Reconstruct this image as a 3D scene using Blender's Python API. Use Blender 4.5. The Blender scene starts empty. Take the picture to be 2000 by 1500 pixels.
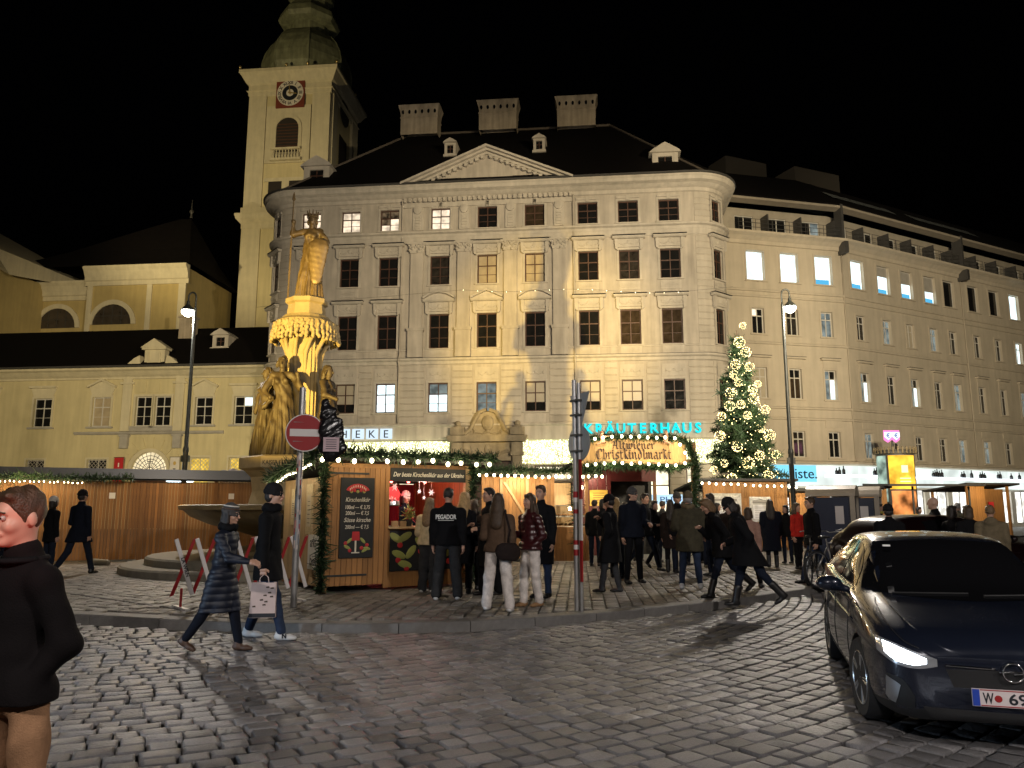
import bpy, math, random
import numpy as np
from mathutils import Vector, Matrix

# ---------------------------------------------------------------- camera, sky, exposure
scene = bpy.context.scene
COL = scene.collection
F = 1500.0                       # focal length in photo pixels (photo is 2000 wide)
PITCH = math.atan(243 / 1500)
CZ = 1.55
cam_d = bpy.data.cameras.new('camera')
cam = bpy.data.objects.new('camera', cam_d)
COL.objects.link(cam)
cam.location = (0, 0, CZ)
cam.rotation_euler = (math.pi / 2 + PITCH, 0, 0)
cam_d.sensor_width = 36
cam_d.lens = 36 * F / 2000
cam_d.clip_start = 0.05
cam_d.clip_end = 2000
scene.camera = cam
world = bpy.data.worlds.new('World')
scene.world = world
world.use_nodes = True
_n = world.node_tree.nodes
_sky = _n.new('ShaderNodeTexSky')
_sky.sky_type = 'NISHITA'
_sky.sun_disc = False
_sky.sun_elevation = math.radians(-4)
_sky.sun_rotation = math.radians(200)
world.node_tree.links.new(_sky.outputs[0], _n['Background'].inputs[0])
_n['Background'].inputs[1].default_value = 0.012
vs = scene.view_settings
vs.view_transform = 'Standard'
vs.look = 'None'
vs.exposure = .12
vs.gamma = 1
vs.use_curve_mapping = False
scene.cycles.use_denoising = True
scene.cycles.use_adaptive_sampling = True
scene.cycles.adaptive_threshold = .02
scene.cycles.max_bounces = 5
scene.cycles.diffuse_bounces = 2
scene.cycles.glossy_bounces = 3
scene.cycles.transmission_bounces = 3
scene.cycles.transparent_max_bounces = 6
scene.cycles.sample_clamp_indirect = 3.0
scene.cycles.caustics_reflective = False
scene.cycles.caustics_refractive = False
random.seed(7)
rng = np.random.default_rng(7)
PI = math.pi


def lamp(name, kind, loc, power, col, size=0.1, aim=None, cone=60, blend=0.5):
    d = bpy.data.lights.new(name, kind)
    d.energy = power
    d.color = col
    if kind in ('POINT', 'SPOT'):
        d.shadow_soft_size = size
    if kind == 'SPOT':
        d.spot_size = math.radians(cone)
        d.spot_blend = blend
    o = bpy.data.objects.new(name, d)
    COL.objects.link(o)
    o.location = loc
    if aim is not None:
        o.rotation_euler = (Vector(aim) - Vector(loc)).to_track_quat('-Z', 'Y').to_euler()
    return o


WARM = (1.0, 0.74, 0.40)
# municipal floodlights on the roofs and masts across the square, behind the viewer
for fx_, fy_, fz_, tx_, ty_, tz_, pw_, cn_, cl_ in (
        (18, -9, 9.5, -10, 51, 13, 54000, 38, (1.0, .82, .55)), (26, -6, 9.5, 9, 49, 13, 62000, 38, (1.0, .79, .47)), (8, -9, 9, 22, 56, 15, 62000, 36, (1.0, .83, .57)),
        (12, -6, 10, 40, 64, 15, 64000, 36, (1.0, .83, .57)), (-16, -4, 9, -30, 57, 10, 60000, 32, (1.0, .80, .46)), (-38, 22, 12, -25, 78, 40, 56000, 40, (1.0, .79, .42))):
    lamp('floodlight', 'SPOT', (fx_, fy_, fz_), pw_, cl_, .3, (tx_, ty_, tz_), cn_, .6)
# yellow spotlights on the fountain figures: a mast at the left, and one added at the stall roof to brighten them
lamp('fountain_spotlight', 'SPOT', (-10.6, 1.0, 1.9), 90000, (1.0, .66, .15), .12, (2.3, 49.5, 12.2), 19, .75)
lamp('fountain_spotlight', 'SPOT', (-4.4, 15.2, 2.75), 330, (1.0, .66, .14), .1, (-5.45, 20, 5.6), 70, .6)
# headlights of a car waiting out of frame at the left, brake light beside the viewer
lamp('headlight_beam', 'SPOT', (-8.6, 5.4, .72), 620, (.62, .8, 1.0), .1, (2.5, 9.5, .35), 62, .6)
lamp('brake_light', 'SPOT', (-.95, .9, 1.0), 95, (1.0, .09, .05), .12, (-1.93, 3.05, 1.6), 17, .6)
# street lamps behind the viewer: the even light on the paving
lamp('street_light', 'POINT', (-3, -6, 8), 2700, (1.0, .92, .86), .25)
lamp('street_light', 'POINT', (9, -4, 8), 2900, (1.0, .92, .86), .25)


# ---------------------------------------------------------------- geometry helpers
def ray(px, py):
    X = (px - 1000) / F
    v = (750 - py) / F
    return X, math.cos(PITCH) - v * math.sin(PITCH), math.sin(PITCH) + v * math.cos(PITCH)


def at(px, py, Y):
    x, y, z = ray(px, py)
    return Vector((x * Y / y, Y, CZ + z * Y / y))


def gnd(px, py, z=0.08):
    x, y, dz = ray(px, py)
    s = (z - CZ) / dz
    return Vector((x * s, y * s, z))


def tag(o, label=None, cat=None, group=None, kind=None):
    if label: o['label'] = label
    if cat: o['category'] = cat
    if group: o['group'] = group
    if kind: o['kind'] = kind
    return o


def T(name, label, cat, loc=(0, 0, 0), rz=0.0, group=None, kind=None):
    o = bpy.data.objects.new(name, None)
    COL.objects.link(o)
    o.location = loc
    o.rotation_euler = (0, 0, rz)
    o.empty_display_size = .2
    return tag(o, label, cat, group, kind)


def inst(mesh, name, parent=None, loc=(0, 0, 0), rot=(0, 0, 0), sc=(1, 1, 1)):
    o = bpy.data.objects.new(name, mesh)
    COL.objects.link(o)
    o.parent = parent
    o.location = loc
    o.rotation_euler = rot
    o.scale = sc
    return o


class MB:
    def __init__(s):
        s.v = []; s.f = []; s.m = []; s.n = 0

    def add(s, verts, faces, mi=0):
        s.v.extend([tuple(map(float, p)) for p in verts])
        s.f.extend([tuple(i + s.n for i in f) for f in faces])
        s.m.extend([mi] * len(faces))
        s.n = len(s.v)
        return s

    def box(s, x0, x1, y0, y1, z0, z1, mi=0, nx=1, M=None):
        if nx > 1:
            return s.sweep([(y0, z0), (y1, z0), (y1, z1), (y0, z1)], x0, x1, nx, mi)
        v = [(x, y, z) for z in (z0, z1) for y in (y0, y1) for x in (x0, x1)]
        if M is not None: v = [M @ Vector(p) for p in v]
        return s.add(v, [(0, 2, 3, 1), (4, 5, 7, 6), (0, 1, 5, 4), (1, 3, 7, 5), (3, 2, 6, 7), (2, 0, 4, 6)], mi)

    def sweep(s, prof, x0, x1, nx=1, mi=0, cap=True):
        """profile of (y, z) points, counter-clockwise seen from -x, swept along x"""
        k = len(prof); v = []; f = []
        for i in range(nx + 1):
            x = x0 + (x1 - x0) * i / nx
            v += [(x, y, z) for y, z in prof]
        for i in range(nx):
            for j in range(k):
                a = i * k + j; b = i * k + (j + 1) % k
                f.append((a, a + k, b + k, b))
        if cap:
            f.append(tuple(range(k)))
            f.append(tuple(range(nx * k + k - 1, nx * k - 1, -1)))
        return s.add(v, f, mi)

    def prism(s, poly, y0, y1, mi=0, axis='y'):
        """polygon in (x, z) extruded along y (or (x, y) along z)"""
        k = len(poly)
        if axis == 'y':
            v = [(x, y0, z) for x, z in poly] + [(x, y1, z) for x, z in poly]
        else:
            v = [(x, y, y0) for x, y in poly] + [(x, y, y1) for x, y in poly]
        f = [tuple(range(k)), tuple(range(2 * k - 1, k - 1, -1))]
        f += [(j, j + k, (j + 1) % k + k, (j + 1) % k) for j in range(k)]
        if axis != 'y': f = [tuple(reversed(q)) for q in f]
        return s.add(v, f, mi)

    def tube(s, pts, r, n=8, mi=0, cap=True, r2=None):
        pts = [Vector(p) for p in pts]
        rings = []
        up = Vector((0, 0, 1)); prev = None
        for i, p in enumerate(pts):
            d = (pts[min(i + 1, len(pts) - 1)] - pts[max(i - 1, 0)]).normalized()
            if prev is None:
                a = d.cross(up if abs(d.z) < .95 else Vector((1, 0, 0))).normalized()
            else:
                a = (prev - d * prev.dot(d)).normalized()
            prev = a; b = d.cross(a)
            rr = r if r2 is None else r + (r2 - r) * i / max(1, len(pts) - 1)
            if not isinstance(rr, (int, float)): rr = rr[i]
            rings += [p + (a * math.cos(2 * PI * j / n) + b * math.sin(2 * PI * j / n)) * rr for j in range(n)]
        f = []
        for i in range(len(pts) - 1):
            for j in range(n):
                f.append((i * n + j, i * n + (j + 1) % n, (i + 1) * n + (j + 1) % n, (i + 1) * n + j))
        if cap:
            f.append(tuple(range(n - 1, -1, -1)))
            f.append(tuple(range((len(pts) - 1) * n, len(pts) * n)))
        return s.add(rings, f, mi)

    def lathe(s, prof, n=16, c=(0, 0, 0), mi=0, a0=0.0, M=None):
        """profile of (r, z), bottom to top"""
        v = []; f = []; k = len(prof)
        for r, z in prof:
            v += [(c[0] + r * math.cos(a0 + 2 * PI * j / n), c[1] + r * math.sin(a0 + 2 * PI * j / n), c[2] + z) for j in range(n)]
        if M is not None: v = [M @ Vector(p) for p in v]
        for i in range(k - 1):
            for j in range(n):
                f.append((i * n + j, i * n + (j + 1) % n, (i + 1) * n + (j + 1) % n, (i + 1) * n + j))
        f.append(tuple(range(n - 1, -1, -1)))
        f.append(tuple(range((k - 1) * n, k * n)))
        return s.add(v, f, mi)

    def ball(s, c, r, n=8, mi=0, sc=(1, 1, 1)):
        pr = [(max(1e-3, math.sin(PI * i / (n // 2 + 1))) , -math.cos(PI * i / (n // 2 + 1))) for i in range(n // 2 + 2)]
        v = []; f = []
        for q, z in pr:
            v += [(c[0] + r * sc[0] * q * math.cos(2 * PI * j / n), c[1] + r * sc[1] * q * math.sin(2 * PI * j / n), c[2] + r * sc[2] * z) for j in range(n)]
        for i in range(len(pr) - 1):
            for j in range(n):
                f.append((i * n + j, i * n + (j + 1) % n, (i + 1) * n + (j + 1) % n, (i + 1) * n + j))
        return s.add(v, f, mi)

    def map(s, fn):
        s.v = [tuple(fn(p)) for p in s.v]
        return s

    def mesh(s, name, mats, smooth=False):
        me = bpy.data.meshes.new(name)
        me.from_pydata(s.v, [], s.f)
        for m in (mats if isinstance(mats, (list, tuple)) else [mats]):
            me.materials.append(m)
        if any(s.m): me.polygons.foreach_set('material_index', s.m)
        if smooth:
            me.polygons.foreach_set('use_smooth', [True] * len(s.f))
            if smooth == 'angle':
                me.set_sharp_from_angle(angle=math.radians(35))
        me.update()
        return me

    def build(s, name, mats, parent=None, smooth=False, loc=(0, 0, 0), rot=(0, 0, 0)):
        return inst(s.mesh(name, mats, smooth), name, parent, loc, rot)


def np_mesh(name, V, Q, mats, mi=None, smooth=True):
    """quads from numpy arrays"""
    me = bpy.data.meshes.new(name)
    n = len(Q); k = Q.shape[1]
    me.vertices.add(len(V)); me.vertices.foreach_set('co', np.asarray(V, np.float32).ravel())
    me.loops.add(n * k); me.loops.foreach_set('vertex_index', np.asarray(Q, np.int32).ravel())
    me.polygons.add(n)
    me.polygons.foreach_set('loop_start', np.arange(0, n * k, k, dtype=np.int32))
    for m in (mats if isinstance(mats, (list, tuple)) else [mats]): me.materials.append(m)
    if mi is not None: me.polygons.foreach_set('material_index', np.asarray(mi, np.int32))
    if smooth: me.polygons.foreach_set('use_smooth', np.ones(n, bool))
    me.update(calc_edges=True)
    me.validate()
    return me


# ---------------------------------------------------------------- materials
MATS = {}


def mat(name, col=(.5, .5, .5), rough=.7, metal=0.0, var=.12, scale=2.0, bump=.0, bscale=30.0, spec=.5, coat=0.0,
        streak=0.0, rnd=0.0, sheen=0.0, wood=False, trans=0.0):
    if name in MATS: return MATS[name]
    m = bpy.data.materials.new(name)
    m.use_nodes = True
    nt = m.node_tree; N = nt.nodes; L = nt.links
    b = N['Principled BSDF']
    b.inputs['Roughness'].default_value = rough
    b.inputs['Metallic'].default_value = metal
    b.inputs['Specular IOR Level'].default_value = spec
    b.inputs['Coat Weight'].default_value = coat
    b.inputs['Coat Roughness'].default_value = .05
    b.inputs['Sheen Weight'].default_value = sheen
    b.inputs['Transmission Weight'].default_value = trans
    tc = N.new('ShaderNodeTexCoord')
    mp = N.new('ShaderNodeMapping'); L.new(tc.outputs['Object'], mp.inputs[0])
    if wood: mp.inputs['Scale'].default_value = (9, 9, .7)
    nz = N.new('ShaderNodeTexNoise'); nz.inputs['Scale'].default_value = scale
    nz.inputs['Detail'].default_value = 6; nz.inputs['Roughness'].default_value = .62
    L.new(mp.outputs[0], nz.inputs['Vector'])
    rp = N.new('ShaderNodeValToRGB')
    rp.color_ramp.elements[0].position = .28; rp.color_ramp.elements[1].position = .72
    c = np.array(col)
    rp.color_ramp.elements[0].color = (*np.clip(c * (1 - var), 0, 1), 1)
    rp.color_ramp.elements[1].color = (*np.clip(c * (1 + var), 0, 1), 1)
    L.new(nz.outputs[0], rp.inputs[0])
    out = rp.outputs[0]
    if streak:
        m2 = N.new('ShaderNodeMapping'); m2.inputs['Scale'].default_value = (1.3, 1.3, .12)
        L.new(tc.outputs['Object'], m2.inputs[0])
        n2 = N.new('ShaderNodeTexNoise'); n2.inputs['Scale'].default_value = 2.2; n2.inputs['Detail'].default_value = 8
        L.new(m2.outputs[0], n2.inputs['Vector'])
        r2 = N.new('ShaderNodeMapRange'); r2.inputs[1].default_value = .35; r2.inputs[2].default_value = .75
        r2.inputs[3].default_value = 1.0; r2.inputs[4].default_value = 1 - streak
        L.new(n2.outputs[0], r2.inputs[0])
        mx = N.new('ShaderNodeMix'); mx.data_type = 'RGBA'; mx.blend_type = 'MULTIPLY'; mx.inputs[0].default_value = 1
        L.new(out, mx.inputs[6]); L.new(r2.outputs[0], mx.inputs[7]); out = mx.outputs[2]
    if rnd:
        oi = N.new('ShaderNodeObjectInfo')
        ge = N.new('ShaderNodeNewGeometry')
        ad = N.new('ShaderNodeMath'); ad.operation = 'ADD'
        L.new(oi.outputs['Random'], ad.inputs[0]); L.new(ge.outputs['Random Per Island'], ad.inputs[1])
        fr = N.new('ShaderNodeMath'); fr.operation = 'FRACT'; L.new(ad.outputs[0], fr.inputs[0])
        mr = N.new('ShaderNodeMapRange'); mr.inputs[3].default_value = 1 - rnd; mr.inputs[4].default_value = 1 + rnd
        L.new(fr.outputs[0], mr.inputs[0])
        mx = N.new('ShaderNodeMix'); mx.data_type = 'RGBA'; mx.blend_type = 'MULTIPLY'; mx.inputs[0].default_value = 1
        L.new(out, mx.inputs[6]); L.new(mr.outputs[0], mx.inputs[7]); out = mx.outputs[2]
    L.new(out, b.inputs['Base Color'])
    mr = N.new('ShaderNodeMapRange'); mr.inputs[3].default_value = max(0, rough - .1); mr.inputs[4].default_value = min(1, rough + .1)
    L.new(nz.outputs[0], mr.inputs[0]); L.new(mr.outputs[0], b.inputs['Roughness'])
    if bump:
        nb = N.new('ShaderNodeTexNoise'); nb.inputs['Scale'].default_value = bscale; nb.inputs['Detail'].default_value = 4
        L.new(mp.outputs[0], nb.inputs['Vector'])
        bp = N.new('ShaderNodeBump'); bp.inputs['Strength'].default_value = bump; bp.inputs['Distance'].default_value = .02
        L.new(nb.outputs[0], bp.inputs['Height']); L.new(bp.outputs[0], b.inputs['Normal'])
    MATS[name] = m
    return m


def emat(name, col, strength, sample=False, var=0.0, scale=3.0):
    if name in MATS: return MATS[name]
    m = bpy.data.materials.new(name); m.use_nodes = True
    nt = m.node_tree; N = nt.nodes; L = nt.links
    N.remove(N['Principled BSDF'])
    e = N.new('ShaderNodeEmission')
    e.inputs[0].default_value = (*col, 1); e.inputs[1].default_value = strength
    L.new(e.outputs[0], N['Material Output'].inputs[0])
    if var:
        tc = N.new('ShaderNodeTexCoord'); nz = N.new('ShaderNodeTexNoise'); nz.inputs['Scale'].default_value = scale
        oi = N.new('ShaderNodeObjectInfo'); va = N.new('ShaderNodeVectorMath'); va.operation = 'MULTIPLY_ADD'
        va.inputs[1].default_value = (37, 37, 37)
        cx = N.new('ShaderNodeCombineXYZ'); L.new(oi.outputs['Random'], cx.inputs[0]); L.new(oi.outputs['Random'], cx.inputs[2])
        L.new(cx.outputs[0], va.inputs[0]); L.new(tc.outputs['Object'], va.inputs[2])
        L.new(va.outputs[0], nz.inputs['Vector'])
        mr = N.new('ShaderNodeMapRange'); mr.inputs[1].default_value = .35; mr.inputs[2].default_value = .65
        mr.inputs[3].default_value = strength * (1 - var); mr.inputs[4].default_value = strength * (1 + var)
        L.new(nz.outputs[0], mr.inputs[0]); L.new(mr.outputs[0], e.inputs[1])
    m.cycles.emission_sampling = 'AUTO' if sample else 'NONE'
    MATS[name] = m
    return m


# ---------------------------------------------------------------- lettering
def text_mesh(body, size, ext=.004, bold=0.0, shear=0.0, align='CENTER', key=None):
    cu = bpy.data.curves.new('lettering', 'FONT')
    cu.body = body; cu.size = size; cu.extrude = ext; cu.offset = bold; cu.shear = shear
    cu.align_x = align; cu.align_y = 'BOTTOM_BASELINE'; cu.resolution_u = 3
    o = bpy.data.objects.new('lettering', cu)
    me = bpy.data.meshes.new_from_object(o)
    bpy.data.objects.remove(o); bpy.data.curves.remove(cu)
    return me


def text(body, size, parent, loc, m, rot=(PI / 2, 0, 0), ext=.004, bold=0.0, shear=0.0, align='CENTER', name='lettering', fit=None):
    me = text_mesh(body, size, ext, bold, shear, align)
    me.materials.clear(); me.materials.append(m)
    o = inst(me, name, parent, loc, rot)
    if fit:
        w = max(v.co.x for v in me.vertices) - min(v.co.x for v in me.vertices)
        o.scale = (fit / w, 1, 1)
    return o


# broad-nib letters for the blackletter board
GL = {
 'A': [[(.05,.75),(.2,.95),(.35,.8),(.62,.95),(.62,.12),(.78,0)], [(.35,.8),(.3,.4),(.1,.0)], [(.12,.42),(.6,.42)]],
 'C': [[(.75,.88),(.55,1),(.2,.85),(.12,.5),(.25,.1),(.5,0),(.78,.16)], [(.42,.92),(.42,.12)], [(.75,.88),(.78,.7)]],
 'l': [[(.12,.95),(.22,.85),(.22,.12),(.36,0)]],
 't': [[(.2,.85),(.2,.12),(.36,0),(.46,.06)], [(.04,.62),(.42,.62)]],
 'w': [[(.08,.66),(.18,.56),(.18,.12),(.3,0),(.46,.12)], [(.4,.66),(.46,.56),(.46,.1),(.6,0),(.76,.16),(.78,.5),(.66,.68)]],
 'i': [[(.08,.66),(.2,.55),(.2,.12),(.34,0)], [(.16,.86),(.24,.8)]],
 'e': [[(.2,.34),(.48,.46),(.38,.66),(.2,.58),(.16,.14),(.3,0),(.5,.1)]],
 'n': [[(.06,.64),(.18,.55),(.18,.1),(.24,.02)], [(.2,.52),(.38,.66),(.5,.54),(.5,.12),(.62,0)]],
 'r': [[(.06,.64),(.18,.55),(.18,.1),(.26,.02)], [(.2,.52),(.34,.66),(.46,.56)]],
 'h': [[(.1,.98),(.2,.88),(.2,.1),(.26,.02)], [(.2,.5),(.38,.64),(.5,.5),(.5,.1),(.36,-.18)]],
 's': [[(.5,.58),(.34,.68),(.16,.54),(.22,.38),(.44,.28),(.46,.1),(.3,0),(.1,.1)]],
 'k': [[(.1,.98),(.2,.88),(.2,.1),(.26,.02)], [(.2,.78),(.36,.9),(.44,.78)], [(.2,.36),(.4,.6)], [(.26,.4),(.44,.12),(.56,0)]],
 'd': [[(.14,.98),(.34,.86),(.52,.56),(.5,.12),(.32,0),(.16,.12),(.16,.5),(.34,.64),(.5,.52)]],
 'm': [[(.06,.64),(.18,.55),(.18,.1),(.24,.02)], [(.2,.52),(.36,.66),(.46,.55),(.46,.1),(.52,.02)], [(.48,.52),(.64,.66),(.76,.54),(.76,.12),(.88,0)]],
 'a': [[(.14,.56),(.3,.68),(.48,.56),(.48,.12),(.6,0)], [(.48,.4),(.22,.34),(.14,.14),(.28,0),(.48,.14)]],
}
GW = dict(A=.84, C=.84, l=.4, t=.5, w=.88, i=.4, e=.56, n=.68, r=.5, h=.62, s=.58, k=.6, d=.62, m=.94, a=.66)


def blackletter(body, size, nib=.1):
    mb = MB(); x = 0
    nv = np.array([math.cos(.7), math.sin(.7)]) * nib / 2
    for ch in body:
        for st in GL[ch]:
            for a, b in zip(st[:-1], st[1:]):
                a = np.array(a); b = np.array(b)
                q = [a - nv, a + nv, b + nv, b - nv]
                area = sum(q[i][0] * q[(i + 1) % 4][1] - q[(i + 1) % 4][0] * q[i][1] for i in range(4))
                if area < 0: q = q[::-1]
                th = np.array([0.02, -.02])
                q = [p + (0.012 * (p - (a + b) / 2) / (np.linalg.norm(p - (a + b) / 2) + 1e-6)) for p in q]
                mb.prism([((x + p[0]) * size, p[1] * size) for p in q], -.004 - random.random() * .002, .002)
        x += GW[ch]
    mb.v = [(p[0] - x * size / 2, p[1], p[2]) for p in mb.v]
    return mb

# ---------------------------------------------------------------- ground, road, pavement
M_JOINT = mat('joint_dirt', (.022, .02, .019), .85, var=.3, scale=8, bump=.3)
M_SETT = mat('granite_sett', (.16, .154, .158), .43, var=.3, scale=9, bump=.7, bscale=38, rnd=.36, spec=.5)
M_SETT2 = mat('pavement_sett', (.19, .172, .152), .5, var=.28, scale=9, bump=.6, bscale=38, rnd=.34)
M_KERB = mat('kerb_granite', (.17, .16, .15), .6, var=.2, scale=9, bump=.3, bscale=60, rnd=.12)


def paving_far(name, rotz):
    m = bpy.data.materials.new(name); m.use_nodes = True
    nt = m.node_tree; N = nt.nodes; L = nt.links; b = N['Principled BSDF']
    tc = N.new('ShaderNodeTexCoord'); mp = N.new('ShaderNodeMapping'); mp.inputs['Rotation'].default_value = (0, 0, rotz)
    L.new(tc.outputs['Object'], mp.inputs[0])
    br = N.new('ShaderNodeTexBrick'); br.inputs['Scale'].default_value = 1
    br.inputs['Brick Width'].default_value = .22; br.inputs['Row Height'].default_value = .19
    br.inputs['Mortar Size'].default_value = .012
    br.inputs['Color1'].default_value = (.13, .12, .105, 1); br.inputs['Color2'].default_value = (.19, .172, .15, 1)
    br.inputs['Mortar'].default_value = (.03, .028, .026, 1)
    L.new(mp.outputs[0], br.inputs[0]); L.new(br.outputs[0], b.inputs['Base Color'])
    b.inputs['Roughness'].default_value = .55
    bp = N.new('ShaderNodeBump'); bp.inputs['Distance'].default_value = .02; bp.invert = True
    L.new(br.outputs[1], bp.inputs['Height']); L.new(bp.outputs[0], b.inputs['Normal'])
    return m


KERB = [(-60, 30), (-30, 19.5), (-16, 14.2), (-9.5, 12.0), (-6.4, 11.2), (-4.06, 10.45), (-2.46, 10.24), (-.67, 10.42), (.71, 11.0), (2.0, 11.78), (3.27, 12.68),
        (4.6, 13.85), (5.82, 14.98), (7.6, 17.0), (9.6, 20.0), (12.5, 25), (18, 33), (30, 45), (60, 62)]


def smooth_line(pts, n=6):
    P = [Vector((*p, 0)) for p in pts]; out = []
    for i in range(len(P) - 1):
        p0, p1, p2, p3 = P[max(i - 1, 0)], P[i], P[i + 1], P[min(i + 2, len(P) - 1)]
        for k in range(n):
            t = k / n
            out.append(.5 * ((2 * p1) + (p2 - p0) * t + (2 * p0 - 5 * p1 + 4 * p2 - p3) * t * t + (3 * p1 - p0 - 3 * p2 + p3) * t ** 3))
    out.append(P[-1])
    return out


KL = smooth_line(KERB)
KX = np.array([p.x for p in KL]); KY = np.array([p.y for p in KL])


def kerb_y(x): return np.interp(x, KX, KY)


road = MB().add([(-400, -60, -.05), (400, -60, -.05), (400, 700, -.05), (-400, 700, -.05)], [(0, 1, 2, 3)]).build('road', M_JOINT)
tag(road, 'dark granite sett road curving past the market', kind='structure')
mb = MB()
n = len(KL)
mb.add([(p.x, p.y + .1, .03) for p in KL] + [(p.x * 1.0, 400, .03) for p in KL], [(i, i + 1, i + 1 + n, i + n) for i in range(n - 1)])
pavement = mb.build('pavement', paving_far('paving_far', -.09))
tag(pavement, 'raised sett pavement of the square behind the curved kerb', kind='structure')

# one sett: a rounded, slightly uneven block; unit footprint -.5..+.5
_g = np.array([-.5, -.415, .415, .5])
def sett_template(dome, seed):
    r = np.random.default_rng(seed)
    V = []
    for j, y in enumerate(_g):
        for i, x in enumerate(_g):
            e = (i in (0, 3)) + (j in (0, 3))
            xx = x * (.93 if e == 2 else 1); yy = y * (.93 if e == 2 else 1)
            V.append((xx + r.normal(0, .02), yy + r.normal(0, .02), -dome * (.0, 1.0, 2.2)[e] + r.normal(0, .0028)))
    ring = [0, 1, 2, 3, 7, 11, 15, 14, 13, 12, 8, 4]
    for k in ring: V.append((V[k][0] * 1.03, V[k][1] * 1.03, -.055))
    Q = [(j * 4 + i, j * 4 + i + 1, j * 4 + i + 5, j * 4 + i + 4) for j in range(3) for i in range(3)]
    for a in range(12):
        b = (a + 1) % 12
        Q.append((16 + a, 16 + b, ring[b], ring[a]))
    return np.array(V), np.array(Q)


TEMPL = [sett_template(.0026 + .003 * (k % 4) / 3, k) for k in range(12)]


def lay(stones, parent, m, near, far_name):
    """stones: (x, y, z, rot, length, width, tilt_a, tilt_b)"""
    stones.sort(key=lambda s: s[0] ** 2 + s[1] ** 2)
    vis = [s for s in stones if abs(s[0]) < s[1] * .69 + .2 and s[1] > 4.1]
    first = set(id(s) for s in vis[:near])
    meshes = [np_mesh('sett', V, Q, m) for V, Q in TEMPL] if near else []
    VV = []; QQ = []; off = 0
    for k, s in enumerate(stones):
        x, y, z, a, l, w, ta, tb = s
        if id(s) in first:
            inst(meshes[k % 12], 'sett', parent, (x, y, z), (ta, tb, a), (l, w, 1))
        else:
            V, Q = TEMPL[k % 12]
            c, sn = math.cos(a), math.sin(a)
            lx = V[:, 0] * l; ly = V[:, 1] * w
            VV.append(np.stack([x + lx * c - ly * sn, y + lx * sn + ly * c, z + V[:, 2] - lx * tb + ly * ta], 1))
            QQ.append(Q + off); off += len(V)
    o = inst(np_mesh(far_name, np.concatenate(VV), np.concatenate(QQ), m), far_name, parent)
    o['kind'] = 'stuff'


# road setts in arcs about a point beyond the fountain
stones = []
CX, CY = -9.0, 19.2
r = 4.0
while r < 27:
    w = random.uniform(.148, .182)
    a = -2.2
    while a < .35:
        l = random.uniform(.15, .25)
        da = (l + .012) / r
        am = a + da / 2 + random.uniform(-.01, .01) / r
        x = CX + (r + w / 2) * math.cos(am); y = CY + (r + w / 2) * math.sin(am)
        a += da
        if y < 3.2 or y > 17 or abs(x) > y * .95 + .8: continue
        if y > kerb_y(x) - .22: continue
        stones.append((x, y, random.gauss(0, .0025), am + PI / 2 + random.gauss(0, .02), l - .008, w - .004,
                       random.gauss(0, .007), random.gauss(0, .007)))
    r += w + random.uniform(.011, .018)
lay(stones, road, M_SETT, 290, 'setts_beyond')
# pavement setts in straight rows leading to the market
stones = []
ca, sa = math.cos(-.087), math.sin(-.087)
u = -16.0
while u < 16:
    w = random.uniform(.16, .2)
    v = 8.0 + random.random() * .2
    while v < 24:
        l = random.uniform(.17, .26)
        vm = v + l / 2; v += l + .014
        x = (u + w / 2) * ca - vm * sa; y = (u + w / 2) * sa + vm * ca
        if y < kerb_y(x) + .42 or y > 22 or abs(x) > y * .8: continue
        stones.append((x, y, .082 + random.gauss(0, .003), -.087 + PI / 2 + random.gauss(0, .015), l - .006, w - .004,
                       random.gauss(0, .01), random.gauss(0, .01)))
    u += w + .016
lay(stones, pavement, M_SETT2, 280, 'setts_beyond')
# kerb stones, laid along the curve
acc = 0; s0 = 0
seg = [(KL[i + 1] - KL[i]).length for i in range(len(KL) - 1)]
S = np.concatenate([[0], np.cumsum(seg)])
pos = 0.0
while pos < S[-1] - 2:
    l = random.uniform(.9, 1.35)
    xa, ya = np.interp(pos + .006, S, KX), np.interp(pos + .006, S, KY)
    xb, yb = np.interp(pos + l - .006, S, KX), np.interp(pos + l - .006, S, KY)
    pos += l
    if not (-13 < xa < 14): continue
    L_ = math.hypot(xb - xa, yb - ya)
    k = MB()
    k.sweep([(0.0, -.06), (.3, -.06), (.3, .085), (.02, .088), (.004, .075)], 0, L_, 2)
    k.build('kerb_stone', M_KERB, pavement, loc=(xa, ya, random.gauss(0, .003)), rot=(0, 0, math.atan2(yb - ya, xb - xa)))
# pale drainage row at the left
for i in range(26):
    p = gnd(128 + i * 9.6, 1158 + i * 1.35, .082)
    k = sett_template(.006, 40 + i)
    o = inst(np_mesh('channel_stone', k[0], k[1], M_KERB), 'channel_stone', pavement, (p.x, p.y, .092), (0, 0, -.35), (.13, .11, 1))

# ---------------------------------------------------------------- buildings
ANG = math.radians(-5.9)
M_STUC = mat('cream_stucco', (.50, .45, .375), .85, var=.14, scale=.8, bump=.2, bscale=25, streak=.32)
M_STONE = mat('pale_trim_stone', (.52, .475, .40), .85, var=.12, scale=1.6, bump=.2, bscale=18, streak=.2)
M_RUST = mat('rusticated_stucco', (.49, .445, .37), .85, var=.10, scale=1.2, bump=.15, streak=.15, rnd=.05)
M_YEL = mat('yellow_stucco', (.58, .505, .29), .85, var=.08, scale=.6, bump=.12, streak=.16)
M_YTRIM = mat('pale_yellow_trim', (.60, .54, .37), .85, var=.08, scale=1.2, bump=.12, streak=.15)
M_OCH = mat('ochre_stucco', (.46, .36, .15), .85, var=.08, scale=.8, bump=.12, streak=.15)
M_ROOF = mat('dark_roof_tiles', (.005, .004, .004), .95, var=.3, scale=3, bump=.5, bscale=8, spec=.1)
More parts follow.
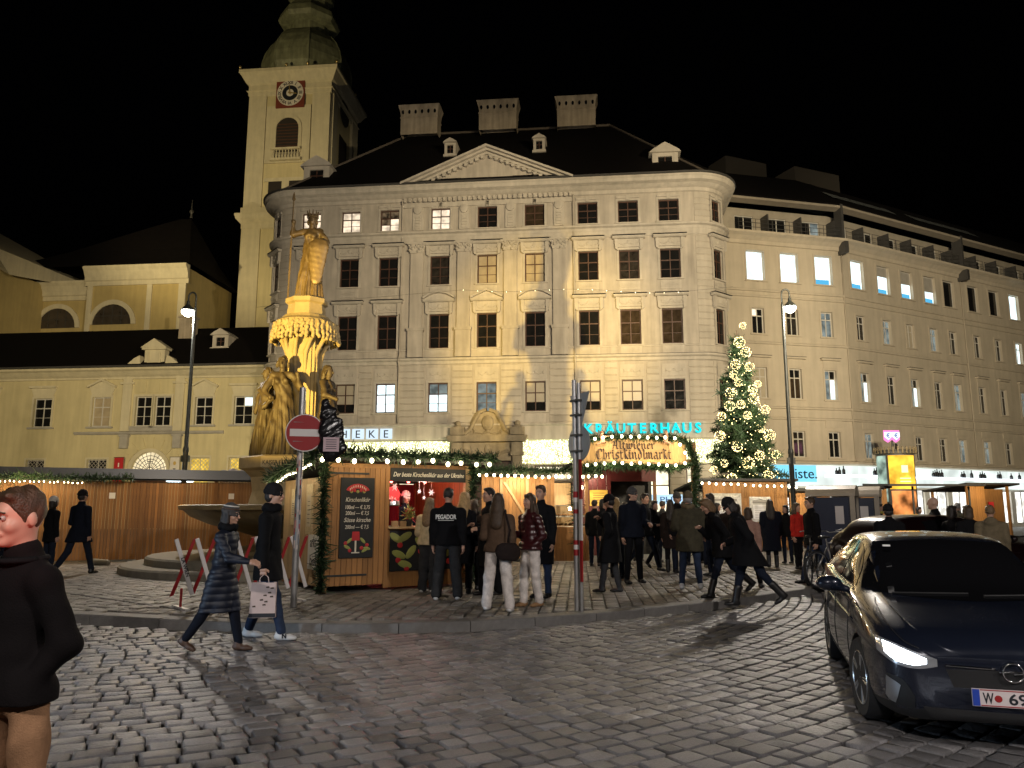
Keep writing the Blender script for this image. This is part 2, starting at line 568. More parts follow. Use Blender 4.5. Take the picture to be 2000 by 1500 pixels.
M_LEAD = mat('dark_sheet_metal', (.05, .048, .045), .55, var=.2, scale=3)
M_BROWN = mat('brown_window_wood', (.075, .035, .022), .5, var=.2, scale=6)
M_WHITE = mat('white_window_paint', (.55, .53, .48), .5, var=.1, scale=6)
M_GLASS = mat('dark_window_glass', (.012, .012, .012), .06, var=.3, scale=1.5, spec=.6)
M_GLASS2 = mat('dim_window_glass', (.03, .026, .022), .08, var=.6, scale=2.5, spec=.6)  # paler base colour puts dim grey reflections into the panes
M_GLASS3 = mat('brownish_window_glass', (.045, .032, .02), .1, var=.5, scale=2, spec=.6)  # browner variant, again a dim reflection put into the colour
M_CURT = mat('curtained_glass', (.40, .33, .22), .35, var=.2, scale=1.2, spec=.6)
M_BLIND = mat('blind_behind_glass', (.42, .37, .28), .35, var=.1, scale=2, spec=.6)
E_WARM = emat('warm_lit_room', (1.0, .80, .58), 1.0, var=.45, scale=1.6)
E_COOL = emat('cool_lit_room', (.80, .97, 1.0), 1.6, var=.3, scale=1.2)
E_DIMC = emat('dim_cool_room', (.62, .72, .68), .28, var=.5, scale=1.5)
E_DIMW = emat('dim_warm_room', (.9, .62, .35), .12, var=.8, scale=2.5)
M_GREY = mat('grey_stone', (.36, .34, .30), .85, var=.15, scale=2, bump=.2)
M_COPPER = mat('green_copper', (.19, .20, .12), .6, var=.35, scale=1.0, bump=.25, bscale=6, streak=.45)


def wall_open(mb, x0, x1, z0, z1, ops, depth=.28, extra=(), mi=0):
    """wall sheet at y=0 (facing -y) with rectangular openings (xa, xb, za, zb) and their reveals"""
    xs = sorted(set([x0, x1] + [o[0] for o in ops] + [o[1] for o in ops] + [e for e in extra if x0 < e < x1]))
    zs = sorted(set([z0, z1] + [o[2] for o in ops] + [o[3] for o in ops]))
    for a, b in zip(xs[:-1], xs[1:]):
        for c, d in zip(zs[:-1], zs[1:]):
            mx, mz = (a + b) / 2, (c + d) / 2
            if any(o[0] < mx < o[1] and o[2] < mz < o[3] for o in ops): continue
            mb.add([(a, 0, c), (b, 0, c), (b, 0, d), (a, 0, d)], [(0, 1, 2, 3)], mi)
    for a, b, c, d in ops:
        mb.add([(a, 0, c), (b, 0, c), (b, 0, d), (a, 0, d), (a, depth, c), (b, depth, c), (b, depth, d), (a, depth, d)],
               [(0, 4, 5, 1), (1, 5, 6, 2), (2, 6, 7, 3), (3, 7, 4, 0)], mi)
    return mb


_wc = {}


def window(parent, w, h, loc, rz=0.0, rows=(.31, .62), cols=2, frame=None, glass=None, fr=.075, bar=.05, label=None,
           colsplit=None, lower=None):
    """a window part: casement frame; every pane a child of it. glass: material, lower: material of the lowest pane row"""
    frame = frame or M_BROWN; glass = glass or M_GLASS
    key = (round(w, 2), round(h, 2), rows, cols, frame.name, fr, bar)
    if key not in _wc:
        b = MB()
        b.box(-w / 2, -w / 2 + fr, 0, .07, 0, h); b.box(w / 2 - fr, w / 2, 0, .07, 0, h)
        b.box(-w / 2 + fr, w / 2 - fr, 0, .07, 0, fr); b.box(-w / 2 + fr, w / 2 - fr, 0, .07, h - fr, h)
        zs = [fr] + [h * r_ for r_ in rows] + [h - fr]
        for k, r_ in enumerate(rows):
            t = bar * (1.5 if k == len(rows) - 1 else .6)
            b.box(-w / 2 + fr, w / 2 - fr, .004, .066, h * r_ - t / 2, h * r_ + t / 2)
        for c in range(1, cols):
            x = -w / 2 + w * c / cols
            b.box(x - bar / 2 * 1.3, x + bar / 2 * 1.3, -.008, .062, fr, h - fr)
        me = b.mesh('window', frame)
        panes = []
        for i in range(len(zs) - 1):
            for c in range(cols):
                xa = -w / 2 + max(fr, w * c / cols) ; xb = -w / 2 + min(w - fr, w * (c + 1) / cols)
                p = MB().box(xa + .01, xb - .01, .03, .04, zs[i] + .01, zs[i + 1] - .01)
                panes.append((i, p))
        _wc[key] = (me, panes, {})
    me, panes, pm = _wc[key]
    o = inst(me, 'window', parent, loc, (0, 0, rz))
    for k, (i, p) in enumerate(panes):
        g = glass
        if isinstance(glass, (list, tuple)): g = glass[k % len(glass)]
        if lower is not None and i == 0: g = lower
        if (k, g.name) not in pm: pm[(k, g.name)] = p.mesh('pane', g)
        inst(pm[(k, g.name)], 'pane', o)
    return o


def surround(w, h, b=.16, out=.06, depth=.0):
    m = MB()
    m.box(-w / 2 - b, -w / 2, -out, depth, -.02, h + b); m.box(w / 2, w / 2 + b, -out, depth, -.02, h + b)
    m.box(-w / 2, w / 2, -out, depth, h, h + b)
    return m


def relief(w, h, seed, out=.05):
    """a small symmetrical stucco ornament: swag of leaves and a boss"""
    r = random.Random(seed); m = MB()
    m.ball((0, -.01, h * .55), h * .3, 8, sc=(.9, out / (h * .3) * .9, 1))
    for s in (-1, 1):
        for k in range(7):
            t = (k + 1) / 7.5
            x = s * w / 2 * t; z = h * (.55 - .32 * math.sin(t * PI) + r.uniform(-.05, .05))
            rr = h * r.uniform(.12, .2)
            m.ball((x, 0, z), rr, 6, sc=(1.2, out / rr * .7, .8))
        m.tube([(s * w * .5, -out * .4, h * .2), (s * w * .46, -out * .5, h * .55), (s * w * .52, -out * .4, h * .85)], h * .07, 5)
    return m


# ---------------- the palace in the middle
PW, PR = 13.6, 2.35


def pbend(p):
    x, y, z = p
    if abs(x) <= PW: return p
    sg = 1 if x > 0 else -1
    s = abs(x) - PW
    th = min(s / PR, PI / 2)
    rest = s - th * PR
    r_ = PR - y
    return (sg * (PW + r_ * math.sin(th)), PR - r_ * math.cos(th) + rest, z)


def pframe(s):
    if abs(s) <= PW: return 0.0
    th = min((abs(s) - PW) / PR, PI / 2)
    return th if s > 0 else -th


palace = T('palace', 'cream baroque palace with pediment, pilasters and rounded corners behind the fountain', 'building', (-1.55, 50, 0), ANG)
COLS = [-.13 + d for d in (-12.42, -9.58, -6.82, -3.25, 0, 3.23, 6.81, 9.51, 12.2)]
CORN = [-15.45, 15.45]
ROWS = dict(mezz=(7.81, 9.79), second=(12.13, 14.48), third=(16.54, 18.55), top=(20.48, 21.99))
WW = 1.34
ops = []
for z0, z1 in ROWS.values():
    ops += [(x - WW / 2, x + WW / 2, z0, z1) for x in COLS] + [(x - .5, x + .5, z0, z1) for x in CORN]
EXTRA = [s * (PW + PR * PI / 2 * k / 10) for s in (-1, 1) for k in range(11)]
SIDE = PW + PR * PI / 2 + 16
wall_open(MB(), -SIDE, SIDE, 6.94, 22.7, ops, .24, EXTRA).map(pbend).build('wall', M_STUC, palace)
# shop storey: openings between piers
shop = [(-12.8, -10.4), (-9.6, -6.9), (-6.0, -3.2), (3.0, 5.4), (6.6, 8.0), (8.9, 11.6), (12.6, 13.4)]
gops = [(a, b, .5, 4.3) for a, b in shop] + [(-1.5, 1.5, 0.1, 4.6)]
wall_open(MB(), -SIDE, SIDE, -.05, 6.94, gops, .35, EXTRA).map(pbend).build('shop_storey_wall', M_RUST, palace)


def band(name, prof, x0=-SIDE, x1=SIDE, m=M_STONE, nx=None):
    xs = [x0] + [e for e in sorted(EXTRA) if x0 < e < x1] + [x1]
    b = MB()
    k = len(prof); v = []; f = []
    for x in xs: v += [(x, y, z) for y, z in prof]
    for i in range(len(xs) - 1):
        for j in range(k - 1):
            f.append((i * k + j, (i + 1) * k + j, (i + 1) * k + j + 1, i * k + j + 1))
    f.append(tuple(range(k))); f.append(tuple(range(len(xs) * k - 1, (len(xs) - 1) * k - 1, -1)))
    b.add(v, f)
    return b.map(pbend).build(name, m, palace)


band('main_cornice', [(0, 22.45), (-.12, 22.5), (-.14, 22.72), (-.3, 22.8), (-.5, 22.95), (-.78, 23.05), (-.82, 23.25), (-.9, 23.32), (-.9, 23.42), (.3, 23.45)])
band('upper_entablature', [(0, 19.45), (-.08, 19.5), (-.1, 19.85), (-.14, 19.9), (-.2, 20.05), (-.38, 20.12), (-.4, 20.24), (0, 20.3)])
band('string_course', [(0, 11.0), (-.1, 11.05), (-.14, 11.22), (-.3, 11.3), (-.33, 11.42), (0, 11.47)])
band('string_course_flashing', [(0, 11.475), (-.35, 11.425), (-.35, 11.45), (0, 11.5)], m=M_LEAD)
band('sill_band', [(0, 11.95), (-.05, 11.97), (-.05, 12.06), (0, 12.1)])
band('shop_fascia', [(0, 5.95), (-.14, 5.97), (-.14, 6.82), (-.28, 6.9), (-.3, 6.99), (0, 7.03)], m=M_STUC)
band('gutter', [(-.86, 23.425), (-.97, 23.45), (-.97, 23.56), (-.6, 23.6)], m=M_LEAD)

# rustication: courses on the mezzanine piers, on the corners and on the central shop storey
edges = sorted([x - WW / 2 - .28 for x in COLS] + [x + WW / 2 + .28 for x in COLS] + [-14.6, 14.6])
piers = [(-14.6, COLS[0] - .95)] + [(COLS[i] + .95, COLS[i + 1] - .95) for i in range(8)] + [(COLS[8] + .95, 14.6)]
CH = (10.98 - 7.08) / 9
for a, b in piers:
    for k in range(9):
        z = 7.08 + k * CH
        m = MB()
        n_ = 1 if abs(a) < PW and abs(b) < PW else 6
        m.sweep([(.0, z + .02), (.0, z + CH - .02), (-.05, z + CH - .05), (-.05, z + .05)][::-1], a, b, n_)
        m.map(pbend).build('rusticated_block', M_RUST, palace)
for sg in (-1, 1):
    for lo, hi, nk in ((7.08, 10.98, 9), (11.55, 19.4, 18), (20.35, 22.4, 5)):
        ch = (hi - lo) / nk
        for k in range(nk):
            for a, b in ((13.75 if lo > 8 else 14.65, 14.85), (16.05, 17.2)):
                z = lo + k * ch
                x0, x1 = (a, b) if sg > 0 else (-b, -a)
                MB().sweep([(0, z + .02), (-.035, z + .045), (-.035, z + ch - .045), (0, z + ch - .02)], x0, x1, 4).map(pbend).build('rusticated_block', M_RUST, palace)
for i, (a, b) in enumerate(zip([-14.4] + [s_[1] for s_ in shop[:3]] + [1.5] + [s_[1] for s_ in shop[3:]], [s_[0] for s_ in shop[:3]] + [-1.5] + [s_[0] for s_ in shop[3:]] + [14.4])):
    for k in range(9):
        z = .5 + k * .42
        MB().sweep([(0, z + .02), (-.05, z + .05), (-.05, z + .37), (0, z + .4)], a + .05, b - .05, 3).map(pbend).build('rusticated_block', M_RUST, palace)

# windows with their surrounds, sills and hoods
LIT = {('top', 0): E_WARM, ('top', 1): E_WARM, ('top', 2): E_WARM, ('top', 3): E_WARM,
       ('mezz', 2): E_COOL, ('mezz', 3): E_COOL, ('third', 4): M_CURT, ('third', 5): M_CURT,
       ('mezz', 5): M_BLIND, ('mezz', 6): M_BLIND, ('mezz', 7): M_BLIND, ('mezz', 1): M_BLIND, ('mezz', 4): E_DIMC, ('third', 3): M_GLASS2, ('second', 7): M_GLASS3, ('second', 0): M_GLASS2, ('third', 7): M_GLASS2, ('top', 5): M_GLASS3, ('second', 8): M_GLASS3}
_hm = {}
for rn, (z0, z1) in ROWS.items():
    h = z1 - z0
    for ci, x in enumerate(COLS + CORN):
        corner = ci >= 9
        w = 1.0 if corner else WW
        g = LIT.get((rn, ci), M_GLASS)
        low = None
        if g in (M_BLIND,): low = M_GLASS
        if (rn, ci) in (('top', 2), ('top', 3)): low = E_WARM
        if (rn, ci) == ('top', 2): g = [E_WARM, E_WARM, E_DIMW, E_WARM, E_DIMW, E_DIMW]
        if (rn, ci) == ('mezz', 3): g = [E_COOL, E_COOL, E_COOL, E_COOL, E_DIMC, E_DIMC]
        px_, py_, pz_ = pbend((x, .14, z0))
        o = window(palace, w, h, (px_, py_, pz_), pframe(x), glass=g, lower=low)
        key = (rn, w)
        if key not in _hm: _hm[key] = surround(w, h, .15, .05 + .14, -.142).mesh('surround', M_STONE)
        inst(_hm[key], 'surround', o, (0, 0, 0))
        y0 = -.14
        sl = ('sill', w)
        if sl not in _hm: _hm[sl] = MB().sweep([(0, -.14), (-.24, -.1), (-.26, -.03), (.14, .0)][::-1], -w / 2 - .2, w / 2 + .2, 1).mesh('sill', M_STONE)
        inst(_hm[sl], 'sill', o, (0, 0, 0))
        if rn in ('second', 'third'):
            kind = 'flat'
            if rn == 'second' and ci in (3, 5): kind = 'seg'
            if rn == 'second' and ci == 4: kind = 'tri'
            hk = ('hood', rn, kind, w)
            if hk not in _hm:
                b = MB(); W2 = w / 2 + .42
                zb = h + .17
                zt = zb + (.62 if rn == 'second' else .55)
                b.box(-w / 2 - .2, w / 2 + .2, y0 - .09, y0 - .002, zb, zt)
                for s_ in (-1, 1):
                    b.prism([(s_ * (w / 2 + .06), zb - .25), (s_ * (w / 2 + .24), zb - .1), (s_ * (w / 2 + .28), zt), (s_ * (w / 2 + .04), zt)][::s_], y0 - .2, y0 - .003)
                b.sweep([(y0 - .003, zt), (y0 - .25, zt + .02), (y0 - .34, zt + .1), (y0 - .36, zt + .17), (y0 - .003, zt + .22)][::-1], -W2, W2, 1)
                if kind != 'flat':
                    n_ = 12; pts = []
                    for k in range(n_ + 1):
                        t = -1 + 2 * k / n_
                        hh = .5 * (1 - abs(t)) if kind == 'tri' else .42 * (1 - t * t)
                        pts.append((t * W2, zt + .2 + hh))
                    for (xa, za), (xb, zb_) in zip(pts[:-1], pts[1:]):
                        b.add([(xa, y0 - .36, za), (xb, y0 - .36, zb_), (xb, y0 - .36, zb_ + .14), (xa, y0 - .36, za + .14),
                               (xa, y0 - .01, za), (xb, y0 - .01, zb_), (xb, y0 - .01, zb_ + .14), (xa, y0 - .01, za + .14)],
                              [(0, 1, 2, 3), (3, 2, 6, 7), (0, 4, 5, 1)])
                        b.add([(xa, y0 - .12, zt + .2), (xb, y0 - .12, zt + .2), (xb, y0 - .12, zb_), (xa, y0 - .12, za)], [(0, 1, 2, 3)])
                rl = relief(w * 1.1, .5, hash(kind) % 99)
                rl.v = [(p[0], p[1] + y0 - .1, p[2] + zb + .06) for p in rl.v]
                b.add(rl.v, rl.f)
                fl = MB().box(-W2 - .01, W2 + .01, y0 - .375, y0 - .003, zt + .222, zt + .25) if kind == 'flat' else None
                _hm[hk] = (b.mesh('hood', M_STONE), fl and fl.mesh('hood_flashing', M_LEAD))
            inst(_hm[hk][0], 'hood', o)
            if _hm[hk][1]: inst(_hm[hk][1], 'hood_flashing', o)
            ak = ('apron', rn, w)
            if ak not in _hm:
                b = MB().box(-w / 2, w / 2, y0 - .05, y0 - .002, -.75, -.16)
                b.box(-w / 2 + .12, w / 2 - .12, y0 - .08, y0 - .051, -.6, -.28)
                for k in range(11): b.box(-.45 + k * .09 - .025, -.45 + k * .09 + .025, y0 - .11, y0 - .081, -.54, -.34)
                _hm[ak] = b.mesh('apron', M_STONE)
            if rn == 'third' or ci in range(9): inst(_hm[ak], 'apron', o)
        elif rn == 'top':
            hk = ('head', w)
            if hk not in _hm: _hm[hk] = MB().box(-w / 2 - .1, w / 2 + .1, y0 - .1, y0 - .002, h + .16, h + .3).box(-.12, .12, y0 - .13, y0 - .002, h + .02, h + .36).mesh('lintel', M_STONE)
            inst(_hm[hk], 'lintel', o)
        else:
            hk = ('panel', w)
            if hk not in _hm:
                b = MB().box(-w / 2 - .1, w / 2 + .1, y0 - .04, y0 - .002, h + .2, h + 1.0)
                rl = relief(w * .8, .35, 5)
                b.add([(p[0], p[1] + y0 - .04, p[2] + h + .4) for p in rl.v], rl.f)
                _hm[hk] = (b.mesh('panel', M_STONE), MB().box(-w / 2, w / 2, y0 - .04, y0 - .002, -.72, -.16).mesh('apron', M_STONE))
            inst(_hm[hk][0], 'panel', o); inst(_hm[hk][1], 'apron', o)

for x in (5.72, -6.02):
    MB().tube([(x, -.3, 22.5), (x, -.12, 22.2), (x, -.12, 11.6), (x, -.42, 11.3), (x, -.14, 10.9), (x, -.14, 7.1)], .055, 8).build('downpipe', M_STUC, palace, True)
# giant pilasters with pedestals and leafy capitals
for x in (-4.95, -1.72, 1.46, 4.75):
    b = MB().box(x - .44, x + .44, -.16, .0, 13.5, 18.75)
    b.box(x - .52, x + .52, -.26, .0, 11.5, 13.3).box(x - .58, x + .58, -.32, .0, 13.3, 13.5)
    o = b.build('pilaster', M_STUC, palace)
    c = MB()
    r_ = random.Random(3)
    for k in range(22):
        c.ball((x + r_.uniform(-.5, .5), -.2 - r_.random() * .1, 18.8 + r_.random() * .6), .1, 6)
    c.prism([(x - .46, 18.75), (x + .46, 18.75), (x + .6, 19.35), (x - .6, 19.35)], -.24, 0)
    c.box(x - .66, x + .66, -.36, 0, 19.35, 19.47)
    c.build('capital', M_STONE, o)
    d = MB().box(x - .36, x + .36, -.1, 0, 20.4, 22.4)
    d.lathe([(.02, 0), (.3, 0), (.3, .1), (.12, .14)], 12, M=Matrix.Translation((x, -.1, 21.85)) @ Matrix.Rotation(PI / 2, 4, 'X'))
    for k in range(5): d.box(x - .18, x + .18, -.16, -.1, 20.5 + k * .2, 20.6 + k * .2)
    d.build('attic_console', M_STONE, palace)
# pediment with its dentils
PX0, PX1, PZ, PA = -6.05, 5.75, 23.44, 26.05
pc = (PX0 + PX1) / 2
MB().prism([(PX0 + .7, PZ), (PX1 - .7, PZ), (pc, PA - .42)], -.25, .9).build('tympanum', M_STUC, palace)
MB().prism([(pc - 2.2, PZ + .35), (pc + 2.2, PZ + .35), (pc, PZ + 1.42)], -.31, -.252).build('tympanum_panel', M_STUC, palace)
ped = MB()
for s_ in (-1, 1):
    xe = PX0 if s_ < 0 else PX1
    n_ = Vector((pc - xe, 0, PA - PZ)); L_ = n_.length
    for z0, z1, y in ((-.42, -.25, -.42), (-.25, -.1, -.7), (-.1, .06, -.98)):
        ped.add([(xe, y, PZ + z0 + .1), (pc, y, PA + z0), (pc, y, PA + z1), (xe, y, PZ + z1 + .1),
                 (xe, .9, PZ + z0 + .1), (pc, .9, PA + z0), (pc, .9, PA + z1), (xe, .9, PZ + z1 + .1)],
                [(0, 1, 2, 3), (3, 2, 6, 7), (0, 4, 5, 1), (0, 3, 7, 4)] if s_ < 0 else [(3, 2, 1, 0), (7, 6, 2, 3), (1, 5, 4, 0), (4, 7, 3, 0)])
ped.build('raking_cornice', M_STONE, palace)
for s_ in (-1, 1):
    for k in range(15):
        t = (k + .8) / 15.6
        x = (PX0 if s_ < 0 else PX1) * (1 - t) + pc * t
        z = PZ * (1 - t) + PA * t - .44
        MB().prism([(x - .1, z - .2), (x + .1, z - .2 + .0), (x + .14, z), (x - .14, z)], -.52, -.24).build('dentil', M_STONE, palace)
for k in range(34):
    x = PX0 + .2 + k * (PX1 - PX0 - .4) / 33
    MB().prism([(x - .07, 22.4), (x + .07, 22.4), (x + .11, 22.68), (x - .11, 22.68)], -.3, -.02).build('dentil', M_STONE, palace)
MB().box(PX0 + .1, PX1 - .1, -.13, -.002, 22.05, 22.38).build('frieze', M_STONE, palace)
# roof
RX = 16.0
roofz = 23.5
rv = [(-RX, -.7, roofz), (RX, -.7, roofz), (RX, 18, roofz), (-RX, 18, roofz), (-8.0, 8.6, 31.9), (8.6, 8.6, 31.9)]
roof = MB().add(rv, [(0, 1, 5, 4), (1, 2, 5), (2, 3, 4, 5), (3, 0, 4)])
roof.v = [(p[0], p[1], p[2]) for p in roof.v]
# round the front corners of the eaves
rf = MB()
def eave(sg): return [(sg * (PW + (PR + .85) * math.sin(t)), PR - (PR + .85) * math.cos(t), roofz) for t in [PI / 2 * k / 6 for k in range(7)]]
le, re_ = eave(-1), eave(1)
vv = le[::-1] + re_ + [(RX - .05, 18, roofz), (-RX + .05, 18, roofz), (-8.0, 8.6, 31.9), (8.6, 8.6, 31.9)]
# indices: 0..6 left (side -> front), 7..13 right (front -> side), 14 right back, 15 left back, 16 ridge left, 17 ridge right
ff = [(i, i + 1, 16) for i in range(6)] + [(6, 7, 17, 16)] + [(i, i + 1, 17) for i in range(7, 13)] + [(13, 14, 17), (14, 15, 16, 17), (15, 0, 16)]
rf.add(vv, ff)
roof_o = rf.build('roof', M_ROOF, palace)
M_RIDGE = mat('ridge_tiles', (.11, .09, .07), .8, var=.3, scale=6)
MB().tube([vv[5], (-8.0, 8.55, 31.95)], .1, 6).tube([vv[8], (8.6, 8.55, 31.95)], .1, 6).tube([(-8.0, 8.55, 31.98), (8.6, 8.55, 31.98)], .1, 6).build('ridge', M_RIDGE, roof_o)


def dormer(x, y, z, w, h, parent):
    b = MB()
    b.box(-w / 2, -w * .27, 0, 2.2, 0, h); b.box(w * .27, w / 2, 0, 2.2, 0, h); b.box(-w * .27, w * .27, 0, 2.2, h * .82, h); b.box(-w * .27, w * .27, 0, 2.2, 0, h * .12)
    b.prism([(-w * .62, h), (w * .62, h), (w * .5, h + w * .12), (0, h + w * .42), (-w * .5, h + w * .12)], -.18, 2.6)
    b.box(-w * .6, w * .6, -.12, .1, -.15, 0)
    o = b.build('dormer', M_STONE, parent, loc=(x, y, z))
    MB().box(-w * .27, w * .27, .12, .16, h * .12, h * .82).build('pane', M_GLASS, o)
    MB().box(-.03, .03, .08, .12, h * .12, h * .82).box(-w * .27, w * .27, .085, .115, h * .5, h * .55).build('glazing_bar', M_BROWN, o)
    return o


def proof(px, py, oy):
    """palace-local position of a photo pixel at local depth oy"""
    x, y, z = ray(px, py)
    c, s = math.cos(ANG), math.sin(ANG)
    k = (oy + -s * -1.55 + c * 50) / (-s * x + c * y)
    X, Y = x * k + 1.55, y * k - 50
    return (X * c + Y * s, -X * s + Y * c, CZ + z * k)


for px, py, oy, w, h in ((617, 362, .9, 1.9, 1.45), (1300, 337, .9, 1.75, 1.45), (879, 302, 3.6, .85, .95), (1053, 294, 3.6, .85, .95)):
    dormer(*proof(px, py, oy), w, h, roof_o)
M_CHIM = mat('chimney_render', (.44, .37, .27), .9, var=.2, scale=1.2, bump=.25, streak=.5)
for px, py in ((822, 259), (974, 250), (1126, 243)):
    x, y, z = proof(px, py, 7.7)
    b = MB()
    zz = [(-.5, 1.5), (.9, 1.5), (.92, 1.55), (1.0, 1.55), (1.02, 1.5), (1.2, 1.5), (1.55, 1.56), (1.85, 1.66), (1.98, 1.7), (2.0, 1.62)]
    v = []; f = []
    for q, hw in zz: v += [(-hw, -.75 - (hw - 1.5), q), (hw, -.75 - (hw - 1.5), q), (hw, .75, q), (-hw, .75, q)]
    for i in range(len(zz) - 1):
        for j in range(4): f.append((i * 4 + j, i * 4 + (j + 1) % 4, i * 4 + 4 + (j + 1) % 4, i * 4 + 4 + j))
    f.append(tuple(range(len(zz) * 4 - 4, len(zz) * 4)))
    o = b.add(v, f).build('chimney', M_CHIM, roof_o, loc=(x, y, z))
    for k in range(6):
        xx = -1.3 + k * .52
        MB().lathe([(.02, 0), (.1, 0), (.1, .05), (.02, .05)], 8, M=Matrix.Translation((xx, -.8, 1.4)) @ Matrix.Diagonal((1, 1, 1.8, 1)) @ Matrix.Rotation(PI / 2, 4, 'X')).build('vent', M_GLASS, o)

# central portal with broken pediment
b = MB()
for s_ in (-1, 1):
    b.box(s_ * 1.95 - .3, s_ * 1.95 + .3, -.55, -.001, 0, 4.9)
    b.box(s_ * 1.95 - .42, s_ * 1.95 + .42, -.7, -.001, 4.9, 5.15).box(s_ * 1.95 - .36, s_ * 1.95 + .36, -.62, -.001, 5.15, 5.75)
    b.box(s_ * 1.95 - .46, s_ * 1.95 + .46, -.62, -.001, 6.25, 6.75)
    b.ball((s_ * 1.95, -.35, 7.0), .2, 8).ball((s_ * 1.95, -.35, 6.8), .28, 8, sc=(1, 1, .4))
    b.tube([(s_ * 1.5, -.3, 6.35), (s_ * 1.15, -.35, 6.6), (s_ * .85, -.35, 7.2), (s_ * .55, -.35, 7.75), (s_ * .1, -.35, 7.9)], .13, 6)
    b.tube([(s_ * 1.5, -.3, 5.3), (s_ * .9, -.35, 5.1), (s_ * .45, -.35, 4.85)], .12, 6)
pts = [(-2.5, 5.8), (2.5, 5.8), (2.6, 6.02), (2.62, 6.2), (-2.62, 6.2), (-2.6, 6.02)]
b.prism(pts, -.8, -.001)
b.prism([(-1.5, 6.2), (1.5, 6.2), (.95, 7.0), (.55, 7.6), (0, 7.8), (-.55, 7.6), (-.95, 7.0)], -.25, -.145)
b.prism([(-1.6, 4.6), (1.6, 4.6), (1.6, 5.8), (-1.6, 5.8)], -.22, -.001)
b.ball((0, -.3, 7.05), .42, 10, sc=(1, .5, 1.2)).ball((0, -.25, 5.3), .22, 8, sc=(1, .6, 1.6))
rl = relief(1.8, .5, 8, .1)
b.add([(p[0], p[1] - .3, p[2] + 6.25) for p in rl.v], rl.f)
portal = b.build('portal', mat('weathered_portal_stone', (.36, .30, .20), .85, var=.25, scale=2, bump=.3, streak=.35), palace)
MB().box(-1.48, 1.48, .3, .36, .1, 4.6).build('portal_door', M_BROWN, palace)
# shop windows: warm lit rooms behind glass and transom bars
E_SHOP = emat('shop_room_light', (1.0, .90, .62), 1.6, True, var=.5, scale=1.2)
for a, b_ in shop:
    o = MB().box(a, a + .1, .2, .3, .5, 4.3).box(b_ - .1, b_, .2, .3, .5, 4.3).box(a + .1, b_ - .1, .2, .3, 4.2, 4.3).box(a + .1, b_ - .1, .2, .3, 2.95, 3.03).box((a + b_) / 2 - .03, (a + b_) / 2 + .03, .21, .29, .5, 4.2).build('shop_window', M_BROWN, palace)
    MB().box(a + .05, b_ - .05, .31, .33, .5, 4.25).build('pane', E_SHOP, o)

# illuminated letters and the light curtains of the shop fronts
letters_ap = T('pharmacy_letters', 'dark serif pharmacy letters backlit on white along the facade', 'sign', palace.matrix_basis @ Vector((-10.05, -.32, 6.12)), ANG)
M_BLACK = mat('black_letter', (.012, .014, .02), .5)
E_HALO = emat('white_halo_light', (.72, .88, 1.0), 1.0, True)
for k, ch in enumerate('APOTHEKE'):
    x = -3.35 + k * .95
    MB().box(x - .4, x + .4, .05, .12, -.06, .62).build('backlight', E_HALO, letters_ap)
    text(ch, .72, letters_ap, (x, 0, .02), M_BLACK, name='letter', ext=.02)
krau = T('neon_letters', 'turquoise neon capital letters above the market gate', 'sign', palace.matrix_basis @ Vector((6.2, -.42, 6.2)), ANG)
E_TURQ = emat('turquoise_neon', (.02, .78, .85), 1.25, True)
for k, ch in enumerate('KR\u00c4UTERHAUS'):
    text(ch, .88, krau, (.3 + k * .69, 0, .08), E_TURQ, name='letter', ext=.04, bold=.022)
E_LED = emat('warm_led', (.98, 1.0, .58), 8.0)
M_NET = mat('pale_backing_panel', (.55, .56, .40), .8)


def led_curtain(s0, s1, z0, z1, label):
    t = T('light_curtain', label, 'lights', palace.matrix_basis @ Vector((0, 0, 0)), ANG, 'LED curtains over the palace shops')
    nx_ = 5
    MB().box(s0, s1, -.12, -.06, z0, z1, 0, nx_).map(pbend).build('backing_panel', M_NET, t)
    n_ = int((s1 - s0) * (z1 - z0) * 170)
    V = []; Q = []
    for i in range(n_):
        x, z = random.uniform(s0 + .05, s1 - .05), random.uniform(z0 + .05, z1 - .05)
        d = random.uniform(.013, .024)
        p = pbend((x, -.2 - random.random() * .05, z))
        V += [(p[0] - d, p[1], p[2]), (p[0], p[1] - d, p[2] - d), (p[0] + d, p[1], p[2]), (p[0], p[1] - d, p[2] + d)]
        Q.append((4 * i, 4 * i + 1, 4 * i + 2, 4 * i + 3))
    o = inst(np_mesh('led_dots', np.array(V), np.array(Q), E_LED, smooth=False), 'led_dots', t)
    o['kind'] = 'stuff'
    for k in range(max(1, int((s1 - s0) / 2))):
        c = palace.matrix_basis @ Vector(pbend((s0 + (k + .5) * (s1 - s0) / max(1, int((s1 - s0) / 2)), -.9, (z0 + z1) / 2)))
        lamp('curtain_light', 'POINT', c, 32, (1, .98, .62), .3)


led_curtain(-16.6, -14.2, 4.3, 5.9, 'short glittering light curtain on the rounded palace corner behind the statues')
led_curtain(-13.6, -2.5, 4.35, 5.9, 'long glittering light curtain under the pharmacy letters')
led_curtain(2.2, 5.9, 4.35, 5.95, 'glittering light curtain with bare twigs beside the palace portal')
led_curtain(12.4, 16.3, 4.35, 5.9, 'glittering light curtain behind the christmas tree')
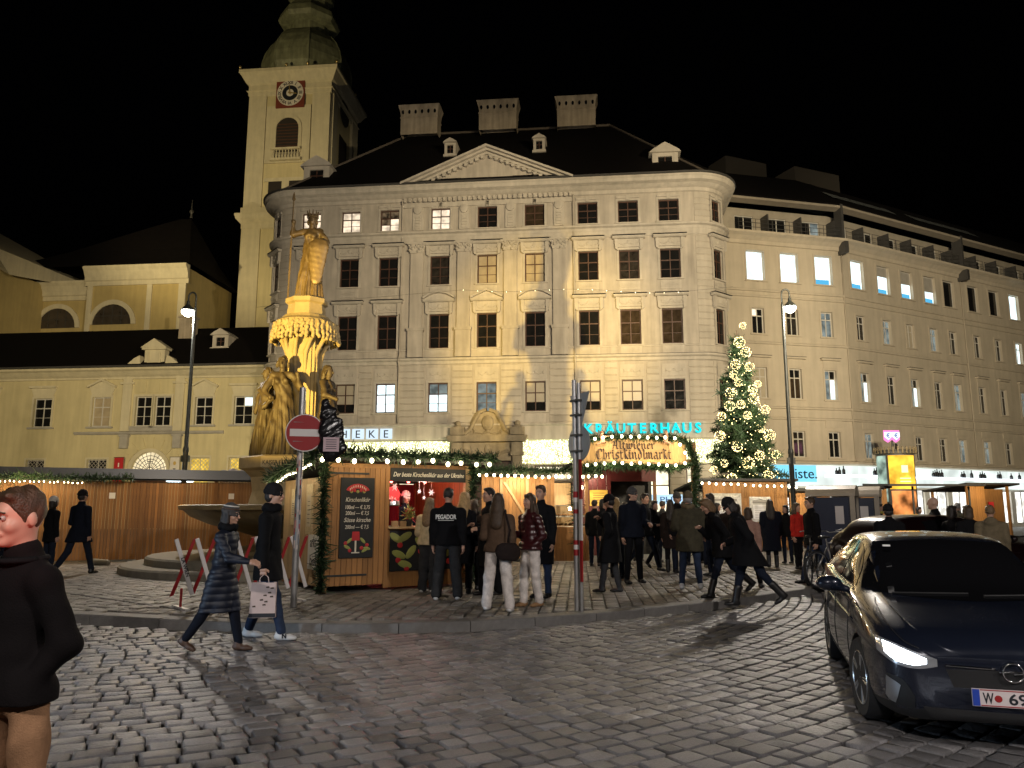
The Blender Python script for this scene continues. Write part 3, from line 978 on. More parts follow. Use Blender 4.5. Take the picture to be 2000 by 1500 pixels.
# dark green shop signs seen through the gate
M_DGREEN = mat('dark_green_board', (.015, .05, .035), .5)
M_OFFW = mat('off_white_paint', (.75, .73, .68), .6)
for x0_, x1_, tx, lb in ((6.45, 8.1, 'KAS', 'dark green shop sign with white KAS lettering'), (8.8, 11.7, '', 'dark green shop sign with white hop emblem')):
    t = T('shop_sign', lb, 'sign', palace.matrix_basis @ Vector(((x0_ + x1_) / 2, -.2, 4.32)), ANG)
    MB().box(-(x1_ - x0_) / 2, (x1_ - x0_) / 2, 0, .08, 0, .62).build('board', M_DGREEN, t)
    if tx: text(tx, .5, t, (.15, -.006, .13), M_OFFW, bold=.01)
    else:
        MB().ball((0, -.01, .32), .22, 8, sc=(1, .1, 1)).ball((0, -.01, .1), .16, 8, sc=(1, .1, 1)).build('emblem', M_OFFW, t)
        for s_ in (-1, 1): MB().box(s_ * .75 - .2, s_ * .75 + .2, -.008, 0, .24, .36).build('lettering', M_OFFW, t)

# ---------------- the long office building at the right
RB = Vector((15.8, 55, 0)); R1, R2, RL = math.radians(13), math.radians(28), 10.0


def rmap(p):
    s, y, z = p
    a = R1 if s <= RL else R2
    o = RB + Vector((math.cos(R1), math.sin(R1), 0)) * min(s, RL)
    if s > RL: o = o + Vector((math.cos(R2), math.sin(R2), 0)) * (s - RL)
    if abs(s - RL) < 1e-4: a = (R1 + R2) / 2
    q = o + Vector((-math.sin(a), math.cos(a), 0)) * y
    return (q.x, q.y, z)


office = T('office_building', 'long pale office building with dark roof terrace beyond the christmas tree', 'building')
RC = [2.55, 5.4, 8.35, 11.7, 14.8, 17.7, 20.7, 23.3, 26.7, 29.8, 32.9, 36.0, 39.1, 42.2]
RR = [(5.25, 7.15, 1.0), (9.55, 11.8, 1.0), (14.36, 16.3, 1.0), (18.45, 20.75, 1.5)]
M_RBW = mat('sand_stucco', (.50, .44, .34), .85, var=.08, scale=.7, bump=.12, streak=.15)
REND = 46
xs_ = [RL]
b = MB()
wall_open(b, -4, REND, 4.95, 21.6, [(x - w / 2, x + w / 2, z0, z1) for z0, z1, w in RR for x in RC], .26, xs_)
b.map(rmap).build('wall', M_RBW, office)
def rband(name, prof, m=M_RBW):
    xs = [-4, RL, REND]; k = len(prof)
    q = MB(); v = []
    for x in xs: v += [(x, y, z) for y, z in prof]
    q.add(v, [(i * k + j, (i + 1) * k + j, (i + 1) * k + j + 1, i * k + j + 1) for i in range(2) for j in range(k - 1)])
    return q.map(rmap).build(name, m, office)
rband('cornice', [(0, 21.2), (-.12, 21.25), (-.15, 21.5), (-.45, 21.75), (-.75, 21.9), (-.8, 22.05), (.4, 22.1)])
for z in (17.1, 17.55, 13.55, 8.75, 7.95): rband('string_course', [(0, z), (-.1, z + .04), (-.12, z + .16), (0, z + .22)])
rband('shop_cornice', [(0, 4.7), (-.3, 4.75), (-.32, 4.93), (0, 5.0)])
for ci, x in enumerate(RC):
    rz = R1 if x <= RL else R2
    for ri, (z0, z1, w) in enumerate(RR):
        h = z1 - z0
        p = rmap((x, .17, z0))
        if ri == 3:
            g = E_COOL if ci < 7 or ci == 10 else M_GLASS
            o = window(office, w, h, p, rz, rows=(), cols=1, frame=M_WHITE, glass=g, fr=.06)
            if 4 <= ci <= 6: MB().box(-w / 2 + .07, w / 2 - .07, .0, .028, h * (.55 - .1 * (ci - 5)), h - .07).build('roller_blind', M_GREY, o)
            if 1 < ci < 7: MB().box(-w / 2 + .08, w / 2 - .2, .012, .026, .07, .45).build('partition', emat('blue_panel', (.12, .55, .9), .9), o)
        else:
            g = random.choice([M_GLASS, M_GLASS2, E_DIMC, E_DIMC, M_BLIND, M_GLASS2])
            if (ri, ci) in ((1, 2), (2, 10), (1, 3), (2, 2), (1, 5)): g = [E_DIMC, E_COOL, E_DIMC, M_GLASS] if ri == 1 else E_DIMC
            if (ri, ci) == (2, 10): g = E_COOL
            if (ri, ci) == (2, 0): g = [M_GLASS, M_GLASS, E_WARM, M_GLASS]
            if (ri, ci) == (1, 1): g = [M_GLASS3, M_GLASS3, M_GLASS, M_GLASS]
            o = window(office, w, h, p, rz, rows=(.7,), cols=2, frame=M_WHITE, glass=g, fr=.07)
        sk = ('rs', ri)
        if sk not in _hm:
            q = MB(); y0 = -.17
            q.box(-w / 2 - .14, -w / 2, y0 - .04, y0 - .002, 0, h + .14).box(w / 2, w / 2 + .14, y0 - .04, y0 - .002, 0, h + .14).box(-w / 2, w / 2, y0 - .04, y0 - .002, h, h + .14)
            q.box(-w / 2 - .2, w / 2 + .2, y0 - .12, y0 - .002, -.12, -.01)
            if ri == 1:
                q.box(-w / 2 - .3, w / 2 + .3, y0 - .28, y0 - .002, h + .72, h + .86).box(-w / 2 - .1, w / 2 + .1, y0 - .06, y0 - .003, h + .142, h + .72)
            if ri == 0: q.box(-w / 2 - .2, w / 2 + .2, y0 - .05, y0 - .002, h + .3, h + .85)
            _hm[sk] = q.mesh('surround', M_RBW)
        inst(_hm[sk], 'surround', o)
        if ri == 1:
            if 'rf' not in _hm: _hm['rf'] = MB().box(-.82, .82, -.47, -.172, h + .862, h + .9).mesh('hood_flashing', M_LEAD)
            inst(_hm['rf'], 'hood_flashing', o)
for x in (9.95, 24.95):
    MB().tube([(x, -.1, 21.0), (x, -.1, 5.0)], .05, 6).map(rmap).build('downpipe', M_RBW, office, True)
# terrace storey: recessed wall, fins, railings, dark roof
q = MB(); wall_open(q, -4, REND, 22.1, 24.6, [(x - .8, x + .8, 22.2, 24.0) for x in RC], .15, xs_)
q.v = [(p[0], p[1] + 1.3, p[2]) for p in q.v]
q.map(rmap).build('terrace_wall', mat('terrace_wall_paint', (.35, .31, .24), .8), office)
for ci, x in enumerate(RC):
    p = rmap((x, 1.38, 22.2)); rz = R1 if x <= RL else R2
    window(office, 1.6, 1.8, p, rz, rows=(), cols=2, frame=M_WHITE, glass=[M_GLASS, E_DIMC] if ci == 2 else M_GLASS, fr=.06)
    p = rmap((x + 1.45, -.1, 22.12))
    MB().box(-.05, .05, .35, 1.35, 0, 1.75).build('terrace_screen', M_LEAD, office, loc=p, rot=(0, 0, rz))
    p = rmap((x, -.35, 22.12))
    rr_ = MB()
    for z in (.35, .7, 1.0): rr_.tube([(-1.45, 0, z), (1.45, 0, z)], .02, 5)
    for xx in (-1.4, 0, 1.4): rr_.tube([(xx, 0, 0), (xx, 0, 1.0)], .02, 5)
    rr_.build('terrace_railing', M_LEAD, office, loc=p, rot=(0, 0, rz))
for x in (9.9, 24.9):
    p = rmap((x, -.9, 20.9)); rz = R1 if x <= RL else R2
    MB().box(-.16, .16, 0, .9, 0, .9).box(-.1, .1, .3, 1.2, .9, 4.0).build('rain_hopper', M_LEAD, office, loc=p, rot=(0, 0, rz))
rr = MB()
xs = [-4, RL, REND]; v = []
prof = [(.1, 24.6), (-.5, 24.75), (-.5, 24.95), (4.5, 29.0), (9, 29.4), (9, 22)]
for x in xs: v += [(x, y, z) for y, z in prof]
k = len(prof)
rr.add(v, [(i * k + j, (i + 1) * k + j, (i + 1) * k + j + 1, i * k + j + 1) for i in range(2) for j in range(k - 1)])
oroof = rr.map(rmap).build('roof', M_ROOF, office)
rband('terrace_eave', [(.1, 24.5), (-.55, 24.6), (-.55, 24.78), (.1, 24.8)], mat('eave_paint', (.3, .26, .2), .8))
for x0_, x1_ in ((10.5, 18.5), (21, 30)):
    q = MB(); q.add([(x0_, .8, 26.1), (x1_, .8, 26.1), (x1_, 1.9, 27.02), (x0_, 1.9, 27.02)], [(0, 1, 2, 3)]).map(rmap)
    q.build('skylight', mat('skylight_glass', (.3, .32, .32), .12, var=.3), oroof)
for px, py, w in ((1458, 330, 4.6), (1597, 352, 5.2)):
    p = at(px, py, 66)
    MB().box(-w / 2, w / 2, 0, 2.5, -2.0, .9).build('chimney', mat('dark_chimney', (.03, .025, .018), .9), oroof, loc=p, rot=(0, 0, R2 * .8))
# shop front: white lit fascia, light strip, bottle silhouettes, bright windows below
E_FASC = emat('fascia_glow', (.90, 1.0, .95), .95, True, var=.25, scale=.5)
E_STRIP = emat('white_light_strip', (.9, .97, 1.0), 5.0)
E_STORE = emat('store_room', (1.0, .97, .88), 1.5, True, var=.5, scale=.9)
q = MB(); wall_open(q, -4, REND, -.05, 4.7, [(x, x + 2.3, .3, 3.0) for x in np.arange(1.0, 44, 2.9)], .2, xs_).map(rmap)
q.build('shop_wall', mat('white_shop_wall', (.62, .63, .6), .6), office)
for x in np.arange(1.0, 44, 2.9):
    p = rmap((x + 1.15, .16, .3)); rz = R1 if x + 1.1 <= RL else R2
    o = window(office, 2.3, 2.7, p, rz, rows=(), cols=2, frame=M_LEAD, glass=E_STORE, fr=.05)
fas = T('shop_fascia', 'white backlit wine shop fascia with bottle silhouettes along the office building', 'sign')
for a, b_ in ((2, RL), (RL + .05, 20), (20.05, 33)):
    q = MB().box(a, b_, -.16, -.02, 3.15, 4.65); q.map(rmap).build('light_panel', E_FASC, fas)
    q = MB().box(max(a, 7.2), min(b_, 31), -.42, -.17, 3.82, 3.98); q.map(rmap).build('light_shelf', E_STRIP, fas)
bottle = MB().lathe([(.02, 0), (.11, 0), (.11, .36), (.035, .5), (.035, .68), (.02, .68)], 8).mesh('bottle_cutout', M_BLACK, True)
bx = [8.1, 8.35, 8.7, 11.6, 11.85, 12.1, 13.2, 13.5, 13.8, 14.05, 18.6, 18.85, 19.1, 19.4, 19.7, 22.3, 22.6, 23.6, 24.8, 25.1, 25.4, 27.3, 27.6, 29.2, 30.4]
for k, x in enumerate(bx):
    inst(bottle, 'bottle_cutout', fas, rmap((x, -.3, 3.98)), sc=(1.1, 1.1, .72 + .3 * ((k * 7) % 5) / 5))
sw = T('wine_shop_letters', 'dark letters with blue halo ending in iste beside the tree', 'sign', rmap((4.9, -.2, 3.6)), R1)
E_BLUE = emat('blue_halo', (.25, .75, 1.0), 1.1, True)
MB().box(-2.2, 1.6, .0, .03, -.15, 1.05).build('backlight', E_BLUE, sw)
text('iste.', 1.05, sw, (.72, -.03, .1), mat('navy_letter', (.01, .02, .05), .5), ext=.02, fit=1.75)
# pink and white double sign above the advertising column
p = at(1742, 862, 52)
bs = T('shield_sign', 'small pink and white illuminated double shield sign on a thin mast', 'sign', (p.x, p.y, .08))
zt = p.z - .08
MB().tube([(0, 0, 0), (0, 0, zt + .1)], .06, 8).build('mast', M_LEAD, bs)
E_PK = emat('pink_sign_light', (1.0, .25, .6), 1.3, True); E_WH = emat('white_sign_light', (.9, .92, 1.0), 1.4, True)
for s_ in (-1, 1):
    x0_, x1_ = (-.52, -.02) if s_ < 0 else (.02, .52)
    MB().prism([(x0_, .1), ((x0_ + x1_) / 2, -.08), (x1_, .1), (x1_, .75), (x0_, .75)], -.06, .06).build('shield', E_PK, bs, loc=(0, 0, zt))
    MB().prism([(x0_, .3), ((x0_ + x1_) / 2, .08), (x1_, .3), (x1_, .62), (x0_, .62)], -.09, -.065).build('panel', E_WH, bs, loc=(0, 0, zt))
    text('\u20ac', .4, bs, ((x0_ + x1_) / 2, -.1, zt + .25), emat('sign_blue', (.1, .3, .7), .6), bold=.01)

# ---------------- the long yellow convent house at the left
house = T('convent_house', 'long low yellow convent house with gabled portal bay and dark roof', 'building', (-20, 57, 0), ANG)
HW = [(-20.8, 1.5, 7.7, 9.9), (-16.2, 1.5, 7.7, 9.9), (-11.4, 1.5, 7.7, 9.95), (-8.0, 1.3, 7.7, 9.95), (-6.45, 1.3, 7.7, 9.95), (-3.2, 1.4, 7.75, 9.85), (-.1, 1.45, 7.75, 9.85)]
HG = [(-20.8, 1.5, 3.2, 5.2), (-16.4, 1.5, 3.2, 5.2), (-11.4, 1.6, 3.2, 5.2), (-3.3, 1.6, 3.2, 5.3), (-.2, 1.6, 3.2, 5.3)]
PC, PRD, PSZ = -7.2, 1.42, 4.3
b = MB()
wall_open(b, -36, 4, -.05, 11.6, [(x - w / 2, x + w / 2, a, c) for x, w, a, c in HW + HG] + [(PC - PRD, PC + PRD, .1, 5.74)], .3)
b.build('wall', M_YEL, house)
# arch spandrels of the portal
sp = MB(); n_ = 12
for s_ in (-1, 1):
    pts = [(PC + s_ * PRD, PSZ)] + [(PC + s_ * PRD * math.cos(PI / 2 * k / n_), PSZ + PRD * math.sin(PI / 2 * k / n_)) for k in range(1, n_ + 1)] + [(PC + s_ * PRD, PSZ + PRD + .02)]
    sp.prism(pts if s_ > 0 else pts[::-1], .0, .28)
sp.build('portal_spandrel', M_YEL, house)
ar = MB()
for k in range(16):
    a0, a1 = PI * k / 16, PI * (k + 1) / 16
    q = [(PC + r_ * math.cos(a), PSZ + r_ * math.sin(a)) for r_, a in ((PRD, a0), (PRD + .28, a0), (PRD + .28, a1), (PRD, a1))]
    ar.prism(q[::-1], -.1, -.002)
ar.build('portal_arch', M_YTRIM, house)
E_FAN = emat('fanlight_room', (1.0, .82, .5), .95, var=.2, scale=1.5)
fan = MB()
for k in range(13):
    a = PI * k / 12
    fan.tube([(PC + .25 * math.cos(a), .1, PSZ + .25 * math.sin(a)), (PC + PRD * math.cos(a), .1, PSZ + PRD * math.sin(a))], .022, 4)
for r_ in (.3, .62, .9, 1.16): fan.tube([(PC + r_ * math.cos(PI * k / 14), .1, PSZ + r_ * math.sin(PI * k / 14)) for k in range(15)], .022, 4)
fan.tube([(PC, .05, PSZ - .3), (PC, .05, PSZ + .95)], .035, 4).tube([(PC - .22, .05, PSZ + .72), (PC + .22, .05, PSZ + .72)], .03, 4)
fo = fan.build('fanlight', M_LEAD, house)
MB().prism([(PC + PRD * math.cos(PI * k / 14), PSZ + PRD * math.sin(PI * k / 14)) for k in range(15)][::-1], .2, .24).build('pane', E_FAN, fo)
MB().box(PC - PRD, PC + PRD, .15, .22, .1, PSZ).build('portal_door', M_BROWN, house)


def hband(name, prof, x0=-36, x1=4, m=M_YTRIM):
    return MB().sweep(prof, x0, x1, 1).build(name, m, house)


hband('eaves_cornice', [(0, 11.3), (0, 12.12), (-.75, 12.1), (-.75, 11.95), (-.55, 11.85), (-.3, 11.6), (-.1, 11.45), (-.1, 11.32)][::-1])
hband('string_course', [(0, 7.05), (0, 7.3), (-.16, 7.26), (-.16, 7.18), (-.08, 7.08)][::-1], -13.4, -1.5, M_GREY)
hband('gutter', [(-.7, 12.13), (-.7, 12.25), (-.9, 12.25), (-.9, 12.13)][::-1], m=M_LEAD)
for i, (x, w, a, c) in enumerate(HW):
    g = M_GLASS
    if i == 2: g = M_CURT
    if i == 6: g = [M_GLASS, M_GLASS, M_GLASS, M_GLASS, M_GLASS, E_COOL]
    h = c - a
    o = window(house, w, h, (x, .16, a), rows=(.33, .66), frame=M_WHITE, glass=g, fr=.07)
    inst(surround(w, h, .16, .07 + .16, -.162).mesh('surround', M_YTRIM), 'surround', o)
    MB().box(-w / 2 - .3, w / 2 + .3, -.34, -.162, -.16, -.021).build('sill', M_GREY, o)
    kind = 'tri' if i in (2, 5) else ('none' if i in (3, 4) else 'flat')
    if kind != 'none':
        b = MB()
        b.prism([(-w / 2 - .05, h + .16), (w / 2 + .05, h + .16), (w / 2 + .3, h + .8), (-w / 2 - .3, h + .8)], -.24, -.163)
        if kind == 'flat': b.box(-w / 2 - .36, w / 2 + .36, -.45, -.163, h + .8, h + .96)
        else:
            for s_ in (-1, 1):
                b.prism([(s_ * (w / 2 + .4), h + .72), (s_ * (w / 2 + .4), h + .86), (0, h + 1.4), (0, h + 1.24)][::-s_], -.45, -.163)
            b.prism([(-w / 2 - .3, h + .74), (w / 2 + .3, h + .74), (0, h + 1.26)], -.26, -.162)
        b.build('hood', M_YTRIM, o)
M_IRON = mat('wrought_iron', (.03, .028, .026), .5)
E_AMB = emat('amber_lit_room', (1.0, .66, .10), .85, var=.4, scale=2)
for i, (x, w, a, c) in enumerate(HG):
    h = c - a
    o = window(house, w, h, (x, .2, a), rows=(.5,), frame=M_WHITE, glass=E_AMB if i >= 3 else M_GLASS, fr=.07)
    inst(surround(w, h, .14, .04 + .2, -.202).mesh('surround', M_YTRIM), 'surround', o)
    gr = MB(); d = .3
    for k in range(-int(h / d) - 1, int((w + h) / d) + 1):
        for s_ in (-1, 1):
            x0_ = k * d
            t0, t1 = max(0, -x0_), min(h, w - x0_)
            if t1 > t0: gr.tube([(s_ * (x0_ + t0 - w / 2), -.1, t0), (s_ * (x0_ + t1 - w / 2), -.1, t1)], .02, 4)
    gr.build('lattice', M_YTRIM if i >= 3 else M_GREY, o)
# portal bay: pilaster strips, blocks, gable aedicule on the roof
for x in (-9.35, -5.15):
    MB().box(x - .35, x + .35, -.14, -.001, 7.3, 12.0).box(x - .55, x + .55, -.22, -.001, 10.9, 11.05).build('pilaster_strip', M_YTRIM, house)
    MB().box(x + .1 - .3, x + .1 + .3, -.3, -.001, 6.0, 6.9).box(x + .1 - .38, x + .1 + .38, -.36, -.001, 6.9, 7.04).build('console_block', M_GREY, house)
MB().box(-9.0, -5.5, -.1, -.002, 7.31, 7.62).build('sill_panel', M_GREY, house)
for k in range(3): MB().box(-8.8 + k * 1.1, -7.9 + k * 1.1, -.04, -.002, 10.25, 11.2).build('wall_panel', M_YEL, house)
b = MB()
for s_ in (-1, 1):
    pts = [(-7.25 + s_ * 2.2, 12.15), (-7.25 + s_ * 2.1, 12.35), (-7.25 + s_ * 1.5, 12.85), (-7.25 + s_ * 1.1, 13.05), (-7.25 + s_ * .95, 12.15)]
    b.prism(pts[::-s_], -.5, .1)
b.box(-8.05, -6.45, -.3, .3, 12.15, 13.5).box(-8.2, -6.3, -.5, .4, 13.5, 13.66)
b.prism([(-8.3, 13.66), (-6.2, 13.66), (-7.25, 14.35)], -.55, .45)
b.box(-7.8, -6.7, -.36, -.3, 12.5, 12.65).box(-7.75, -7.65, -.38, -.3, 12.4, 13.3).box(-6.85, -6.75, -.38, -.3, 12.4, 13.3)
b.build('gable_aedicule', M_YTRIM, house)
# smooth rustication lines around the portal
for z in (4.2, 4.7, 5.2, 5.7, 6.2, 6.7):
    for a_, c_ in ((-13.2, -12.4), (-2.3, -1.6)): MB().box(a_, c_, -.03, -.001, z, z + .42).build('rusticated_block', M_YEL, house)
for k in range(9):
    a = PI * (k + .5) / 9
    c, s_ = math.cos(a), math.sin(a)
    t = Matrix.Translation((PC, 0, PSZ)) @ Matrix.Rotation(-(a - PI / 2), 4, 'Y')
    MB().box(-.24, .24, -.05, -.001, PRD + .34, PRD + 1.15, M=t).build('voussoir', M_YEL, house)
# banners by the portal
for x, c, tx, lb in ((-9.35, (.42, .015, .02), '', 'red hanging banner beside the lit convent doorway'), (-4.95, (.62, .58, .52), 'MUSEUM', 'white hanging banner beside the lit convent doorway')):
    t = T('banner', lb, 'banner', house.matrix_basis @ Vector((x, -.45, 3.4)), ANG)
    MB().box(-.36, .36, -.012, .012, 0, 1.9).build('cloth', mat('banner_' + ('white' if tx else 'red'), c, .8), t)
    MB().tube([(-.42, 0, 1.92), (.42, 0, 1.92)], .025, 6).build('rod', M_LEAD, t)
    if not tx:
        MB().box(-.05, .05, -.02, -.013, 1.2, 1.5).box(-.2, .2, -.02, -.013, .9, .96).build('print', M_OFFW, t)
    else:
        MB().ball((0, -.014, 1.45), .12, 8, sc=(1, .1, 1.2)).build('emblem', mat('gold_emblem', (.5, .35, .1), .6), t)
        for k in range(5): MB().box(-.1, .1, -.02, -.013, .35 + k * .16, .43 + k * .16).build('print', M_BLACK, t)
hr = MB().add([(-36, -.8, 12.2), (4, -.8, 12.2), (4, 5.4, 16.5), (-36, 5.4, 16.5), (4, 12, 12.2), (-36, 12, 12.2)], [(0, 1, 2, 3), (3, 2, 4, 5)])
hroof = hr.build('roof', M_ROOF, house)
dormer(-3.2, 1.9, 14.05, 1.3, 1.0, hroof)
q = MB().box(-.6, .6, -.4, .4, -1.0, 1.1).box(-.7, .7, -.5, .5, 1.1, 1.25)
q.build('chimney', M_CHIM, hroof, loc=(-7.1, 4.0, 15.9))
MB().tube([(-6.95, 3.4, 17.1), (-6.95, 3.4, 18.1)], .16, 8).build('flue', M_LEAD, hroof)

# ---------------- chapel with arched windows, nave gable and clock tower
chapel = T('chapel', 'yellow chapel with half round windows and dark hipped roof above the convent', 'church', (-30.7, 70, 0), ANG)
wl = MB()
wl.box(-9.9, 0, 0, 9, 10, 24.1)
wl.box(-20, -9.9, .9, 9, 10, 23.2)
wl.build('wall', M_OCH, chapel)
for x0_, x1_, y, z in ((-10.1, .25, -.35, 24.1), (-20, -10.1, .55, 23.0)):
    MB().sweep([(y + .35, z - 1.6), (y + .35, z + .2), (y - .4, z + .2), (y - .4, z), (y - .2, z - .25), (y + .05, z - .8), (y + .05, z - 1.1), (y + .2, z - 1.2), (y + .2, z - 1.6)][::-1], x0_, x1_, 1).build('cornice', M_YTRIM, chapel)
for x, w in ((-9.6, .5), (-.35, .7), (-3.6, .5)): MB().box(x - w / 2, x + w / 2, -.12, 0, 10, 22.5).build('pilaster_strip', M_YTRIM, chapel)
for cx, y in ((-7.15, 0), (-13.4, .9)):
    b = MB()
    R0, R1_ = 1.95, 2.4
    for k in range(16):
        a0, a1 = PI * k / 16, PI * (k + 1) / 16
        b.prism([(cx + r_ * math.cos(a), 18.7 + r_ * math.sin(a)) for r_, a in ((R0, a0), (R1_, a0), (R1_, a1), (R0, a1))][::-1], y - .15, y - .002)
    o = b.build('arched_window', M_YTRIM, chapel)
    MB().prism([(cx + R0 * math.cos(PI * k / 16), 18.7 + R0 * math.sin(PI * k / 16)) for k in range(17)][::-1], y - .05, y - .004).build('pane', mat('dull_lead_glass', (.05, .04, .03), .3, var=.4), o)
    bb = MB()
    for xx in (-.9, 0, .9): bb.box(cx + xx - .03, cx + xx + .03, y - .08, y - .052, 18.7, 18.7 + math.sqrt(R0 * R0 - xx * xx))
    bb.box(cx - 1.7, cx + 1.7, y - .08, y - .053, 19.5, 19.56).build('glazing_bar', M_LEAD, o)
# bell-curved hip roof with finial
prof = [(1.0, 0), (.82, .9), (.6, 2.2), (.36, 4.0), (.14, 5.6), (.02, 6.4)]
b = MB(); v = []; f = []
for k, z in prof:
    v += [(-9.2 - 1.3 * k * 8 + 6.5 * (1 - k) * .9, 4.5 - 5.2 * k, 24.3 + z), (-2.6 + 3.1 * k, 4.5 - 5.2 * k, 24.3 + z), (-2.6 + 3.1 * k, 4.5 + 5 * k, 24.3 + z), (-9.2 - 1.3 * k * 8 + 6.5 * (1 - k) * .9, 4.5 + 5 * k, 24.3 + z)]
for i in range(len(prof) - 1):
    for j in range(4): f.append((i * 4 + j, i * 4 + (j + 1) % 4, i * 4 + 4 + (j + 1) % 4, i * 4 + 4 + j))
f.append((20, 21, 22, 23))
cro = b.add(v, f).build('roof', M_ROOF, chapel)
MB().tube([(-2.6 + 3.1 * k + .05, 4.5 - 5.2 * k - .05, 24.35 + z) for k, z in prof], .09, 5).build('ridge', M_ROOF, cro)
MB().lathe([(.05, 0), (.14, .3), (.07, .6), (.2, .85), (.2, 1.0), (.05, 1.2), (.02, 2.2)], 8, (-2.55, 4.5, 30.6)).build('finial', M_LEAD, cro)
nave = T('church_nave', 'shadowed church nave gable end beyond the chapel', 'church', (-46.2, 66, 0), ANG)
MB().box(-14, 0, 0, 14, 5, 23).build('wall', M_OCH, nave)
MB().box(-2.2, -.4, -.15, 0, 5, 22).box(-9, -7.4, -.15, 0, 5, 23).build('pilaster_strip', M_YTRIM, nave)
b = MB()
for (xa, za), (xb, zb) in (((1.2, 23.2), (-14, 31.5)),):
    b.add([(xa, -.9, za), (xa, -.9, za + .9), (xb, -.9, zb + .9), (xb, -.9, zb), (xa, .4, za - 1.0), (xb, .4, zb - 1.0), (xa, 14, za + 1.2), (xb, 14, zb + 1.2)],
          [(0, 1, 2, 3), (0, 3, 5, 4), (1, 6, 7, 2), (0, 4, 6, 1)])
b.add([(0, 0, 22.9), (-14, 0, 22.9), (-14, 0, 31)], [(0, 2, 1)])
b.build('raking_cornice', M_YTRIM, nave)

tower = T('clock_tower', 'tall pale yellow baroque church tower with clock and green onion dome', 'tower', (-24.35, 78, 0), ANG)
TW = 4.65
MB().box(-TW + .15, TW - .15, .15, 2 * TW - .15, 5, 49).build('wall', M_YEL, tower)
b = MB()
for s_ in (-1, 1):
    b.box(s_ * (TW - 1.05) - 1.05, s_ * (TW - 1.05) + 1.05, 0, .6, 5, 31.3).box(s_ * (TW - 1.05) - 1.0, s_ * (TW - 1.05) + 1.0, -.02, .6, 32.9, 46.9)
    b.box(s_ * TW - .15, s_ * TW + .15, .6, 2.0, 5, 46.9).box(s_ * TW - .15, s_ * TW + .15, 2 * TW - 2.0, 2 * TW, 5, 46.9)
b.build('corner_pilaster', M_YTRIM, tower)


def tring(name, prof, m=M_YTRIM):
    """square ring moulding: profile (out, z)"""
    v = []; f = []
    k = len(prof)
    for o_, z in prof: v += [(-TW - o_, -o_, z), (TW + o_, -o_, z), (TW + o_, 2 * TW + o_, z), (-TW - o_, 2 * TW + o_, z)]
    for i in range(k - 1):
        for j in range(4): f.append((i * 4 + j, i * 4 + (j + 1) % 4, i * 4 + 4 + (j + 1) % 4, i * 4 + 4 + j))
    f.append((0, 3, 2, 1)); f.append(tuple(range(4 * k - 4, 4 * k)))
    return MB().add(v, f).build(name, m, tower)


tring('middle_cornice', [(-.1, 31.0), (.05, 31.1), (.05, 31.6), (.5, 32.1), (.6, 32.5), (.6, 32.65), (.15, 32.8), (.15, 33.4), (-.1, 33.45)])
tring('top_cornice', [(-.1, 46.3), (.06, 46.4), (.08, 46.8), (.25, 46.9), (.05, 47.0), (.05, 47.6), (.3, 47.8), (.75, 48.6), (.9, 48.75), (.9, 49.1), (.3, 49.3)])
MB().box(-2.5, 2.5, -.06, .2, 38.4, 45.0).build('bell_stage_panel', M_YTRIM, tower)
M_DARKHOLE = mat('dark_louvre', (.02, .015, .012), .8)
b = MB().box(-1.25, 1.25, -.1, -.062, 39.6, 42.3)
b.prism([(1.25 * math.cos(PI * k / 12), 42.3 + 1.25 * math.sin(PI * k / 12)) for k in range(13)][::-1], -.1, -.063)
bo = b.build('bell_opening', M_DARKHOLE, tower)
for k in range(8): MB().box(-1.2, 1.2, -.16, -.101, 40.2 + k * .36, 40.3 + k * .36).build('louvre', M_BROWN, bo)
ar = MB()
for k in range(12):
    a0, a1 = PI * k / 12, PI * (k + 1) / 12
    ar.prism([(r_ * math.cos(a), 42.3 + r_ * math.sin(a)) for r_, a in ((1.25, a0), (1.6, a0), (1.6, a1), (1.25, a1))][::-1], -.2, -.064)
ar.box(-1.6, -1.25, -.2, -.064, 39.5, 42.3).box(1.25, 1.6, -.2, -.064, 39.5, 42.3)
ar.build('bell_surround', M_YTRIM, tower)
b = MB().box(-1.7, 1.7, -.55, -.2, 38.5, 38.75).box(-1.6, 1.6, -.5, -.22, 39.75, 39.95)
bal = b.build('balustrade', M_YTRIM, tower)
blm = MB().lathe([(.08, 0), (.14, .3), (.07, .6), (.06, .8), (.1, 1.0)], 8).mesh('baluster', M_YTRIM, True)
for k in range(9): inst(blm, 'baluster', bal, (-1.35 + k * .3375, -.36, 38.75))
# clock
ck = T('tower_clock', 'red square clock with white dial and roman numerals on the tower', 'clock', tower.matrix_basis @ Vector((.15, -.12, 46.35)), ANG)
MB().box(-1.6, 1.6, -.12, .1, -1.65, 1.6).build('panel', mat('oxblood_panel', (.16, .03, .015), .7), ck)
Ry = Matrix.Rotation(PI / 2, 4, 'X')
MB().lathe([(.01, .13), (1.5, .13), (1.5, .17), (.01, .17)], 32, M=Ry).build('dial', mat('white_dial', (.62, .58, .5), .6), ck)
MB().lathe([(.01, .172), (.88, .172), (.88, .19), (.01, .19)], 32, M=Ry).build('dial_centre', M_BLACK, ck)
MB().lathe([(.01, .192), (.42, .192), (.42, .2), (.01, .2)], 24, M=Ry).build('dial_boss', MATS['white_dial'], ck)
for k, rm in enumerate(('XII', 'I', 'II', 'III', 'IIII', 'V', 'VI', 'VII', 'VIII', 'IX', 'X', 'XI')):
    a = -2 * PI * k / 12
    o = text(rm, .5, ck, (-math.sin(a) * 1.03, -.18, math.cos(a) * 1.03), M_BLACK, rot=(PI / 2, -a, 0), ext=.005, bold=.012, name='numeral')
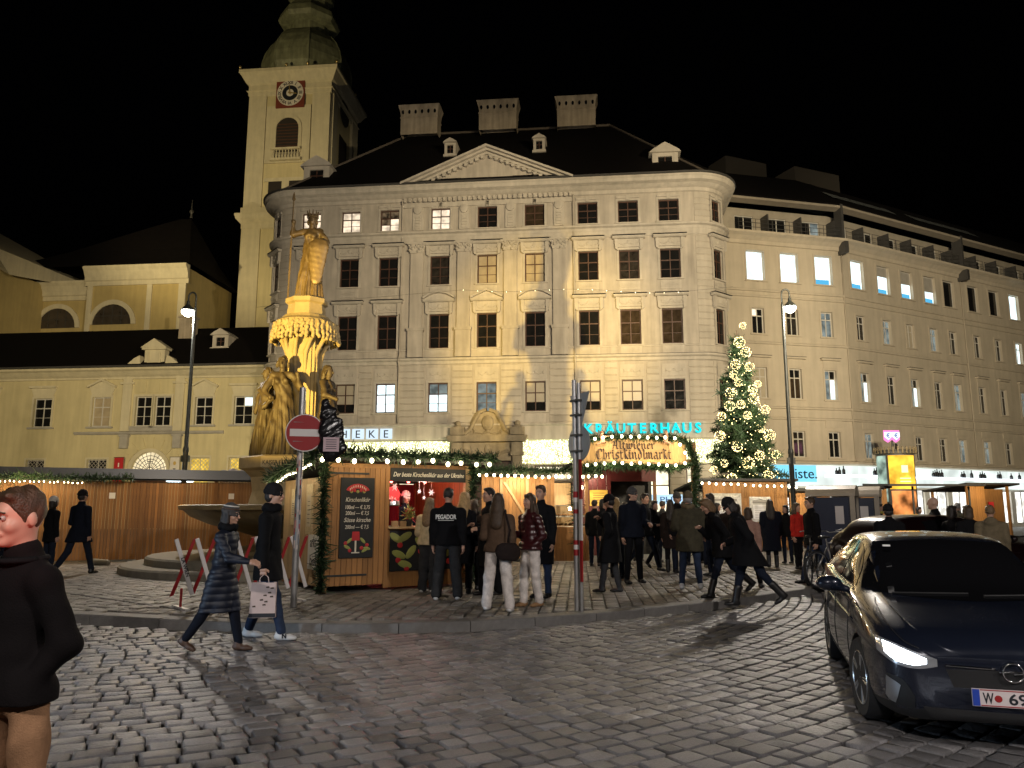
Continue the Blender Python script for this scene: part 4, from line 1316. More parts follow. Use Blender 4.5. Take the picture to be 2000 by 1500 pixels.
for a, l, w in ((math.radians(-8), 1.25, .06), (math.radians(100), .85, .08)):
    t = Matrix.Rotation(a, 4, 'Y')
    MB().prism([(-w, -.2), (w, -.2), (w * .6, l * .8), (0, l), (-w * .6, l * .8)], -.24, -.21).map(lambda p: t @ Vector(p)).build('clock_hand', mat('gold_hand', (.45, .32, .1), .4, .6), ck)
sc_ = MB().lathe([(.01, 0), (1.5, 0), (1.5, .06), (.01, .06)], 24, M=Matrix.Translation((TW + .0, TW, 46.3)) @ Matrix.Rotation(PI / 2, 4, 'Y')).build('side_dial', M_LEAD, tower)
MB().box(TW - .1, TW - .08 + .05, TW - 1.2, TW + 1.2, 39.6, 43.2).build('side_bell_opening', M_DARKHOLE, tower)
# lower paired windows
for x in (-1.15, 1.15):
    MB().box(x - .75, x + .75, -.0, .16, 33.9, 36.3).build('tower_window', M_DARKHOLE, tower)
MB().box(-2.4, 2.4, -.03, .14, 36.3, 36.7).box(-.4, .4, -.03, .14, 33.8, 36.3).build('window_trim', M_YTRIM, tower)
# onion dome: octagonal lathe
dp = [(3.6, 49.3), (4.5, 49.5), (5.0, 50.6), (5.05, 51.9), (4.75, 53.1), (4.15, 54.3), (3.4, 55.2), (2.7, 55.8), (2.35, 56.0), (2.3, 57.0), (3.3, 57.2), (3.55, 57.7), (3.3, 58.5), (2.6, 59.3), (2.3, 59.7), (2.2, 60.2),
      (2.7, 60.8), (2.8, 62.0), (2.2, 63.4), (1.2, 64.8), (.5, 66.2), (.2, 68)]
MB().lathe(dp, 8, (0, TW, 0), a0=PI / 8).build('dome', M_COPPER, tower)
rb = MB()
for j in range(8):
    a = PI / 8 + 2 * PI * j / 8
    rb.tube([(r_ * 1.005 * math.cos(a), TW + r_ * 1.005 * math.sin(a), z) for r_, z in dp[1:7]], .07, 4)
rb.build('dome_ribs', M_COPPER, tower)
gl = MB().lathe([(.03, 0), (.16, .12), (.16, .3), (.03, .42)], 8).mesh('gilt_ball', mat('gilt', (.6, .45, .2), .3, .8), True)
for x, y in ((-TW - .8, -.8), (-.2, -.8), (2.2, -.8), (TW + .8, -.8), (TW + .8, 6)): inst(gl, 'gilt_ball', tower, (x, y, 49.2))

# ---------------------------------------------------------------- smooth solid modelling (distance field -> surface net)
def surface_net(D, org, h):
    ins = D < 0
    nx, ny, nz = D.shape
    acc = np.zeros((nx - 1, ny - 1, nz - 1, 3), np.float32)
    cnt = np.zeros((nx - 1, ny - 1, nz - 1), np.float32)
    edges = []
    for ax in range(3):
        sl0 = [slice(None)] * 3; sl1 = [slice(None)] * 3
        sl0[ax] = slice(0, -1); sl1[ax] = slice(1, None)
        a = D[tuple(sl0)]; b = D[tuple(sl1)]
        cr = ins[tuple(sl0)] != ins[tuple(sl1)]
        idx = np.argwhere(cr)
        if len(idx) == 0: continue
        av = a[cr]; bv = b[cr]
        t = av / (av - bv)
        pos = idx.astype(np.float32)
        pos[:, ax] += t
        o1, o2 = [q for q in range(3) if q != ax]
        for d1 in (0, -1):
            for d2 in (0, -1):
                c = idx.copy(); c[:, o1] += d1; c[:, o2] += d2
                ok = (c >= 0).all(1) & (c[:, 0] < nx - 1) & (c[:, 1] < ny - 1) & (c[:, 2] < nz - 1)
                np.add.at(acc, tuple(c[ok].T), pos[ok]); np.add.at(cnt, tuple(c[ok].T), 1)
        edges.append((ax, idx, av < 0))
    cells = cnt > 0
    vid = np.full(cells.shape, -1, np.int64)
    vid[cells] = np.arange(cells.sum())
    V = acc[cells] / cnt[cells][:, None] * h + np.asarray(org, np.float32)
    Q = []
    for ax, idx, inside in edges:
        o1, o2 = (ax + 1) % 3, (ax + 2) % 3
        ok = (idx[:, o1] > 0) & (idx[:, o2] > 0) & (idx[:, o1] < D.shape[o1] - 1) & (idx[:, o2] < D.shape[o2] - 1)
        idx = idx[ok]; inside = inside[ok]
        q = []
        for d1, d2 in ((0, 0), (-1, 0), (-1, -1), (0, -1)):
            c = idx.copy(); c[:, o1] += d1; c[:, o2] += d2
            q.append(vid[tuple(c.T)])
        q = np.stack(q, 1)
        q[~inside] = q[~inside][:, ::-1]
        Q.append(q)
    return V, np.concatenate(Q)


class Blob:
    """smooth union of tapered limbs and ellipsoids; subtractions and plane cuts"""

    def __init__(s, h=.012, k=.03):
        s.h = h; s.k = k; s.p = []; s.cuts = []; s.disp = None; s.sub = []

    def cone(s, a, b, ra, rb=None, f=(1, 1, 1), k=None):
        s.p.append(('c', np.array(a, float), np.array(b, float), ra, ra if rb is None else rb, np.array(f, float), k)); return s

    def path(s, pts, rad, f=(1, 1, 1), k=None):
        for i in range(len(pts) - 1):
            r0 = rad[i] if isinstance(rad, (list, tuple)) else rad
            r1 = rad[i + 1] if isinstance(rad, (list, tuple)) else rad
            s.cone(pts[i], pts[i + 1], r0, r1, f, k)
        return s

    def ell(s, c, r, R=None, k=None, sub=False):
        (s.sub if sub else s.p).append(('e', np.array(c, float), np.array(r, float), None if R is None else np.array(R, float), None, None, k)); return s

    def cut(s, n, d):
        """keep n.p > d"""
        s.cuts.append((np.array(n, float), d)); return s

    def _eval(s, q, P):
        if q[0] == 'c':
            _, a, b, ra, rb, f, _k = q
            ab = b - a; L2 = max(1e-9, float(ab @ ab))
            w = P - a
            t = np.clip((w @ ab) / L2, 0, 1)
            d = (w - t[..., None] * ab) / f
            return np.sqrt((d * d).sum(-1)) - (ra + (rb - ra) * t)
        _, c, r, R = q[:4]
        w = P - c
        if R is not None: w = w @ R
        k0 = np.sqrt(((w / r) ** 2).sum(-1)); k1 = np.sqrt(((w / (r * r)) ** 2).sum(-1)) + 1e-6
        return k0 * (k0 - 1) / k1

    def _box(s, q):
        if q[0] == 'c':
            r = max(q[3], q[4]) * np.maximum(q[5], 1)
            return np.minimum(q[1], q[2]) - r, np.maximum(q[1], q[2]) + r
        r = q[2].max() if q[3] is not None else q[2]
        return q[1] - r, q[1] + r

    def solve(s):
        h = s.h
        bs = [s._box(q) for q in s.p]
        lo = np.min([b[0] for b in bs], 0) - 3 * h - .01; hi = np.max([b[1] for b in bs], 0) + 3 * h + .01
        n = np.ceil((hi - lo) / h).astype(int) + 1
        ax = [lo[i] + h * np.arange(n[i]) for i in range(3)]
        D = np.full(n, .3, np.float32)
        def region(b, pad):
            i0 = np.clip(np.floor((b[0] - pad - lo) / h).astype(int), 0, n - 1); i1 = np.clip(np.ceil((b[1] + pad - lo) / h).astype(int) + 1, 1, n)
            sl = tuple(slice(i0[i], i1[i]) for i in range(3))
            G = np.stack(np.meshgrid(*[ax[i][sl[i]] for i in range(3)], indexing='ij'), -1)
            return sl, G
        for q, b in zip(s.p, bs):
            k = q[6] if q[6] is not None else s.k
            sl, G = region(b, 2 * k + 2 * h)
            d = s._eval(q, G).astype(np.float32); o = D[sl]
            hh = np.clip(.5 + .5 * (o - d) / k, 0, 1)
            D[sl] = o + (d - o) * hh - k * hh * (1 - hh)
        for q in s.sub:
            sl, G = region(s._box(q), 2 * h)
            d = s._eval(q, G); k = .01
            o = D[sl]; hh = np.clip(.5 - .5 * (o + d) / k, 0, 1)
            D[sl] = o + (-d - o) * hh + k * hh * (1 - hh)
        if s.cuts or s.disp is not None:
            G = np.stack(np.meshgrid(*ax, indexing='ij'), -1)
            if s.disp is not None: D = D + s.disp(G).astype(np.float32)
            for nn, d in s.cuts: D = np.maximum(D, (d - G @ nn).astype(np.float32))
        D[0] = D[-1] = .3; D[:, 0] = D[:, -1] = .3; D[:, :, 0] = D[:, :, -1] = .3
        return surface_net(D, lo, h)

    def mesh(s, name, m):
        V, Q = s.solve()
        return np_mesh(name, V, Q, m)

    def build(s, name, m, parent):
        return inst(s.mesh(name, m), name, parent)


def folds(seed, amp, fx=14.0, fz=5.0, n=3):
    r = np.random.default_rng(seed)
    W = [(r.normal(0, fx), r.normal(0, fx), r.normal(0, fz), r.uniform(0, 6.3)) for _ in range(n)]
    def fn(P):
        o = 0
        for a, b, c, d in W: o = o + np.sin(P[..., 0] * a + P[..., 1] * b + P[..., 2] * c + d)
        return o * amp / n
    return fn


def quilt(step, amp, base=None):
    def fn(P):
        o = amp * (1 - np.abs(np.sin(P[..., 2] * PI / step)) ** .6) * 1.6
        return o + (base(P) if base else 0)
    return fn


def rot_x(a): c, s = math.cos(a), math.sin(a); return np.array([[1, 0, 0], [0, c, -s], [0, s, c]])
def rot_z(a): c, s = math.cos(a), math.sin(a); return np.array([[c, -s, 0], [s, c, 0], [0, 0, 1]])
def rot_y(a): c, s = math.cos(a), math.sin(a); return np.array([[c, 0, s], [0, 1, 0], [-s, 0, c]])


# ---------------------------------------------------------------- people
SKIN = mat('skin', (.52, .30, .21), .5, var=.08, scale=9)
SKIN2 = mat('pale_skin', (.58, .36, .27), .5, var=.08, scale=9)


def cloth(name, col, rough=.9, **k): return mat('cloth_' + name, col, rough, var=.25, scale=14, bump=.25, bscale=160, spec=.15, **k)


C_BLACK = cloth('black', (.0065, .0065, .0075)); C_NAVY = cloth('navy', (.007, .009, .016)); C_GREY = cloth('grey', (.04, .04, .042))
C_JEAN = cloth('jeans', (.028, .042, .08)); C_DJEAN = cloth('dark_jeans', (.012, .016, .028)); C_CREAM = cloth('cream', (.58, .46, .29))
C_WHITE = cloth('white', (.72, .66, .62)); C_BROWN = cloth('brown', (.10, .062, .04)); C_OLIVE = cloth('olive', (.065, .058, .038))
C_MAROON = mat('shiny_maroon', (.045, .008, .01), .3, var=.2, scale=10, spec=.6)
C_PUFF = mat('navy_puffer', (.007, .0105, .023), .55, var=.2, scale=10); C_PINK = cloth('dusty_pink', (.38, .22, .17)); C_TAN = cloth('tan', (.30, .165, .09))
C_RED = cloth('red', (.55, .03, .02)); C_KHAKI = cloth('khaki', (.16, .125, .075)); C_DBROWN = cloth('dark_brown', (.02, .013, .011))
SH_BLACK = mat('black_leather', (.012, .011, .011), .4); SH_WHITE = mat('white_sneaker', (.68, .68, .68), .5); SH_TAN = mat('tan_suede', (.30, .17, .08), .9); SH_BROWN = mat('brown_leather', (.07, .035, .02), .5)
H_DARK = mat('dark_hair', (.018, .012, .009), .5, var=.4, scale=30, bump=.4, bscale=120); H_BROWN = mat('brown_hair', (.06, .035, .018), .5, var=.4, scale=30, bump=.4, bscale=120)
H_BLOND = mat('blond_hair', (.42, .27, .11), .5, var=.35, scale=30, bump=.4, bscale=120); H_LBROWN = mat('light_brown_hair', (.18, .11, .055), .5, var=.35, scale=30, bump=.4, bscale=120)
H_GREY = mat('grey_hair', (.3, .28, .26), .6, var=.3, scale=30)
K_GREY = cloth('knit_grey', (.075, .07, .068)); K_WHITE = cloth('knit_white', (.62, .58, .52)); K_BLACK = cloth('knit_black', (.014, .013, .014))
M_SCL = mat('eye_white', (.42, .38, .35), .25)
M_EYE = mat('dark_eye', (.02, .015, .012), .15); M_LIP = mat('lips', (.32, .11, .09), .45)


def hand_prims(b, wrist, d, n, s, side, grip=0.5):
    """palm and five separate bent fingers; d: pointing direction, n: palm normal"""
    d = np.array(d, float); d /= np.linalg.norm(d)
    n = np.array(n, float); n -= d * (n @ d); n /= np.linalg.norm(n)
    t = np.cross(d, n)
    w = np.array(wrist, float)
    p = w + d * .05 * s
    b.cone(w, w + d * .03 * s, .024 * s, .027 * s, k=.012)
    b.cone(p - t * .02 * s, p + t * .02 * s, .022 * s, .022 * s, k=.015)
    b.cone(p + d * .035 * s - t * .025 * s, p + d * .035 * s + t * .025 * s, .015 * s, .015 * s, k=.015)
    for k in range(4):
        o = (k - 1.5) * .0195 * s
        L = (.062, .072, .068, .052)[k] * s
        a = p + d * .045 * s + t * o * 1.05
        th = .35 + grip * .9 + .06 * k
        m = a + (d * math.cos(th * .5) + n * math.sin(th * .5)) * L * .5
        e = m + (d * math.cos(th * 1.4) + n * math.sin(th * 1.4)) * L * .5
        b.cone(a, m, .0098 * s, .009 * s, k=.004); b.cone(m, e, .009 * s, .0075 * s, k=.004)
    a = p - t * .026 * s * side - d * .01 * s
    m = a - t * .026 * s * side + d * .022 * s + n * .012 * s
    b.cone(a, m, .012 * s, .011 * s, k=.01); b.cone(m, m + d * .026 * s + n * .012 * s, .0105 * s, .009 * s, k=.004)


def person(label, pos, H=1.72, rz=0.0, legs=((0, 0), (0, 0)), arms=('down', 'down'), lean=0.0, turn=0.0, nod=0.0, coat=None, hem=.78, flare=1.0, puff=0, legc=None, wide=1.0,
           shoes=None, hair='short', hairc=None, hat=None, hatc=None, scarf=None, skin=None, vox=.014, face=False, stance=.1, build=1.0, collar=True, group=None, boots=False, fold=1.0, name='person', seat=None):
    """stands at pos, facing -y turned by rz; legs: (swing, knee) right then left; arms: pose names right then left"""
    coat = coat or C_BLACK; legc = legc or C_DJEAN; shoes = shoes or SH_BLACK; hairc = hairc or H_DARK; skin = skin or SKIN
    s = H / 1.75
    seed = abs(hash(label)) % 9999 if False else sum(ord(c) * (i + 1) for i, c in enumerate(label)) % 9999
    t = T(name, label, 'person', pos, rz, group)
    B = build
    RL_ = rot_x(lean)
    J = {}
    # legs
    low = 9
    for i, sx in enumerate((-1, 1)):
        sw, kn = legs[i]
        hip = np.array([sx * .095, 0, 0.0])
        knee = hip + np.array([sx * (stance - .095) * .5, -math.sin(sw) * .43, -math.cos(sw) * .43])
        an = knee + np.array([sx * (stance - .095) * .5, -math.sin(sw - kn) * .41, -math.cos(sw - kn) * .41])
        J[('hip', i)], J[('knee', i)], J[('ank', i)] = hip, knee, an
        low = min(low, an[2])
    base = .085 - low
    for key in list(J): J[key] = (J[key] + (0, 0, base)) * s
    hz = base * s
    HP = np.array([0, 0, hz])
    def U(x, y, z):   # upper-body point: z above the hips (unscaled), leaned
        return HP + RL_ @ (np.array([x, y, z]) * s)
    neckp = U(0, .0, .55)
    HR = RL_ @ rot_x(-lean * .7 + nod) @ rot_z(turn)
    hc = U(0, -.012, .72)
    def Hd(x, y, z): return hc + HR @ (np.array([x, y, z]) * s)
    # arms
    W = {}
    for i, sx in enumerate((-1, 1)):
        pose = arms[i]
        sh = U(sx * .178 * B, 0, .465)
        tab = {'down': ((.10, .04, -1), (.02, -.16, -1)), 'pocket': ((.2, .2, -.95), (-.42, -.46, -.72)), 'front': ((.12, .05, -1), (-.35, -.95, .18)),
               'hold': ((.15, .0, -1), (-.15, -1, -.05)), 'phone': ((.16, -.35, -.9), (-.5, -.55, .75)), 'cross': ((.18, -.1, -1), (-1, -.55, .12)),
               'back': ((.12, .42, -.9), (.0, .1, -1)), 'fore': ((.12, -.42, -.9), (-.02, -.6, -.8)), 'up': ((.55, -.1, .55), (.1, -.1, 1)), 'bag': ((.08, -.08, -1), (.0, -.06, -1)), 'reach': ((.1, -.5, -.75), (-.1, -1, -.1))}
        a, c = tab[pose]
        a = np.array([a[0] * sx, a[1], a[2]]); c = np.array([c[0] * sx, c[1], c[2]])
        a = RL_ @ (a / np.linalg.norm(a)); c = RL_ @ (c / np.linalg.norm(c))
        el = sh + a * .285 * s; wr = el + c * .255 * s
        W[i] = (sh, el, wr, c)
    # ---- body: one continuous surface from head to feet
    b = Blob(vox * (.75 if face else 1.0), .02)
    b.cone(U(0, 0, .06), U(0, 0, .42), .115 * s * B, .13 * s * B, (1, .7, 1))
    b.cone(U(-.12, 0, .45), U(.12, 0, .45), .05 * s, .05 * s, (1, .9, 1))
    b.cone(neckp - (0, 0, .04), Hd(0, .015, -.07), .052 * s, .05 * s)
    for i in range(2):
        b.path([J[('hip', i)], J[('knee', i)], J[('ank', i)]], [.058 * s * B, .042 * s, .033 * s])
        sh, el, wr, c = W[i]
        b.path([sh, el, wr], [.042 * s, .034 * s, .026 * s])
    b.ell(Hd(0, .006, .025), np.array([.074, .094, .1]) * s, HR)
    b.ell(Hd(0, -.022, -.04), np.array([.058, .068, .075]) * s, HR)
    b.cone(Hd(0, -.06, -.085), Hd(0, -.07, -.09), .026 * s, .024 * s)
    b.cone(Hd(0, -.092, .018), Hd(0, -.112, -.022), .009 * s, .0145 * s, k=.012)
    b.cone(Hd(-.03, -.082, .034), Hd(.03, -.082, .034), .012 * s, .012 * s, k=.015)
    for sx in (-1, 1):
        b.ell(Hd(sx * .076, .012, -.005), np.array([.012, .02, .032]) * s, HR, k=.008)
        b.ell(Hd(sx * .032, -.1, .012), np.array([.019, .018, .012]) * s, HR, sub=True)
        b.ell(Hd(sx * .04, -.062, -.025), np.array([.022, .026, .024]) * s, HR)
    if face:
        b.cone(Hd(-.018, -.09, -.056), Hd(.018, -.09, -.056), .0085 * s, k=.012)
    V, Q = b.solve()
    VV, QQ, off = [V], [Q], len(V)
    for i in range(2):
        if arms[i] == 'pocket': continue
        sh, el, wr, c = W[i]
        hb = Blob(.0062 if vox < .012 else .0085, .01)
        sx = (-1, 1)[i]
        nrm = RL_ @ np.array([-sx, -.2, 0]) if arms[i] in ('down', 'bag', 'back', 'fore') else np.array([-sx * .6, 0, -.8])
        hand_prims(hb, wr - c * .01, c, nrm, s * 1.06, sx, .95 if arms[i] in ('bag', 'phone', 'up', 'hold') else .45)
        v2, q2 = hb.solve(); VV.append(v2); QQ.append(q2 + off); off += len(v2)
    inst(np_mesh('body', np.concatenate(VV), np.concatenate(QQ), skin), 'body', t)
    # ---- eyes, brows and mouth
    if face:
        for sx in (-1, 1):
            MB().ball(Hd(sx * .032, -.084, .0125), .0118 * s, 8).build('eye', M_SCL, t, True)
            MB().ball(Hd(sx * .032, -.0925, .0125), .0058 * s, 8).build('iris', M_EYE, t, True)
            MB().tube([Hd(sx * .016, -.098, .034), Hd(sx * .034, -.097, .039), Hd(sx * .05, -.084, .033)], .0035 * s, 5).build('brow', hairc, t, True)
        MB().tube([Hd(-.024, -.088, -.057), Hd(-.009, -.1, -.053), Hd(.009, -.1, -.053), Hd(.024, -.088, -.057)], .0048 * s, 6).build('mouth', M_LIP, t, True)
    # ---- trousers
    b = Blob(vox, .02)
    for i in range(2):
        an = J[('ank', i)]; kn = J[('knee', i)]
        b.path([J[('hip', i)] + (0, 0, .02), kn, an + (kn - an) * (.02 if not boots else .35)], [.088 * s * min(B, 1.1), .066 * s * (1 + (wide - 1) * .6), .052 * s * wide])
    b.ell(HP + (0, .01, .0), np.array([.15, .108, .12]) * s)
    b.disp = folds(seed, .008 * min(fold, 1.35), 22, 26)
    b.build('trousers', legc, t)
    # ---- shoes
    for i in range(2):
        an = J[('ank', i)]; sw, kn = legs[i]
        pt = max(-.9, min(.5, (sw - kn) * .8)) if an[2] > .1 * s or abs(sw - kn) > .3 else 0
        R = rot_x(-pt) if an[2] > .1 * s else np.eye(3)
        f = lambda x, y, z: an + R @ (np.array([x, y, z]) * s)
        b = Blob(min(vox, .011), .02)
        b.cone(f(0, .035, -.045), f(0, -.1, -.055), .04 * s, .04 * s, (1, 1, .85)).cone(f(0, -.1, -.055), f(0, -.155, -.06), .04 * s, .03 * s, (1.1, 1, .8))
        b.cone(f(0, .01, .0), f(0, .0, -.04), .047 * s, .048 * s)
        if boots: b.cone(an + (J[('knee', i)] - an) * .5, an, .062 * s, .056 * s)
        b.cut((0, 0, 1), an[2] - .083 * s if an[2] <= .1 * s else -1)
        b.build('shoe', shoes, t)
    # ---- coat
    b = Blob(vox, .03)
    b.cone(U(0, .005, .12), U(0, .0, .40), .15 * s * B, .16 * s * B, (1, .74, 1))
    for sx in (-1, 1): b.cone(U(sx * .02, .01, .50), U(sx * .15 * B, .0, .452), .075 * s, .078 * s, (1, .95, 1))
    for i in range(2):
        sh, el, wr, c = W[i]
        b.path([sh - (0, 0, .01), el, wr - c * .012 * s], [.07 * s * B, .06 * s * B, .05 * s * B])
    hemz = hz + (hem - .9) * s
    top = U(0, 0, .14)
    drop = HP + np.array([0, 0.0, hemz - hz])
    mid = (J[('knee', 0)] + J[('knee', 1)]) / 2
    q = max(0, (hz - hemz) / (hz - mid[2] + 1e-6))
    drop[:2] += (mid[:2] - HP[:2]) * min(1, q)
    spread = abs(J[('knee', 0)][1] - J[('knee', 1)][1]) * .5 * min(1, q)
    b.cone(top, drop - (0, 0, .05), .15 * s * B, .178 * s * B * flare, (1, .82 + spread * 1.2, 1))
    for i in range(2):
        kn = J[('knee', i)]; hp = J[('hip', i)]
        b.cone(hp, hp + (kn - hp) * 1.0, .122 * s * B, .105 * s * B * flare)
    if collar: b.cone(U(0, .012, .535), U(0, .005, .57), .082 * s, .075 * s, (1, .95, 1), k=.02)
    if hair == 'hood': b.ell(U(0, .09, .53), np.array([.12, .075, .09]) * s)
    b.cut((0, 0, 1), hemz)
    f1_, f2_ = folds(seed + 3, .011 * min(fold, 1.5), 11, 9, 4), folds(seed + 4, .006 * (fold - 1), 24, 26, 5)
    base_f = f1_ if fold == 1 else (lambda P_, a=f1_, c=f2_: a(P_) + c(P_))
    b.disp = quilt(.085 * s, .0085, folds(seed + 3, .008, 12, 9, 4)) if puff else base_f
    b.build('coat', coat, t)
    if scarf is not None:
        b = Blob(vox, .02)
        for k in range(10):
            a = 2 * PI * k / 10; a2 = 2 * PI * (k + 1) / 10
            b.cone(U(.08 * math.cos(a), .075 * math.sin(a), .575 + .012 * math.sin(3 * a)), U(.08 * math.cos(a2), .075 * math.sin(a2), .575 + .012 * math.sin(3 * a2)), .04 * s)
        b.disp = folds(seed + 5, .008, 40, 40)
        b.build('scarf', scarf, t)
    # ---- hair and hat
    if hair and hair != 'bald':
        b = Blob(vox * .8 if not face else vox * .6, .02)
        if hat is None:
            b.ell(Hd(0, .014, .04), np.array([.083, .1, .102]) * s, HR)
            b.cone(Hd(-.045, -.055, .1), Hd(.045, -.06, .1), .024 * s)
        else:
            b.ell(Hd(0, .035, -.01), np.array([.08, .075, .08]) * s, HR)
        if hair == 'long':
            b.cone(Hd(0, .045, .02), Hd(0, .07, -.14), .08 * s, .1 * s, (1, .7, 1)).cone(Hd(0, .07, -.14), U(0, .12, .38), .1 * s, .085 * s, (1.15, .5, 1))
            for sx in (-1, 1): b.cone(Hd(sx * .072, .0, .02), Hd(sx * .075, -.01, -.17), .024 * s, .03 * s)
        if hair == 'bob':
            b.cone(Hd(0, .045, .02), Hd(0, .05, -.09), .082 * s, .085 * s, (1, .8, 1))
            for sx in (-1, 1): b.cone(Hd(sx * .074, .0, .03), Hd(sx * .074, -.015, -.09), .024 * s, .022 * s)
        n = HR @ np.array([0, .86, .5])
        if hair in ('short', 'hood'):
            b.cut(n, float(n @ Hd(0, -.035, .012)))
        b.disp = folds(seed + 9, .007, 45, 14)
        b.build('hair', hairc, t)
    if hat:
        b = Blob(vox * .8, .015)
        b.ell(Hd(0, .012, .05), np.array([.088, .108, .105]) * s, HR)
        if hat == 'bobble': b.ell(Hd(0, .03, .165), np.array([.04, .04, .04]) * s, HR)
        cutn = HR @ np.array([0, .18, .98])
        b.cut(cutn, float(cutn @ Hd(0, 0, .018)))
        if hat == 'cap':
            pass
        b.disp = folds(seed + 11, .004, 50, 20)
        ho = b.build('hat', hatc or K_BLACK, t)
        b = Blob(vox * .7, .01)
        for k in range(14):
            a, a2 = 2 * PI * k / 14, 2 * PI * (k + 1) / 14
            b.cone(Hd(.081 * math.cos(a), .012 + .1 * math.sin(a), .042 - .018 * math.sin(a) * -1 - .012), Hd(.081 * math.cos(a2), .012 + .1 * math.sin(a2), .042 + .018 * math.sin(a2) - .012), .015 * s, f=(1, 1, 1.7))
        if hat == 'cap': b.cone(Hd(-.04, -.12, .04), Hd(.04, -.12, .04), .022 * s, f=(1, 1.6, .3)).cone(Hd(-.03, -.15, .035), Hd(.03, -.15, .035), .02 * s, f=(1, 1.4, .25))
        b.build('brim', hatc or K_BLACK, ho)
    t['_hz'] = hz
    M = Matrix.Translation(pos) @ Matrix.Rotation(rz, 4, 'Z')
    J['wr'] = [M @ Vector(W[i][2] + W[i][3] * .085 * s) for i in range(2)]
    J['loc'] = [W[i][2] + W[i][3] * .085 * s for i in range(2)]
    J['U'] = U; J['Hd'] = Hd; J['t'] = t; J['M'] = M; J['s'] = s
    return J

# ---------------------------------------------------------------- the people, nearest first
GP = 'people around the christmas market'
def vx(d): return max(.0085, min(.022, d * .0011))
def P_(label, px, py, hpx, z=.08, **k):
    """feet at photo pixel (px, py) on ground height z, head top at pixel row hpx"""
    g = gnd(px, py, z)
    top = at(px, hpx, g.y)
    H = k.pop('H', None) or max(1.5, min(1.92, (top.z - z)))
    k.setdefault('vox', vx(g.y)); k.setdefault('group', GP)
    return person(label, (g.x, g.y, z), H, **k)

W1 = ((.42, .12), (-.38, .35))
W2 = ((-.38, .35), (.42, .12))
ST = ((.04, .06), (-.04, .03))
# man passing close by at the left edge
fm = person('man in dark coat and tan trousers with reddish lit face passing close by', (-1.95, 3.16, 0), 1.61, rz=-.42, legs=((.05, .06), (-.1, .14)), stance=.085, arms=('pocket', 'pocket'), lean=.05, turn=-.12, nod=.12,
            coat=cloth('black_brown', (.006, .0045, .005)), hem=.86, flare=1.02, legc=C_TAN, wide=1.15, fold=2.3, shoes=SH_BROWN, hair='short', hairc=H_BROWN, skin=SKIN2, vox=.0085, face=True, group=GP, build=.94)
uu_ = fm['U']
MB().tube([uu_(.1 * math.cos(q_), .005 + .094 * math.sin(q_), .545) for q_ in [2 * PI * j_ / 20 for j_ in range(21)]], .012, 6).build('collar_edge', C_BLACK, fm['t'], True)
# the walking pair
g = gnd(425, 1272, 0)
wk = person('woman in navy puffer coat and striped knit hat striding beside the tall man', (g.x, g.y, 0), 1.6, rz=1.45, legs=((-.3, .32), (.28, .06)), arms=('reach', 'down'), lean=.08, nod=.1, coat=C_PUFF, hem=.46, flare=.92, puff=1,
            legc=C_NAVY, shoes=SH_BROWN, hair='bob', hairc=H_DARK, hat='beanie', hatc=K_GREY, scarf=C_BLACK, vox=.0095, face=True, group=GP)
g = gnd(515, 1247, 0)
wm = person('tall man in black coat and dark beanie walking with a paper bag', (g.x, g.y, 0), 1.86, rz=1.5, legs=((.34, .12), (-.2, .15)), arms=('bag', 'down'), lean=.04, coat=C_BLACK, hem=.66, flare=1.05, legc=C_JEAN, shoes=SH_WHITE,
            hair='short', hairc=H_DARK, hat='beanie', hatc=K_BLACK, scarf=C_BLACK, vox=.0095, face=True, group=GP)
# far left by the stall wall
P_('person in white knit cap standing by the long plank wall', 92, 1120, 972, rz=2.6, coat=C_BLACK, hem=.7, hat='beanie', hatc=K_WHITE, hair='bob', legs=ST)
P_('person in dark parka walking along the long plank wall', 148, 1122, 953, rz=2.9, legs=W1, coat=C_NAVY, hem=.68, flare=1.15, hair='short', legc=C_DJEAN, hat='beanie', hatc=K_BLACK, arms=('down', 'front'))
P_('dark haired person half hidden behind the man in tan trousers', 4, 1130, 955, rz=2.2, legs=ST, hair='bob', coat=C_BLACK)
# in front of the cherry stall
P_('woman in cream jacket and grey wide trousers at the stall counter', 836, 1157, 975, rz=2.75, legs=ST, coat=C_CREAM, hem=.86, flare=1.15, legc=C_GREY, wide=1.7, shoes=SH_WHITE, hair='long', hairc=H_LBROWN, arms=('hold', 'hold'), build=1.1)
pg = P_('man in black jacket with white back lettering facing the stall', 873, 1172, 957, rz=3.05, legs=((.06, .05), (-.02, .05)), stance=.17, coat=C_BLACK, hem=.84, build=1.2, legc=C_GREY, wide=1.6, shoes=SH_WHITE, hair='short', hairc=H_DARK, turn=-.1)
P_('woman with long blond hair and black coat in the stall queue', 905, 1160, 964, rz=2.8, legs=ST, coat=C_BLACK, hem=.5, hair='long', hairc=H_BLOND, legc=C_BLACK, arms=('down', 'front'))
P_('woman with brown hair and dark coat carrying a beige shoulder bag', 924, 1152, 978, rz=2.6, legs=ST, coat=C_DBROWN, hem=.7, hair='long', hairc=H_BROWN, legc=C_BLACK, scarf=C_DBROWN)
P_('dark haired person in long black coat standing in profile', 955, 1163, 955, rz=-1.2, legs=((.1, .05), (-.12, .1)), coat=C_BLACK, hem=.45, flare=1.1, hair='short', hairc=H_DARK, legc=C_BLACK, wide=1.5, arms=('front', 'hold'), face=True)
bw = P_('woman in brown jacket and white trousers seen from behind', 972, 1194, 966, rz=2.9, legs=((-.04, .04), (.1, .02)), stance=.2, coat=C_BROWN, hem=.86, flare=1.12, build=1.08, legc=C_WHITE, wide=1.5, shoes=SH_WHITE, hair='long', hairc=H_BROWN, arms=('down', 'front'), scarf=C_BROWN)
